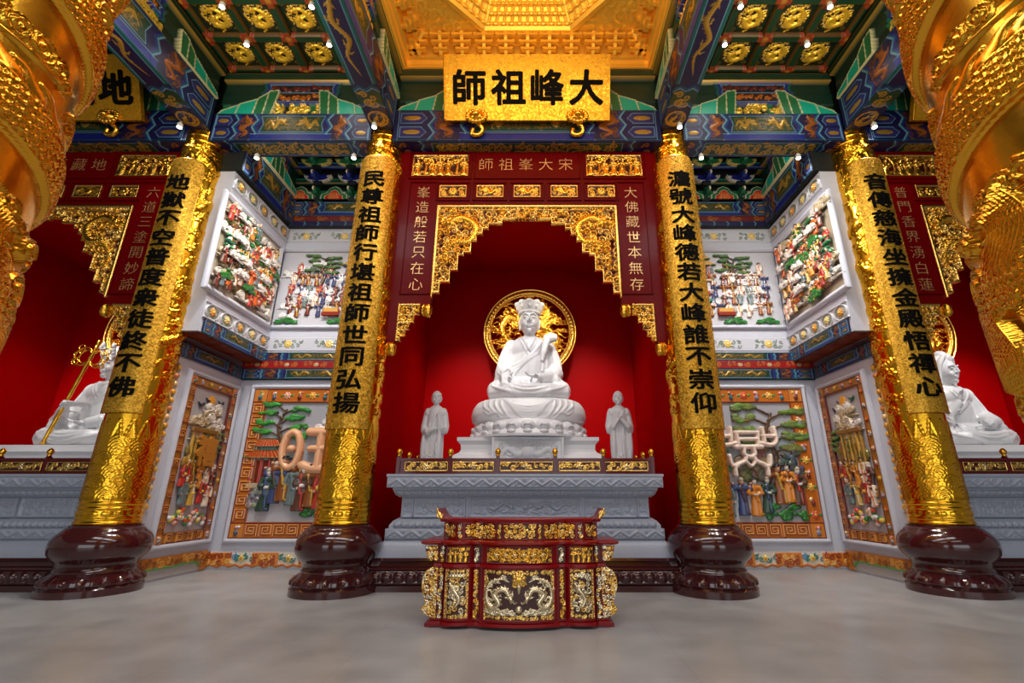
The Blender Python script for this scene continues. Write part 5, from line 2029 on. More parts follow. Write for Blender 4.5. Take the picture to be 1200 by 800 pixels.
def seated_statue(xc, y0, z0, pose, crown, name, lab, yaw=0.0, sc=1.0):
    t = thing(name, lab, 'statue', (xc, y0, z0))
    b = seated_body(xc, y0, z0, pose)
    hb = MB()
    face(hb, Vector((xc, y0 - .02, z0 + 2.10)), .40, yaw, crown)
    hm = fuse(hb, .0105, 2)
    me = fuse(b, .021, 3)
    f = on_front(me, folds_seated(xc, z0), y0 - 5)
    x = MB()
    if pose == 'patriarch':
        # whisk resting against the left shoulder
        P = [(xc + .33, y0 - .72, z0 + .62), (xc + .42, y0 - .56, z0 + 1.0), (xc + .52, y0 - .44, z0 + 1.32)]
        x.tube(smooth_path3(P), .05, 10)
        x.tube([(xc + .42, y0 - .44, z0 + 1.50), (xc + .62, y0 - .40, z0 + 1.56), (xc + .78, y0 - .36, z0 + 1.56)], [.10, .13, .09], 12)
        x.tube(smooth_path3([(xc + .50, y0 - .46, z0 + 1.50), (xc + .44, y0 - .56, z0 + 1.25), (xc + .36, y0 - .66, z0 + .9)]), [.08, .1, .12, .12, .1, .1, .1, .1, .08, .06, .05], 10)
    me2 = fuse(merged(me_to_mb(me), f, x), .0165, 2)
    slim(me2, xc, lambda z: float(np.interp(z - z0, [.42, .85], [.97, .845])))
    slim(hm, xc, lambda z: .80)
    me2 = with_head(me2, hm)
    bpy.data.meshes.remove(me)
    if sc != 1.0:
        o = Vector((xc, y0, z0))
        me2.transform(Matrix.Translation(o) @ Matrix.Scale(sc, 4) @ Matrix.Translation(-o))
    finish(me2, 'robed_figure', t)
    return t


# ---- middle statue with its draped seat, lotus base and square pedestal
def lotus_seat(xc, yc, t):
    b = MB()

    def se(z, rx, ry, p=2.6, n=64):
        return [(xc + rx * math.copysign(abs(math.cos(a)) ** (2 / p), math.cos(a)), yc + ry * math.copysign(abs(math.sin(a)) ** (2 / p), math.sin(a)), z) for a in np.linspace(0, 2 * PI, n, endpoint=False)]
    rows = [se(z, rx, ry) for z, rx, ry in ((3.0, 1.22, .92), (3.06, 1.30, .99), (3.2, 1.33, 1.02), (3.36, 1.30, .99), (3.5, 1.21, .92), (3.56, 1.08, .8))]
    vs = [v for r in rows for v in r]
    n = 64
    fs = [(i * n + k, i * n + (k + 1) % n, (i + 1) * n + (k + 1) % n, (i + 1) * n + k) for i in range(len(rows) - 1) for k in range(n)]
    fs += [tuple(reversed(range(n))), tuple(range((len(rows) - 1) * n, len(rows) * n))]
    b.add(vs, fs)
    me = fuse(b, .03, 2)
    F = []
    for k in range(5):
        o = k * .085
        F.append(([(xc - .62 + o * .5, 3.55), (xc - .40 + o * .3, 3.40 - o * .5), (xc, 3.32 - o * .75), (xc + .40 - o * .3, 3.40 - o * .5), (xc + .62 - o * .5, 3.55)], .032, .15))
    for sg in (-1, 1):
        for k in range(4):
            x = .60 + k * .13
            F.append(([(xc + sg * (x - .02), 3.52), (xc + sg * (x - .02), 3.35), (xc + sg * (x - .13), 3.16 + .03 * k), (xc + sg * (x - .2), 3.10 + .035 * k)], .032, .15))
        F.append(([(xc + sg * .42, 3.12), (xc + sg * .58, 3.09), (xc + sg * .70, 3.2), (xc + sg * .86, 3.16), (xc + sg * .98, 3.26)], .03, .1))
    F.append(([(xc - .46, 3.10), (xc - .2, 3.06), (xc + .2, 3.06), (xc + .46, 3.10)], .03, .1))
    f = on_front(me, F, yc - 5)
    finish(fuse(merged(me_to_mb(me), f), .018, 2), 'draped_seat', t)
    b = MB()
    b.lathe([(2.67, 1.34), (2.72, 1.34), (2.78, 1.28), (2.86, 1.22), (2.95, 1.15), (3.05, 1.08)], (xc, yc, 0), 72)
    b.build('lotus_core', M_MARBLE, t, True, 40)
    pet = None
    for k in range(24):
        a = k * 2 * PI / 24
        q = MB()
        q.ell((0, -1.19, 2.88), (.175, .11, .135), 14, 10)
        q.tube([(-.08, -1.31, 2.86), (-.06, -1.315, 2.92), (0, -1.30, 2.90), (.06, -1.315, 2.92), (.08, -1.31, 2.86)], .016, 6)
        q.ell((0, -1.31, 2.76), (.10, .05, .05), 10, 8)
        if pet is None:
            pet = o = q.build('lotus_petal', M_MARBLE, t, True)
        else:
            o = pet.copy()
            COL.objects.link(o)
            o.parent = t
        o.matrix_parent_inverse = Matrix.Translation(-Vector(t.location))
        o.location = (xc, yc, 0)
        o.rotation_euler = (0, 0, a)


def pedestal(xc, yc, t):
    b = MB()
    hw = 1.55
    b.sweep([(-1.0, 1.87), (.08, 1.87), (.08, 2.2), (.02, 2.26), (-.0, 2.30), (-.10, 2.36), (-.13, 2.42), (-.12, 2.52), (-.05, 2.60), (-.05, 2.67), (-1.0, 2.67)], [(xc - hw, yc + 1), (xc - hw, yc - 1.0), (xc + hw, yc - 1.0), (xc + hw, yc + 1)])
    b.build('stepped_block', M_MARBLE, t)
    w = 1.5
    cv = Cv(w, .66, .0125, (.75, .75, .76))
    cv.H[:] = .10
    cv.rect(-w / 2 + .06, .05, w / 2 - .06, .61, (.75, .75, .76), 0, .06)
    cv.dragon([(-.04, .40), (-.22, .30), (-.42, .42), (-.56, .22), (-.34, .12), (-.1, .16)], .055, (.75, .75, .76), 0, .06, .06)
    cv.dragon([(.04, .40), (.22, .30), (.42, .42), (.56, .22), (.34, .12), (.1, .16)], .055, (.75, .75, .76), 0, .06, .06)
    cv.scrolls(-.66, .06, .66, .58, .15, 3, (.75, .75, .76), 0, .04, .06)
    cv.disc(0, .36, .16, .14, (.75, .75, .76), 0, .09, .06)
    cv.mesh('carved_tablet', plane((xc, yc - 1.0, 2.0)), M_MARBLE, t, back=.1)
    for sg in (-1, 1):
        cv = Cv(.72, .14, .0125, (.75, .75, .76))
        cv.scrolls(-.34, 0, .34, .14, .1, 5, (.75, .75, .76), 0, .02)
        cv.mesh('carved_strip', plane((xc + sg * 1.19, yc - 1.08, 2.10)), M_MARBLE, t, back=0)


PED = thing('lotus_pedestal', 'white marble pedestal with lotus petals and draped seat under the middle statue', 'pedestal', (0.02, 11.1, 1.87))
pedestal(0.02, 11.1, PED)
lotus_seat(0.02, 11.1, PED)
seated_statue(0.02, 11.15, 3.53, 'patriarch', 'patriarch', 'seated_statue', 'large white marble seated figure in robes and crown, middle shrine, before the gold halo')


def slab(xc, lab):
    t = thing('statue_base', lab, 'pedestal', (xc, 11.1, 1.87))
    b = MB()
    b.box(xc - 1.3, xc + 1.3, 10.0, 11.75, 1.862, 2.20, .02)
    b.build('base_block', M_MARBLE, t)
    b = MB()
    b.sweep([(-.6, 2.20), (.03, 2.20), (.06, 2.24), (.05, 2.30), (.07, 2.36), (.03, 2.42), (.0, 2.50), (-.6, 2.52)], [(xc - 1.35, 11.75), (xc - 1.35, 10.05), (xc + 1.35, 10.05), (xc + 1.35, 11.75)])
    b.build('carved_top', M_MARBLE, t, True, 30)
    return t


slab(-BAY, 'low white marble base under the statue with the gold staff')
slab(BAY, 'low white marble base under the white veiled statue')
seated_statue(-BAY + .1, 11.1, 2.52, 'staff', 'leaf', 'seated_statue', 'white marble seated figure with pointed crown holding a gold staff, left shrine', yaw=-.25, sc=.93)
seated_statue(BAY - .05, 11.1, 2.52, 'prayer', 'veil', 'seated_statue', 'white marble seated veiled figure with one raised hand, right shrine', yaw=.3, sc=.86)

# ---- gold ringed staff held by the left statue
t = thing('ringed_staff', 'thin gold ringed staff slanting in the left statue hand', 'staff', (-10.30, 10.22, 2.53))
A, B_ = Vector((-10.30, 10.22, 2.53)), Vector((-9.97, 10.44, 4.80))
n = 24
MB().tube([A.lerp(B_, k / n) for k in range(n + 1)], [.035 + .008 * (k % 3 == 0) for k in range(n + 1)], 10).build('shaft', M_GOLD, t, True)
d = (B_ - A).normalized()
w = d.cross(Vector((0, 1, 0))).normalized()
for sg in (-1, 1):
    for (r0, o) in ((.20, .0), (.14, .0)):
        P = [B_ - d * .30 + w * sg * (r0 * .95 - r0 * math.cos(a) * .95) * 1.0 + d * r0 * math.sin(a) * 1.1 for a in np.linspace(0, 2 * PI, 25)]
        MB().tube(P, .016, 6).build('ring_loop', M_GOLD, t, True)
    for k in range(3):
        c = B_ - d * (.45 - .17 * k) + w * sg * (.34 - .03 * abs(k - 1))
        P = [c + (w * math.cos(a) + Vector((0, 0, 1)) * math.sin(a)) * .075 for a in np.linspace(0, 2 * PI, 15)]
        MB().tube(P, .012, 6).build('small_ring', M_GOLD, t, True)
MB().ell(B_ + d * .05, (.05, .05, .09), 10, 8).build('staff_finial', M_GOLD, t, True)


# ---- two standing monks
def monk(xc, y0, pose, lab):
    z0 = 1.875
    H = 1.78
    t = thing('monk_statue', lab, 'statue', (xc, y0, z0))
    b = MB()
    T = lambda P, r, n=14: b.tube([(xc + p[0], y0 + p[1], z0 + p[2]) for p in P], r, n)
    E = lambda x, y, z, rx, ry, rz: b.ell((xc + x, y0 + y, z0 + z), (rx, ry, rz), 18, 14)
    b.lathe([(0, .24), (.05, .25), (.5, .235), (.9, .225), (1.15, .23), (1.32, .22), (1.40, .16), (1.45, .08)], (xc, y0, z0), 32, lambda a, z: (.018 * math.cos(a * 11) if z < 1.0 else 0) - .05 * abs(math.sin(a)))
    for k in (-1, 1):
        E(k * .2, .0, 1.28, .10, .12, .11)
        T([(k * .22, .0, 1.28), (k * .275, .0, 1.0), (k * .26, -.06, .88)], [.09, .095, .09])
        E(k * .1, -.2, .02, .07, .13, .05)
    if pose == 'hold':
        T([(-.26, -.06, .88), (-.14, -.2, .86), (0.02, -.25, .92)], [.085, .07, .045])
        T([(.26, -.06, .88), (.22, -.2, .95), (.17, -.24, 1.12)], [.085, .06, .045])
        b.ell((xc + .17, y0 - .2, z0 + .55), (.075, .07, .42), 12, 10)
        b.ell((xc - .24, y0 - .05, z0 + .52), (.09, .16, .40), 12, 10)
        hand(b, (xc + .0, y0 - .24, z0 + .92), (0, 1, .2), (1, -.1, .15), .17, 1, .5)
        hand(b, (xc + .17, y0 - .24, z0 + 1.10), (-1, -.3, 0), (0, -.1, 1), .16, -1, .8)
        T([(.13, -.27, 1.24), (.16, -.26, 1.02), (.17, -.25, .8)], [.03, .03, .02])
        T([(.17, -.22, .8), (.15, -.22, .40)], [.03, .05])
    else:
        T([(-.26, -.06, .88), (-.2, -.2, .98), (-.08, -.25, 1.12)], [.09, .07, .045])
        T([(.26, -.06, .88), (.18, -.2, .98), (.0, -.25, 1.12)], [.09, .07, .045])
        b.ell((xc - .2, y0 - .12, z0 + .62), (.08, .12, .40), 12, 10)
        b.ell((xc + .24, y0 - .06, z0 + .62), (.075, .12, .38), 12, 10)
        for k in (-1, 1):
            hand(b, (xc - .05 + k * .022, y0 - .25, z0 + 1.10), (-k, 0, 0), (0, -.12, 1), .19, k, .08)
    hb = MB()
    face(hb, Vector((xc, y0 - .02, z0 + 1.60)), .155, .12 if xc < 0 else -.12, bald=True)
    hm = fuse(hb, .0045, 2)
    me = fuse(b, .0085, 2)
    F = []
    for k in range(4):
        o = k * .05
        F.append(([(xc + .15 - o * .2, z0 + 1.38 - o), (xc - .02 - o, z0 + 1.15 - o), (xc - .16, z0 + 1.02 - o), (xc - .2, z0 + .94 - o * .6)], .018, 0))
    for x in (-.15, -.08, 0, .07, .14):
        F.append(([(xc + x * .6, z0 + .82), (xc + x * .9, z0 + .5), (xc + x, z0 + .08)], .02, 0))
    for k in range(3):
        F.append(([(xc - .2, z0 + .5 - .12 * k), (xc - .04, z0 + .38 - .12 * k), (xc + .14, z0 + .5 - .12 * k)], .018, 0))
    f = on_front(me, F, y0 - 3)
    me2 = fuse(merged(me_to_mb(me), f), .0075, 1)
    slim(me2, xc, lambda z: .80)
    slim(hm, xc, lambda z: .90)
    me2 = with_head(me2, hm)
    finish(me2, 'standing_figure', t)
    MB().box(xc - .26, xc + .26, y0 - .3, y0 + .2, z0 - .012, z0 + .03, .01).build('foot_slab', M_MARBLE, t)


monk(-1.93, 10.0, 'hold', 'white marble standing monk left of the middle statue, one arm across the waist')
monk(1.94, 10.0, 'pray', 'white marble standing monk right of the middle statue, palms pressed together')

# ------------------------------------------------------------------ glazed ceramic picture walls of the two corridors
_fig = {}
ROBES = [hexc('2f4a3a'), hexc('8a4a1e'), hexc('b8352a'), hexc('d8862a'), hexc('3a4a78'), hexc('e8dcc8'), hexc('5a3a2a'), hexc('c8a040'), hexc('6a7a7a'), hexc('d8601c')]


def fig_cv(h, v):
    key = (round(h, 2), v)
    if key not in _fig:
        cv = Cv(.74 * h, 1.06 * h, h / 46, ROBES[v % 10], keep=False)
        rg = random.Random(v)
        rb = ROBES[v % len(ROBES)]
        tr = ROBES[(v * 3 + 4) % len(ROBES)]
        cv.person(0, .01, h * .98, rb, SKIN if v % 3 else hexc('e8e0d4'), hexc('2a2420') if v % 2 else hexc('c8b8a0'), tr, 0, 0, rg.uniform(-.06, .06), v % 3, v % 2)
        if v % 4 == 1:
            cv.tube([(h * .22, .02), (h * .26, h * .85)], h * .014, hexc('b07a2a'), 0, .02, .02)
        if v % 5 == 2:
            cv.disc(0, h * .46, h * .09, h * .06, hexc('e8c040'), 0, h * .05, h * .09)
        _fig[key] = cv
    return _fig[key]


def at(fn, x, y, lift=0.0):
    return lambda X, Y, H: fn(X + x, Y + y, H + lift)


def put_fig(fn, x, y, h, v, par, lift=.02):
    fig_cv(h, v).mesh('figure', at(fn, x, y, lift), M_CERAM, par, back=0)


_misc = {}


def puff_cv(r, v, col=hexc('e6e2de')):
    key = ('p', round(r, 2), v, col)
    if key not in _misc:
        cv = Cv(3.4 * r, 1.7 * r, r / 20, col, keep=False)
        rg = random.Random(v)
        for k in range(6):
            x, y, q = rg.uniform(-1.1, 1.1) * r, rg.uniform(.5, 1.1) * r, rg.uniform(.38, .55) * r
            cv.disc(x, y, q, q * .85, col, 0, q * .5)
            cv.spiral(x, y, q * .8, tuple(min(1, c * 1.1) for c in col), 0, 1.4, rg.uniform(0, 6), rg.choice((-1, 1)), .16, q * .2, q * .42)
        cv.tube([(-1.5 * r, .3 * r), (0, .42 * r), (1.5 * r, .3 * r)], [.08 * r, .22 * r, .08 * r], col, 0, .15 * r)
        _misc[key] = cv
    return _misc[key]


def tree_cv(w, h, v, leaf=LEAF):
    cv = Cv(w, h, .016, BROWN, keep=False)
    rg = random.Random(v)
    br = hexc('5a4028')
    tr = smooth_path([(-.05 * w, 0), (.04 * w, h * .3), (-.06 * w, h * .55), (.05 * w, h * .82)], 5)
    cv.tube(tr, [w * .055, w * .035, w * .02], br, 0, .05)
    for k in range(8):
        y = h * (.38 + .07 * k)
        sg = -1 if k % 2 else 1
        x1 = sg * w * rg.uniform(.2, .36)
        cv.tube(smooth_path([(0, y - h * .06), (x1 * .5, y + h * .01), (x1, y)], 3), [w * .02, w * .012], br, 0, .04)
        for q in range(9):
            xx, yy = x1 + rg.uniform(-.14, .14) * w, y + rg.uniform(-.01, .06) * h
            g = tuple(c * rg.uniform(.55, 1.25) for c in leaf)
            cv.disc(xx, yy, w * rg.uniform(.06, .09), h * .032, g, 0, .05, .01)
            for z in range(5):
                t = PI * (z + .5) / 5
                cv.tube([(xx, yy - h * .01), (xx + .07 * w * math.cos(t), yy + .028 * h * math.sin(t))], .007, tuple(c * 1.35 for c in g), 0, .012, .055)
    return cv


def bush_cv(w, h, v):
    cv = Cv(w, h, .012, LEAF, keep=False)
    rg = random.Random(v)
    for k in range(26):
        g = tuple(c * rg.uniform(.5, 1.2) for c in hexc('2f7a34'))
        x = rg.uniform(-.38, .38) * w
        cv.disc(x, rg.uniform(.15, .85) * h * (1 - abs(x / w)), w * .13, h * .13, g, 0, .045, .01)
    return cv


def rock_cv(w, h, v, col=hexc('8a7a5a')):
    cv = Cv(w, h, .018, col, keep=False)
    rg = random.Random(v)
    for k in range(18):
        x, y = rg.uniform(-.38, .38) * w, rg.uniform(.1, .8) * h
        y *= (1 - .6 * abs(x / w))
        c = tuple(q * rg.uniform(.6, 1.3) for q in col)
        cv.disc(x, y, w * rg.uniform(.08, .16), h * rg.uniform(.1, .2), c, 0, .07, ang=rg.uniform(0, 3))
        cv.tube([(x - .08 * w, y), (x, y + .06 * h), (x + .05 * w, y - .04 * h)], .012, tuple(q * .5 for q in c), 0, .01, .06)
    return cv


def pavilion_cv(w, h, roof=hexc('c05a1c'), v=0):
    cv = Cv(w, h, .014, roof, keep=False)
    a = w / 2
    cv.rect(-a * .62, .02, a * .62, h * .55, hexc('6a2418'), 0, .01)
    for k in range(4):
        x = -a * .58 + k * a * 1.16 / 3
        cv.tube([(x, 0), (x, h * .56)], w * .035, hexc('a8301c'), 0, .04)
    cv.rect(-a * .7, 0, a * .7, h * .09, hexc('b8a888'), 0, .04)
    for (y0, q) in ((h * .55, 1.0), (h * .78, .66)):
        P = [(-a * q, y0 + h * .03), (-a * q * .6, y0 + h * .05), (a * q * .6, y0 + h * .05), (a * q, y0 + h * .03), (a * q * .55, y0 + h * .19), (-a * q * .55, y0 + h * .19)]
        cv.poly(P, roof, 0, .05)
        n = 9
        for k in range(n + 1):
            u = -1 + 2 * k / n
            cv.tube([(a * q * .95 * u, y0 + h * .04), (a * q * .55 * u, y0 + h * .19)], .011, tuple(c * 1.3 for c in roof), 0, .02, .05)
        cv.tube([(-a * q * 1.0, y0 + h * .06), (-a * q * .6, y0 + h * .035), (a * q * .6, y0 + h * .035), (a * q * 1.0, y0 + h * .06)], .016, hexc('2f6a4a'), 0, .03, .04)
        cv.tube([(-a * q * .58, y0 + h * .2), (a * q * .58, y0 + h * .2)], .018, hexc('2f6a4a'), 0, .03, .04)
    return cv


def fret_border(w, h, bw, seed, base=hexc('c0681c')):
    """orange fret border ring with little still lifes"""
    cv = Cv(w, h, .0125, base, keep=False)
    dk, pl = hexc('6a1c10'), hexc('e89a4a')
    x0, x1 = -w / 2, w / 2
    for q in ((x0, 0, x1, bw), (x0, h - bw, x1, h), (x0, 0, x0 + bw, h), (x1 - bw, 0, x1, h)):
        cv.rect(*q, base, 0, .03)
    rg = random.Random(seed)
    for (ax, ay, bx, by) in ((x0, 0, x1, 0), (x0, h, x1, h), (x0, 0, x0, h), (x1, 0, x1, h)):
        for o in (.02, bw - .02):
            sx = o if ax == bx == x0 else (-o if ax == bx == x1 else 0)
            sy = o if ay == by == 0 else (-o if ay == by == h else 0)
            cv.line([(ax + sx, ay + sy), (bx + sx, by + sy)], .03, dk, 0, .045)

    def sq(cx, cy, r, fl):
        P = [(-1, -1), (-1, 1), (1, 1), (1, -.6), (-.5, -.6), (-.5, .5), (.5, .5), (.5, -.15), (0, -.15)]
        P = [(cx + fl * p * r, cy + q * r) for p, q in P]
        cv.line(P, r * .40, dk, 0, .046)
        cv.line(P, r * .22, pl, 0, .056)
    nx, ny = max(2, int((w - 2 * bw) / .27)), max(2, int((h - 2 * bw) / .27))
    spots = [(x0 + bw + (k + .5) * (w - 2 * bw) / nx, y) for k in range(nx) for y in (bw / 2, h - bw / 2)] + [(x, bw + (k + .5) * (h - 2 * bw) / ny) for k in range(ny) for x in (x0 + bw / 2, x1 - bw / 2)]
    for i, (x, y) in enumerate(spots):
        if i % 2 == 0:
            sq(x, y, min(.115, bw * .36), rg.choice((-1, 1)))
        elif i % 4 == 1:
            still(cv, x, y - bw * .34, bw * .66, rg)
        else:
            cv.flower(x, y, bw * .26, rg.choice((hexc('d8402a'), hexc('e8b040'), hexc('e8a8a0'))), YEL, 0, 7, .03, .03)
            for s in (-1, 1):
                cv.leaf(x + s * bw * .2, y, bw * .3, 0 if s > 0 else PI, LEAF, 0, .02, .03)
                sq(x + s * bw * .62, y, bw * .16, s) if nx < 0 else None
    for sx in (x0 + bw / 2, x1 - bw / 2):
        for sy in (bw / 2, h - bw / 2):
            cv.rect(sx - bw * .42, sy - bw * .42, sx + bw * .42, sy + bw * .42, hexc('d08030'), 0, .04)
            still(cv, sx, sy - bw * .34, bw * .7, rg, .04)
    return cv


def still(cv, x, y, s, rg, h0=.03):
    c = rg.choice((hexc('4a5a68'), hexc('2f6a70'), hexc('7a2418'), hexc('8a8aa0')))
    for k in range(4):
        cv.disc(x + rg.uniform(-.22, .22) * s, y + s * rg.uniform(.6, .85), s * .13, s * .12, rg.choice((hexc('e8c0c0'), hexc('e8d060'), hexc('d85030'), LEAF, hexc('e8e4e0'))), 0, .035, h0)
    cv.disc(x, y + s * .3, s * .22, s * .24, c, 0, .05, h0)
    cv.tube([(x, y + s * .4), (x, y + s * .6)], s * .1, c, 0, .035, h0)
    cv.rect(x - s * .2, y, x + s * .2, y + s * .08, BROWN, 0, h0 + .02)


def floral_frieze(w, h, n, bg=hexc('c8cad2')):
    cv = Cv(w, h, .0115, bg)
    for k in range(n):
        x = -w / 2 + (k + .5) * w / n
        c = (hexc('e8c25a'), hexc('e0b8c0'), hexc('e89a3a'))[k % 3] if n > 3 else hexc('e8c25a')
        g = hexc('6a7a68')
        for s in (-1, 1):
            cv.scrolls(min(x + s * h * .25, x + s * min(h * 1.0, w / n * .46)), h * .15, max(x + s * h * .25, x + s * min(h * 1.0, w / n * .46)), h * .85, h * .28, k + 3 * s, g, 0, .015, wd=.24)
        cv.flower(x, h / 2, h * .30, c, hexc('f0e0a0'), 0, 9, .025)
    return cv


def medallion_frieze(w, h, n, bg=hexc('c8cad2')):
    cv = Cv(w, h, .0115, bg)
    cv.line([(-w / 2, .015), (w / 2, .015)], .03, bg, 0, .03)
    cv.line([(-w / 2, h - .015), (w / 2, h - .015)], .03, bg, 0, .03)
    for k in range(n):
        x = -w / 2 + (k + .5) * w / n
        cv.disc(x, h / 2, w / n * .46, h * .44, hexc('8a8c7c'), 0, .006, flat=True)
        cv.disc(x, h / 2, w / n * .46, h * .44, bg, 0, .03, ring=.86)
        cv.scrolls(x - w / n * .34, h * .14, x + w / n * .34, h * .86, h * .22, k, hexc('7c8a74'), 0, .02, wd=.26, col2=hexc('c8c4b8'))
        cv.flower(x, h / 2, h * .25, (hexc('e89a3a'), hexc('e8d08a'))[k % 2], hexc('f0d070'), 0, 9, .04)
    return cv


def white_frame(fn_box, name, par, w, h, d=.06):
    """moulded white frame ring round an opening w x h (local coordinates)"""


def frame_ring(fn, x0, x1, y0, y1, bw, par, name='white_frame', m=None):
    cv = Cv(x1 - x0, y1 - y0, .02, (1, 1, 1), keep=False)
    w, h = cv.w, cv.h
    prof = lambda q: .03 + .05 * math.sin(PI * q)
    n = 8
    for k in range(n):
        a, b_ = k / n * bw, (k + 1) / n * bw + .011
        hh = .035 + .045 * math.sin(PI * (k + .5) / n)
        for q in ((-w / 2 + a, a, w / 2 - a, b_), (-w / 2 + a, h - b_, w / 2 - a, h - a), (-w / 2 + a, a, -w / 2 + b_, h - a), (w / 2 - b_, a, w / 2 - a, h - a)):
            cv.rect(*q, (1, 1, 1), 0, hh)
    cv.mesh(name, at(fn, (x0 + x1) / 2, y0), m or M_WHITEF, par, back=0.0, smooth=True)


STROKES = {
    'wang': [([(-.46, .30), (-.52, .0), (-.46, -.30), (-.32, -.40), (-.18, -.30), (-.12, .0), (-.18, .30), (-.32, .40), (-.46, .30)], .082), ([(-.335, .02), (-.305, .02)], .085),
             ([(.06, .40), (.62, .40)], .10), ([(.34, .40), (.34, -.40)], .10), ([(.12, .02), (.56, .02)], .08), ([(.0, -.36), (.2, -.42), (.5, -.42), (.68, -.36)], .115)],
    'xing': [([(-.24, .38), (.24, .38)], .05), ([(-.24, .38), (-.22, .08)], .05), ([(.24, .38), (.22, .08)], .05), ([(-.22, .23), (.22, .23)], .045), ([(-.30, .06), (.30, .06)], .055),
             ([(-.10, .04), (-.12, -.10), (0, -.16), (.12, -.10), (.10, .04)], .05), ([(-.62, .48), (-.64, .2), (-.52, .10), (-.30, .14)], .055), ([(-.62, .30), (-.36, .30)], .045), ([(-.36, .48), (-.38, .18)], .045),
             ([(.62, .48), (.64, .2), (.52, .10), (.30, .14)], .055), ([(.62, .30), (.36, .30)], .045), ([(.36, .48), (.38, .18)], .045),
             ([(-.08, -.16), (-.14, -.26), (-.34, -.36), (-.36, -.55)], .055), ([(.08, -.16), (.14, -.26), (.34, -.36), (.36, -.55)], .055), ([(-.46, -.14), (-.42, -.34), (-.30, -.36)], .05), ([(.46, -.14), (.42, -.34), (.30, -.36)], .05),
             ([(-.12, -.24), (0, -.36), (.12, -.24)], .04)],
}


def big_char(fn, x, y, s, key, col, par, lift=.06, sx=1.0):
    w, h = 1.7 * s * sx, 1.3 * s
    cv = Cv(w, h, .0115, col, keep=False)
    for P, r in STROKES[key]:
        P = smooth_path([(p * s * sx, q * s + h / 2) for p, q in P], 4)
        cv.tube(P, r * s, col, 0, .06, .03)
        cv.tube(P, r * s * .55, tuple(min(1, c * 1.12) for c in col), 0, .03, .075)
    cv.mesh('raised_character', at(fn, x, y - h / 2, lift), M_CERAM, par, back=.08)


def lower_back(s, nm):
    xc = s * 5.05
    w, h = 2.94, 3.46
    fn = plane((xc, YB, 0.52))
    t = thing('ceramic_panel', {-1: 'framed ceramic picture with big raised 旺 character, lower left corridor back wall', 1: 'framed ceramic picture with big pale seal character, lower right corridor back wall'}[s], 'panel', (xc, YB, .52))
    frame_ring(fn, -w / 2, w / 2, 0, h, .10, t)
    bw = .34
    fret_border(w - .18, h - .18, bw, 3 + s).mesh('fret_border', at(fn, 0, .09), M_CERAM, t)
    pw, ph = w - .18 - 2 * bw + .04, h - .18 - 2 * bw + .04
    g = Cv(pw, ph, .02, hexc('a9aab2'))
    for k in range(5):
        x = -pw * .4 + k * pw * .2
        q = ph * (.62 + .07 * ((k * 7) % 3))
        g.poly([(x - .5, ph * .45), (x - .2, q - .1), (x, q + .1), (x + .25, q - .15), (x + .5, ph * .45)], hexc('8b97a0') if k % 2 else hexc('98a2a8'), 0, .01)
    g.poly([(-pw / 2, 0), (pw / 2, 0), (pw / 2, ph * .22), (0, ph * .27), (-pw / 2, ph * .2)], hexc('b4b4b8'), 0, .012)
    fo = at(fn, 0, .09 + bw - .02)
    g.mesh('picture_ground', fo, M_CERAM, t)
    if s < 0:
        tree_cv(1.25, 1.45, 2).mesh('pine_tree', at(fo, -.62, 1.28, .012), M_CERAM, t)
        pavilion_cv(1.0, 1.1, hexc('c0541c')).mesh('pavilion', at(fo, -.85, .72, .012), M_CERAM, t)
        pavilion_cv(.8, .7, hexc('c8842a')).mesh('pavilion', at(fo, .72, 1.15, .012), M_CERAM, t)
        tree_cv(.8, 1.0, 5).mesh('tree', at(fo, .78, 1.75, .012), M_CERAM, t)
        for k in range(3):
            puff_cv(.17, k).mesh('cloud', at(fo, .3 + .25 * k, 1.9 + .12 * k, .012), M_CERAM, t)
        big_char(fo, .03, 1.55, .98, 'wang', hexc('e8b084'), t)
        for k, (x, y, hh, v) in enumerate(((-.72, .24, .92, 0), (-.52, .4, .9, 4), (-.33, .44, .98, 1), (-.12, .36, .9, 8), (.06, .24, .98, 6), (.28, .32, .92, 1), (.48, .28, .95, 2), (.72, .26, .94, 2), (.92, .3, .9, 3))):
            put_fig(fo, x, y, hh, v, t)
        bush_cv(.7, .42, 3).mesh('bush', at(fo, .42, .06, .012), M_CERAM, t)
        bush_cv(.5, .3, 4).mesh('bush', at(fo, .9, .02, .012), M_CERAM, t)
        rock_cv(.5, .5, 3, hexc('9a9a94')).mesh('rock', at(fo, -.95, .3, .012), M_CERAM, t)
    else:
        tree_cv(1.7, 1.9, 8, hexc('6a7a3a')).mesh('pine_tree', at(fo, .5, .82, .012), M_CERAM, t)
        rock_cv(1.1, 1.2, 7, hexc('7a6a4a')).mesh('rock', at(fo, .15, .8, .012), M_CERAM, t)
        rock_cv(.7, .8, 9, hexc('5a5a60')).mesh('rock', at(fo, .9, .9, .012), M_CERAM, t)
        tree_cv(.9, 1.3, 12, hexc('2f7a34')).mesh('tree', at(fo, -.85, .6, .012), M_CERAM, t)
        big_char(fo, -.08, 1.55, 1.0, 'xing', hexc('f0dccb'), t, .09)
        for k, (x, y, hh, v) in enumerate(((-.95, .2, .7, 0), (-.62, .12, .78, 8), (-.3, .15, .8, 4), (-.02, .14, .82, 3), (.22, .2, .78, 0), (.55, .38, .86, 1), (.74, .42, .84, 3), (.92, .36, .82, 6))):
            put_fig(fo, x, y, hh, v, t)
        for x in (.35, .78):
            bush_cv(.55, .4, 5).mesh('bush', at(fo, x, .04, .03), M_CERAM, t)


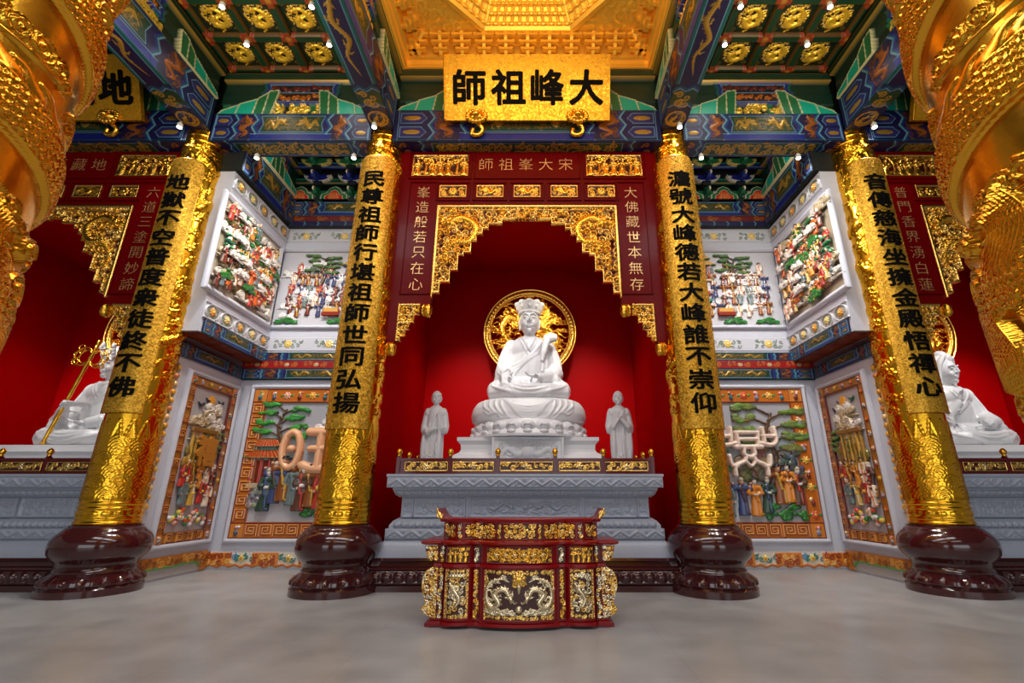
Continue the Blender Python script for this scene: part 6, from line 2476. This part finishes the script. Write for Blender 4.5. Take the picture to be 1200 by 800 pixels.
def upper_back(s, nm):
    xc = s * 4.9
    w, h = 3.1, 2.22
    fn = plane((xc, YB, 5.38))
    t = thing('ceramic_panel', 'white framed ceramic picture of small robed crowds, upper back wall of the %s corridor' % nm, 'panel', (xc, YB, 5.38))
    frame_ring(fn, -w / 2, w / 2, 0, h, .09, t)
    pw, ph = w - .16, h - .16
    fo = at(fn, 0, .08)
    Cv(pw, ph, .05, hexc('c4c4ca')).mesh('picture_ground', fo, M_CERAM, t)
    rg = random.Random(40 + s)
    for k in range(16):
        puff_cv(.16, k % 5).mesh('cloud', at(fo, rg.uniform(-1.25, 1.25), rg.uniform(.1, 1.75), .012), M_CERAM, t)
    f = -s
    pavilion_cv(.9, .75, hexc('c08a2a')).mesh('pavilion', at(fo, f * .55, 1.2, .02), M_CERAM, t)
    tree_cv(1.1, .95, 4, hexc('4a6a3a')).mesh('tree', at(fo, -f * .35, 1.05, .015), M_CERAM, t)
    # seated central figure with a halo on a dais
    cv = Cv(.7, 1.0, .0125, ORANGE, keep=False)
    cv.disc(0, .66, .26, .28, hexc('2f6a5a'), 0, .01, flat=True)
    cv.disc(0, .74, .16, .17, hexc('e8b040'), 0, .02, flat=True)
    cv.person(0, .28, .66, hexc('c8541c'), hexc('e0b080'), hexc('3a3040'), YEL, 0, .02, 0, 0, 1, True)
    cv.rect(-.28, .18, .28, .30, hexc('a8301c'), 0, .07)
    cv.rect(-.22, .06, .22, .18, hexc('c8902a'), 0, .06)
    cv.rect(-.3, .0, .3, .07, hexc('3a7a5a'), 0, .08)
    cv.mesh('enthroned_figure', at(fo, f * .62 if s < 0 else -.62, .62, .03), M_CERAM, t)
    for row, (y, n) in enumerate(((1.34, 6), (1.06, 11), (.80, 11), (.54, 11), (.26, 10))):
        for k in range(n):
            x = -1.2 + 2.4 * (k + .5 + rg.uniform(-.2, .2)) / n
            if abs(x - (.62 if s < 0 else -.62)) < .3 and y > .5:
                continue
            put_fig(fo, x, y + rg.uniform(-.05, .05), .36, rg.choice((1, 6, 8, 4, 2, 6, 1, 5)), t)
    for x in (-1.1, .2, 1.0):
        bush_cv(.6, .24, 3).mesh('bush', at(fo, x, .02, .02), M_CERAM, t)
    b = Cv(.42, .2, .012, hexc('8a2a18'))
    b.rect(-.18, .1, .18, .2, hexc('c89a4a'), 0, .05)
    b.rect(-.21, .0, .21, .1, hexc('8a2a18'), 0, .06)
    b.mesh('altar_table', at(fo, 0, .25, .06), M_CERAM, t)


def side_map(X, s, y0, z0):
    """local x runs from the viewer's end towards the back wall"""
    f = -s
    return plane((X, y0, z0), (0, 1, 0) if f > 0 else (0, -1, 0), (0, 0, 1), (f, 0, 0))


def lower_side(s, nm):
    yc = 10.05
    w, h = 1.72, 3.40
    fn = side_map(s * XL, s, yc, .53)
    t = thing('ceramic_panel', 'tall narrow ceramic picture in a carved ochre border on the lower %s corridor side wall' % nm, 'panel', (s * XL, yc, .53))
    frame_ring(fn, -w / 2, w / 2, 0, h, .10, t)
    bw = .2
    cv = fret_border(w - .18, h - .18, bw, 11, hexc('a86a1c'))
    cv.mesh('carved_border', at(fn, 0, .09), M_CERAM, t)
    pw, ph = w - .18 - 2 * bw + .04, h - .18 - 2 * bw + .04
    fo = at(fn, 0, .09 + bw - .02)
    Cv(pw, ph, .05, hexc('b0acb0')).mesh('picture_ground', fo, M_CERAM, t)
    rg = random.Random(60 + s)
    cv = Cv(.3, .3, .012, YEL, keep=False)
    cv.disc(0, .15, .12, .12, hexc('e8a030'), 0, .04)
    cv.mesh('sun', at(fo, 0, ph - .4, .015), M_CERAM, t)
    cv = Cv(.9, .4, .012, hexc('2a3038'), keep=False)
    for k in range(4):
        x, y = -.3 + k * .2, .12 + .12 * (k % 2)
        c = (hexc('2a3038'), hexc('3a5a78'), hexc('c8601c'), hexc('2f6a4a'))[k] if s > 0 else hexc('2a3038')
        cv.tube(smooth_path([(x - .1, y + .06), (x, y), (x + .1, y + .08)], 3), [.01, .035, .01], c, 0, .03)
        cv.tube([(x - .05, y - .05), (x + .07, y + .03)], [.01, .025], c, 0, .03)
    cv.mesh('flying_birds', at(fo, 0, ph - .5, .02), M_CERAM, t)
    for k in range(7):
        puff_cv(.2, k, hexc('b8a480') if k % 2 else hexc('d8d0c4')).mesh('cloud', at(fo, rg.uniform(-.3, .3), ph * (.60 + .035 * k), .015), M_CERAM, t)
    rock_cv(1.0, .95, 5 + s, hexc('8a6a2a')).mesh('rock', at(fo, 0, ph * .38, .015), M_CERAM, t)
    tree_cv(.8, .9, 9, hexc('5a6a2a')).mesh('tree', at(fo, -s * .2, ph * .42, .02), M_CERAM, t)
    # pillared gate in ochre
    cv = Cv(.8, .9, .014, hexc('a87a2a'), keep=False)
    for k in range(6):
        x = -.3 + k * .12
        cv.tube(smooth_path([(x, 0), (x + .02, .4), (x, .75)], 4), .035, hexc('a87a2a') if k % 2 else hexc('c8983a'), 0, .04)
    cv.rect(-.38, .72, .38, .82, hexc('8a5a1c'), 0, .06)
    cv.mesh('ochre_gate', at(fo, s * .1, ph * .42, .05), M_CERAM, t)
    if s < 0:
        letter('禧', .02, ph * .55, .62, mat('ochre_character', hexc('b87a2a'), .3), t, fo, bold=.03, depth=.06, lift=.12)
    for k, (x, y, v) in enumerate(((-.4, .86, 2), (-.18, .9, 1), (.05, .88, 3), (.28, .92, 5), (.42, .8, 6), (-.3, .52, 8), (-.05, .5, 7), (.2, .54, 2), (.4, .48, 5))):
        put_fig(fo, x, y, .52, v, t, .03)
    for k in range(5):
        x = -.4 + k * .2
        cv = Cv(.34, .3, .012, hexc('e8e4e0'), keep=False)
        for q in range(8):
            c = (hexc('e8e4e0'), hexc('e8d050'), hexc('d85030'), hexc('e8b0a0'), hexc('3a7a3a'))[(q + k) % 5]
            cv.disc(rg.uniform(-.1, .1), rg.uniform(.06, .24), .055, .05, c, 0, .05)
        cv.mesh('flower_cluster', at(fo, x, .08 + .12 * (k % 2), .02), M_CERAM, t)
    # string of golden fruit beside the column
    tf = thing('fruit_garland', 'vertical strip of golden fruit on the %s corridor side wall beside the column' % nm, 'ornament', (s * XL, 8.92, 1.2))
    fg = side_map(s * XL, s, 8.92, 1.2)
    cv = Cv(.2, 2.75, .0125, hexc('c8cad2'))
    for sg in (-1, 1):
        cv.line([(sg * .09, 0), (sg * .09, 2.75)], .02, hexc('d8d4d0'), 0, .03)
    cv.mesh('strip', fg, M_CERAM, tf)
    for k in range(17):
        cv = Cv(.2, .17, .011, LEAF, keep=False)
        for q in range(3):
            cv.leaf(0, .08, .09, q * 2.1 + k, hexc('4a6a2a'), 0, .02)
        c = (hexc('e8b040'), hexc('e0a030'), hexc('e8c890'), hexc('d88a50'))[k % 4]
        cv.disc(0, .085, .06, .06, c, .2, .055)
        cv.mesh('fruit', at(fg, 0, .02 + k * .16, .004), M_CERAM, tf, back=0)


def upper_side(s, nm):
    yc = 9.62
    w, h = 2.4, 2.25
    fn = side_map(s * XU, s, yc, 5.35)
    t = thing('ceramic_panel', 'white framed ceramic picture of clouds and orange robed figures, upper %s corridor side wall' % nm, 'panel', (s * XU, yc, 5.35))
    frame_ring(fn, -w / 2, w / 2, 0, h, .11, t)
    pw, ph = w - .2, h - .2
    fo = at(fn, 0, .1)
    Cv(pw, ph, .05, hexc('a89c84')).mesh('picture_ground', fo, M_CERAM, t)
    rg = random.Random(80 + s)
    for k in range(48):
        puff_cv(.2, k % 6, hexc('d6d0c4') if k % 3 else hexc('b8a888')).mesh('cloud', at(fo, rg.uniform(-.93, .93), rg.uniform(.02, 1.82), .02 + .05 * rg.random()), M_CERAM, t)
    for k in range(3):
        rock_cv(.8, .8, k + 20, hexc('8a6a3a')).mesh('rock', at(fo, rg.uniform(-.7, .7), .2 + k * .55, .03), M_CERAM, t)
    tree_cv(.9, 1.0, 3, hexc('2f6a34')).mesh('tree', at(fo, -s * -.25, 1.0, .08), M_CERAM, t)
    tree_cv(.7, .8, 6, hexc('1f6a44')).mesh('tree', at(fo, s * .65, .5, .08), M_CERAM, t)
    for k in range(46):
        x, y = -.98 + 1.96 * ((k * .618) % 1), .03 + 1.62 * ((k * .41) % 1)
        put_fig(fo, x, y, rg.choice((.36, .44)), rg.choice((9, 3, 9, 5, 7, 2, 8, 6)), t, .10)
    for k in range(5):
        bush_cv(.5, .3, k).mesh('bush', at(fo, rg.uniform(-.9, .9), rg.uniform(0, 1.2), .1), M_CERAM, t)
    for k in range(9):
        puff_cv(.15, k % 6, hexc('d8d2c8')).mesh('cloud', at(fo, rg.uniform(-.9, .9), rg.uniform(.3, 1.7), .17), M_CERAM, t)


def bands(s, nm):
    xc, L = s * 5.05, 3.5
    for z, q, n in ((7.80, 'upper', 3), (4.83, 'lower', 3)):
        o = floral_frieze(L - .5, .34, n).mesh('floral_frieze', plane((s * 4.85, YB, z)), M_CERAM, None)
        tag(o, 'white frieze with yellow flowers %s the upper back picture of the %s corridor' % ('above' if q == 'upper' else 'below', nm), 'frieze')
        o = medallion_frieze(2.3, .36, 5).mesh('floral_frieze', side_map(s * XU, s, 9.8, z - .01), M_CERAM, None)
        tag(o, 'white frieze with five orange flower medallions %s the upper side picture of the %s corridor' % ('above' if q == 'upper' else 'below', nm), 'frieze')
    # painted bands between the two storeys
    t = thing('painted_band', 'blue and red painted band across the %s corridor back wall between the pictures' % nm, 'beam', (xc, YB, 4.1))
    boxes('band_core', M_DARK, (min(s * 3.3, s * XL), max(s * 3.3, s * XL), YB - .08, YB, 4.1, 4.77), parent=t)
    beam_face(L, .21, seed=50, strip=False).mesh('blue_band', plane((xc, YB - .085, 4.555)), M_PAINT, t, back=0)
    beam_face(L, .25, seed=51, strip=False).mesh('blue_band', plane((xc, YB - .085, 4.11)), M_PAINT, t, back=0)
    cv = Cv(L, .19, .0125, hexc('b00c0c'))
    for k in range(-2, 3):
        cv.scrolls(k * L / 5 - .28, .03, k * L / 5 + .28, .16, .1, 3, hexc('d8702a'), .1, .006, wd=.22)
        cv.disc(k * L / 5, .095, .06, .045, hexc('e8c890'), .1, .01)
    cv.mesh('red_band', plane((xc, YB - .095, 4.36)), M_PAINT, t, back=.015)
    y0, y1 = 8.7, YB - .1
    yc, Ls = (y0 + y1) / 2, y1 - y0
    t = thing('painted_band', 'blue band with brownish red underside between the %s corridor side wall pictures' % nm, 'beam', (s * XU, yc, 4.1))
    a, c = sorted((s * XU, s * (XL + .1)))
    a, c = sorted((s * (XU + .01), s * (XL - .01)))
    boxes('band_core', M_DARK, (a, c, 9.08, y1, 4.522, 4.534), parent=t)
    beam_face(Ls, .30, seed=52, two=False, strip=True).mesh('blue_band', side_map(s * (XU - .01), s, yc, 4.53), M_PAINT, t, back=0)
    beam_face(Ls, .28, seed=53, two=False, strip=True).mesh('blue_band', side_map(s * (XL - .02), s, yc, 4.10), M_PAINT, t, back=0)
    cv = Cv(XL - XU - .02, Ls, .016, hexc('8a100c'))
    for k in range(3):
        y = Ls * (k + .5) / 3
        cv.scrolls(-.18, y - .3, .18, y + .3, .12, k, hexc('b05a20'), .1, .006, wd=.22)
    cv.mesh('red_underside', down((s * (XU + XL) / 2 - 0, y0, 4.52)), M_PAINT, t, back=0)
    # skirting strips
    cv = Cv(L - .04, .34, .0115, hexc('c8c4c0'))
    for k in range(2):
        cv.rect(-L / 2, .04 + .0, L / 2, .30, hexc('d8ccb8'), 0, .01)
    for k in range(-3, 4):
        x = k * L / 7
        if k % 2:
            cv.rect(x - .28, .06, x + .28, .31, hexc('d8822a'), 0, .03)
            cv.scrolls(x - .26, .07, x + .26, .30, .11, k, hexc('9a3a18'), 0, .015, .03, wd=.25, col2=hexc('e8b060'))
        else:
            cv.scrolls(x - .26, .08, x + .26, .30, .11, k, hexc('2f7a70'), 0, .02, .01, wd=.26, col2=hexc('5a8ab0'))
            cv.flower(x, .2, .07, hexc('e8d060'), ORANGE, 0, 7, .03, .02)
        cv.tube([(x - .25, .04), (x - .12, .08), (x, .03), (x + .12, .08), (x + .25, .04)], .025, hexc('c86a20'), 0, .03)
    o = cv.mesh('ceramic_skirting', plane((xc, YB, .03)), M_CERAM, None)
    tag(o, 'teal and orange patterned ceramic skirting below the %s corridor back wall' % nm, 'skirting')
    cv = Cv(2.1, .38, .0125, hexc('b8b4b0'))
    w = 2.1
    for sg in (-1, 1):
        cv.poly([(sg * w / 2, 0), (sg * w * .40, 0), (sg * w * .44, .2), (sg * w * .36, .22), (sg * w * .36, .38), (sg * w / 2, .38)], hexc('c87a1c'), 0, .03)
        cv.scrolls(min(sg * w * .38, sg * w * .49), .05, max(sg * w * .38, sg * w * .49), .36, .11, 3, hexc('a85a14'), 0, .02, .03, wd=.25)
    cv.rect(-w * .4, .2, w * .4, .38, hexc('b8701c'), 0, .03)
    cv.scrolls(-w * .4, .21, w * .4, .37, .11, 7, hexc('8a4a14'), 0, .02, .03, wd=.25, col2=hexc('d8963a'))
    cv.tube(smooth_path([(-w * .40, .1), (-w * .3, .19), (0, .18), (w * .3, .19), (w * .40, .1)], 5), .028, hexc('5a9a3a'), 0, .03, .01)
    o = cv.mesh('ceramic_skirting', side_map(s * XL, s, 9.86, .03), M_CERAM, None)
    tag(o, 'ochre scalloped ceramic skirting at the foot of the %s corridor side wall' % nm, 'skirting')


for s, nm in ((-1, 'left'), (1, 'right')):
    lower_back(s, nm)
    upper_back(s, nm)
    lower_side(s, nm)
    upper_side(s, nm)
    bands(s, nm)

# ------------------------------------------------------------------ red and gilt offering table in front
TX = 0.0


def yf(x):
    a = np.abs(np.asarray(x, float))
    return np.where(a < .47, 6.24 + .085 * (a / .47) ** 2, np.where(a < .57, 6.365, np.where(a < .93, 6.33 + .05 * ((a - .75) / .18) ** 2, 6.42)))


XS = sorted(set([round(v, 3) for v in list(np.linspace(-1.22, 1.22, 62)) + [-.93, -.931, -.57, -.571, -.469, -.47, .469, .47, .57, .571, .93, .931]]))


def slab_t(layers, xm, yb, name, m, parent, sc=1.0, dy=0.0):
    """plan with the bowed front; layers: (z, overhang)"""
    b = MB()
    xs = [x for x in XS if abs(x) < xm - .01]
    xs = [-xm] + xs + [xm]
    vs, fs = [], []
    n = len(xs) + 2
    for z, o in layers:
        k = (xm + o) / xm
        row = [(TX + x * k, float(yf(x * sc)) + dy - o, z) for x in xs]
        row += [(TX + xm * k, yb + o, z), (TX - xm * k, yb + o, z)]
        vs += row
    for i in range(len(layers) - 1):
        for k in range(n):
            fs.append((i * n + k, i * n + (k + 1) % n, (i + 1) * n + (k + 1) % n, (i + 1) * n + k))
    fs += [tuple(reversed(range(n))), tuple(range((len(layers) - 1) * n, len(layers) * n))]
    b.add(vs, fs)
    return b.build(name, m, parent, True, 30)


def tmap(x0, z0, dy=0.0, sc=1.0):
    return lambda X, Y, H: np.stack([TX + x0 + X, yf((x0 + X) * sc) + dy - H, z0 + Y], -1)


SILV = (.95, .80, .52)
TB = hexc('451a0c')


def gilt(w, h, seed, kind, b=.016, bg=TB, col=GOLD2):
    cv = Cv(w, h, .0062, bg)
    for q in ((-w / 2, 0, w / 2, b), (-w / 2, h - b, w / 2, h), (-w / 2, 0, -w / 2 + b, h), (w / 2 - b, 0, w / 2, h)):
        cv.rect(*q, hexc('8a0a0c'), 0, .012)
    if kind == 'dragons':
        e = .05
        for q in ((-w / 2 + b, b, w / 2 - b, b + e), (-w / 2 + b, h - b - e, w / 2 - b, h - b), (-w / 2 + b, b, -w / 2 + b + e * .6, h - b), (w / 2 - b - e * .6, b, w / 2 - b, h - b)):
            cv.scrolls(*q, .04, seed, GOLD2, 1, .010, wd=.26)
        for sg in (-1, 1):
            cv.dragon([(sg * .10, h * .42), (sg * .17, h * .60), (sg * .30, h * .52), (sg * .24, h * .34), (sg * .33, h * .26), (sg * .39, h * .44), (sg * .36, h * .70), (sg * .22, h * .80), (sg * .12, h * .74)], .028, SILV, 1, .03)
            for k in range(6):
                cv.cloud(sg * (.08 + .055 * k), h * (.17 + .03 * (k % 2)), .028, SILV, 1, sg, .016)
            for k in range(3):
                cv.cloud(sg * (.2 + .08 * k), h * (.84 - .08 * k), .024, SILV, 1, -sg, .014)
        cv.disc(0, h * .80, .06, .055, GOLD2, 1, .03)
        cv.flower(0, h * .80, .085, GOLD2, GOLD, 1, 10, .02)
        for k in (-1, 1):
            cv.spiral(k * .05, h * .70, .035, GOLD2, 1, 1.4, 0, k, .24, .016)
        cv.tube([(0, h * .66), (0, h * .52)], [.022, .005], SILV, 1, .02)
        cv.disc(0, h * .22, .035, .035, SILV, 1, .025)
    elif kind == 'beast':
        e = .04
        for q in ((-w / 2 + b, b, w / 2 - b, b + e), (-w / 2 + b, h - b - e, w / 2 - b, h - b), (-w / 2 + b, b, -w / 2 + b + e * .6, h - b), (w / 2 - b - e * .6, b, w / 2 - b, h - b)):
            cv.scrolls(*q, .035, seed, GOLD2, 1, .010, wd=.26)
        cv.dragon([(-w * .2, h * .62), (-w * .02, h * .52), (w * .12, h * .40), (w * .02, h * .28), (-w * .12, h * .22)], .026, SILV, 1, .03)
        cv.scrolls(-w * .34, h * .12, w * .34, h * .88, .065, seed, SILV, 1, .014, wd=.22, col2=GOLD2)
        for k in range(5):
            cv.cloud(-w * .24 + k * w * .12, h * .86, .02, SILV, 1, 1, .014)
    elif kind == 'people':
        n = max(3, int(w / .065))
        for k in range(n):
            cv.person(-w * .44 + (k + .5) * w * .88 / n, b, h * random.Random(seed + k).uniform(.62, .8), GOLD, PALE, GOLD2, GOLD2, 1, 0, 0, k % 3, k % 2)
        cv.scrolls(-w / 2 + b, h * .74, w / 2 - b, h - b, .04, seed, GOLD, 1, .008, wd=.24)
    elif kind == 'roundels':
        n = 6
        for k in range(n):
            x = -w * .43 + (k + .5) * w * .86 / n
            cv.disc(x, h * .5, .062, .062, GOLD, 1, .014, ring=.82)
            cv.flower(x, h * .5, .04, GOLD2, PALE, 1, 6, .014)
        cv.scrolls(-w / 2 + b, b, w / 2 - b, h - b, .045, seed, GOLD, 1, .008, wd=.22)
    else:
        cv.scrolls(-w / 2 + b, b, w / 2 - b, h - b, min(w, h) * .62 if min(w, h) < .14 else .055, seed, col, 1, .016, dens=1.1, wd=.26, col2=SILV if seed % 2 else GOLD)
    return cv


t = thing('offering_table', 'bow-fronted red lacquer offering table with gilt carved dragons, in front of the middle altar', 'table', (TX, 6.7, 0))
for x0, x1 in ((-1.14, -.86), (-.62, -.46), (.46, .62), (.86, 1.14)):
    boxes('foot', M_REDT, (TX + x0, TX + x1, 6.44, 7.0, 0, .04), parent=t)
slab_t([(.035, .0), (.035, .02), (.07, .02), (.08, .0), (.095, .0)], 1.07, 7.02, 'plinth', M_REDT, t)
bod = slab_t([(.09, -.02), (.67, -.02)], 1.02, 6.98, 'body', M_REDT, t)
slab_t([(.66, .0), (.665, .03), (.70, .03), (.71, .0)], 1.03, 6.98, 'middle_ledge', M_REDT, t)
frz = slab_t([(.70, -.02), (.92, -.02)], 1.06, 6.98, 'frieze_case', M_REDT, t)
slab_t([(.91, .0), (.92, .04), (.935, .06), (.955, .06), (.962, .04)], 1.17, 7.02, 'table_top', M_REDT, t)
upc = slab_t([(.96, .0), (1.175, .0)], .99, 6.95, 'upper_case', M_REDT, t, 1.0, .14)
slab_t([(1.17, .0), (1.175, .03), (1.205, .04), (1.215, .02)], 1.0, 6.95, 'upper_top', M_REDT, t, 1.0, .14)
for sg in (-1, 1):
    P = [(.93, 1.21), (1.04, 1.205), (1.06, 1.26), (1.085, 1.33), (1.055, 1.34), (1.03, 1.29), (1.00, 1.245)]
    b = MB()
    b.prism([(TX + sg * x, z) for x, z in P], lambda p, q: (p, 6.50, q), lambda p, q: (p, 6.95, q))
    b.build('upturned_end', M_REDT, t)
    cv = Cv(.11, .14, .0062, TB, keep=False)
    cv.spiral(0, .06, .045, GOLD2, 1, 1.4, 0, sg, .3, .014)
    cv.tube([(-sg * .03, .02), (0, .06), (sg * .035, .13)], [.02, .02, .014], GOLD2, 1, .014)
    cv.mesh('gilt_scroll', plane((TX + sg * 1.045, 6.50, 1.205)), M_CARVE, t, back=0)
# lower panels and strips
gilt(.86, .56, 3, 'dragons').mesh('dragon_panel', tmap(0, .10, -.0), M_CARVE, bod)
for sg in (-1, 1):
    gilt(.31, .56, 5 + sg, 'beast').mesh('beast_panel', tmap(sg * .755, .10, 0), M_CARVE, bod)
    gilt(.075, .55, 8, 'strip', .008).mesh('gilt_strip', tmap(sg * .52, .10, .0), M_CARVE, bod)
    gilt(.075, .55, 9, 'strip', .008).mesh('gilt_strip', tmap(sg * .965, .10, 0), M_CARVE, bod)
    # scrolled openwork ear
    cv = Cv(.22, .58, .0062, TB, keep=False)
    P = [(-.10, .0), (-.04, .02), (.06, .06), (.085, .12), (.04, .17), (.06, .24), (.095, .34), (.09, .46), (.05, .53), (-.02, .57), (-.10, .57)]
    cv.poly([(sg * x, y) for x, y in P], hexc('6a0a0a'), 0, .004)
    K = cv.K.copy()
    cv.scrolls(-.11, 0, .11, .58, .06, 4, GOLD2, 1, .018, dens=1.15, wd=.26, col2=SILV)
    cv.tube([(sg * x, y) for x, y in P[1:-1]], .012, GOLD2, 1, .016)
    cv.K = K
    cv.mesh('scrolled_ear', tmap(sg * 1.10, .09, 0), M_CARVE, t, back=.05, backface=True)
    # frieze
    gilt(.30, .185, 6, 'people', .012).mesh('figure_panel', tmap(sg * .755, .715, -.0), M_CARVE, frz)
    for x, w, sd in ((.52, .08, 3), (.955, .075, 4)):
        gilt(w, .185, sd, 'strip', .006, col=SILV).mesh('gilt_strip', tmap(sg * x, .715, 0), M_CARVE, frz)
    cv = Cv(.19, .19, .0062, TB, keep=False)
    P = [(-.09, .0), (.0, .01), (.05, .05), (.07, .11), (.09, .19), (-.09, .19)]
    cv.poly([(sg * x, y) for x, y in P], hexc('6a0a0a'), 0, .004)
    K = cv.K.copy()
    cv.scrolls(-.09, 0, .09, .19, .055, 2, GOLD2, 1, .018, dens=1.1, wd=.26, col2=SILV)
    cv.K = K
    cv.mesh('scrolled_bracket', tmap(sg * 1.10, .715, 0), M_CARVE, t, back=.05, backface=True)
    # upper tier
    gilt(.40, .185, 7 + sg, 'strip', .012).mesh('gilt_panel', tmap(sg * .50, .975, .14), M_CARVE, upc)
    gilt(.07, .17, 4, 'strip', .006).mesh('gilt_strip', tmap(sg * .255, .98, .14), M_CARVE, upc)
    gilt(.07, .17, 5, 'strip', .006, hexc('6a0a0a')).mesh('gilt_strip', tmap(sg * .765, .98, .14), M_CARVE, upc)
    gilt(.15, .185, 6, 'strip', .01).mesh('gilt_panel', tmap(sg * .90, .975, .14), M_CARVE, upc)
gilt(.80, .185, 3, 'roundels', .012, hexc('4a0806')).mesh('roundel_panel', tmap(0, .715, 0), M_CARVE, frz)
gilt(.42, .185, 12, 'strip', .012).mesh('gilt_panel', tmap(0, .975, .14), M_CARVE, upc)
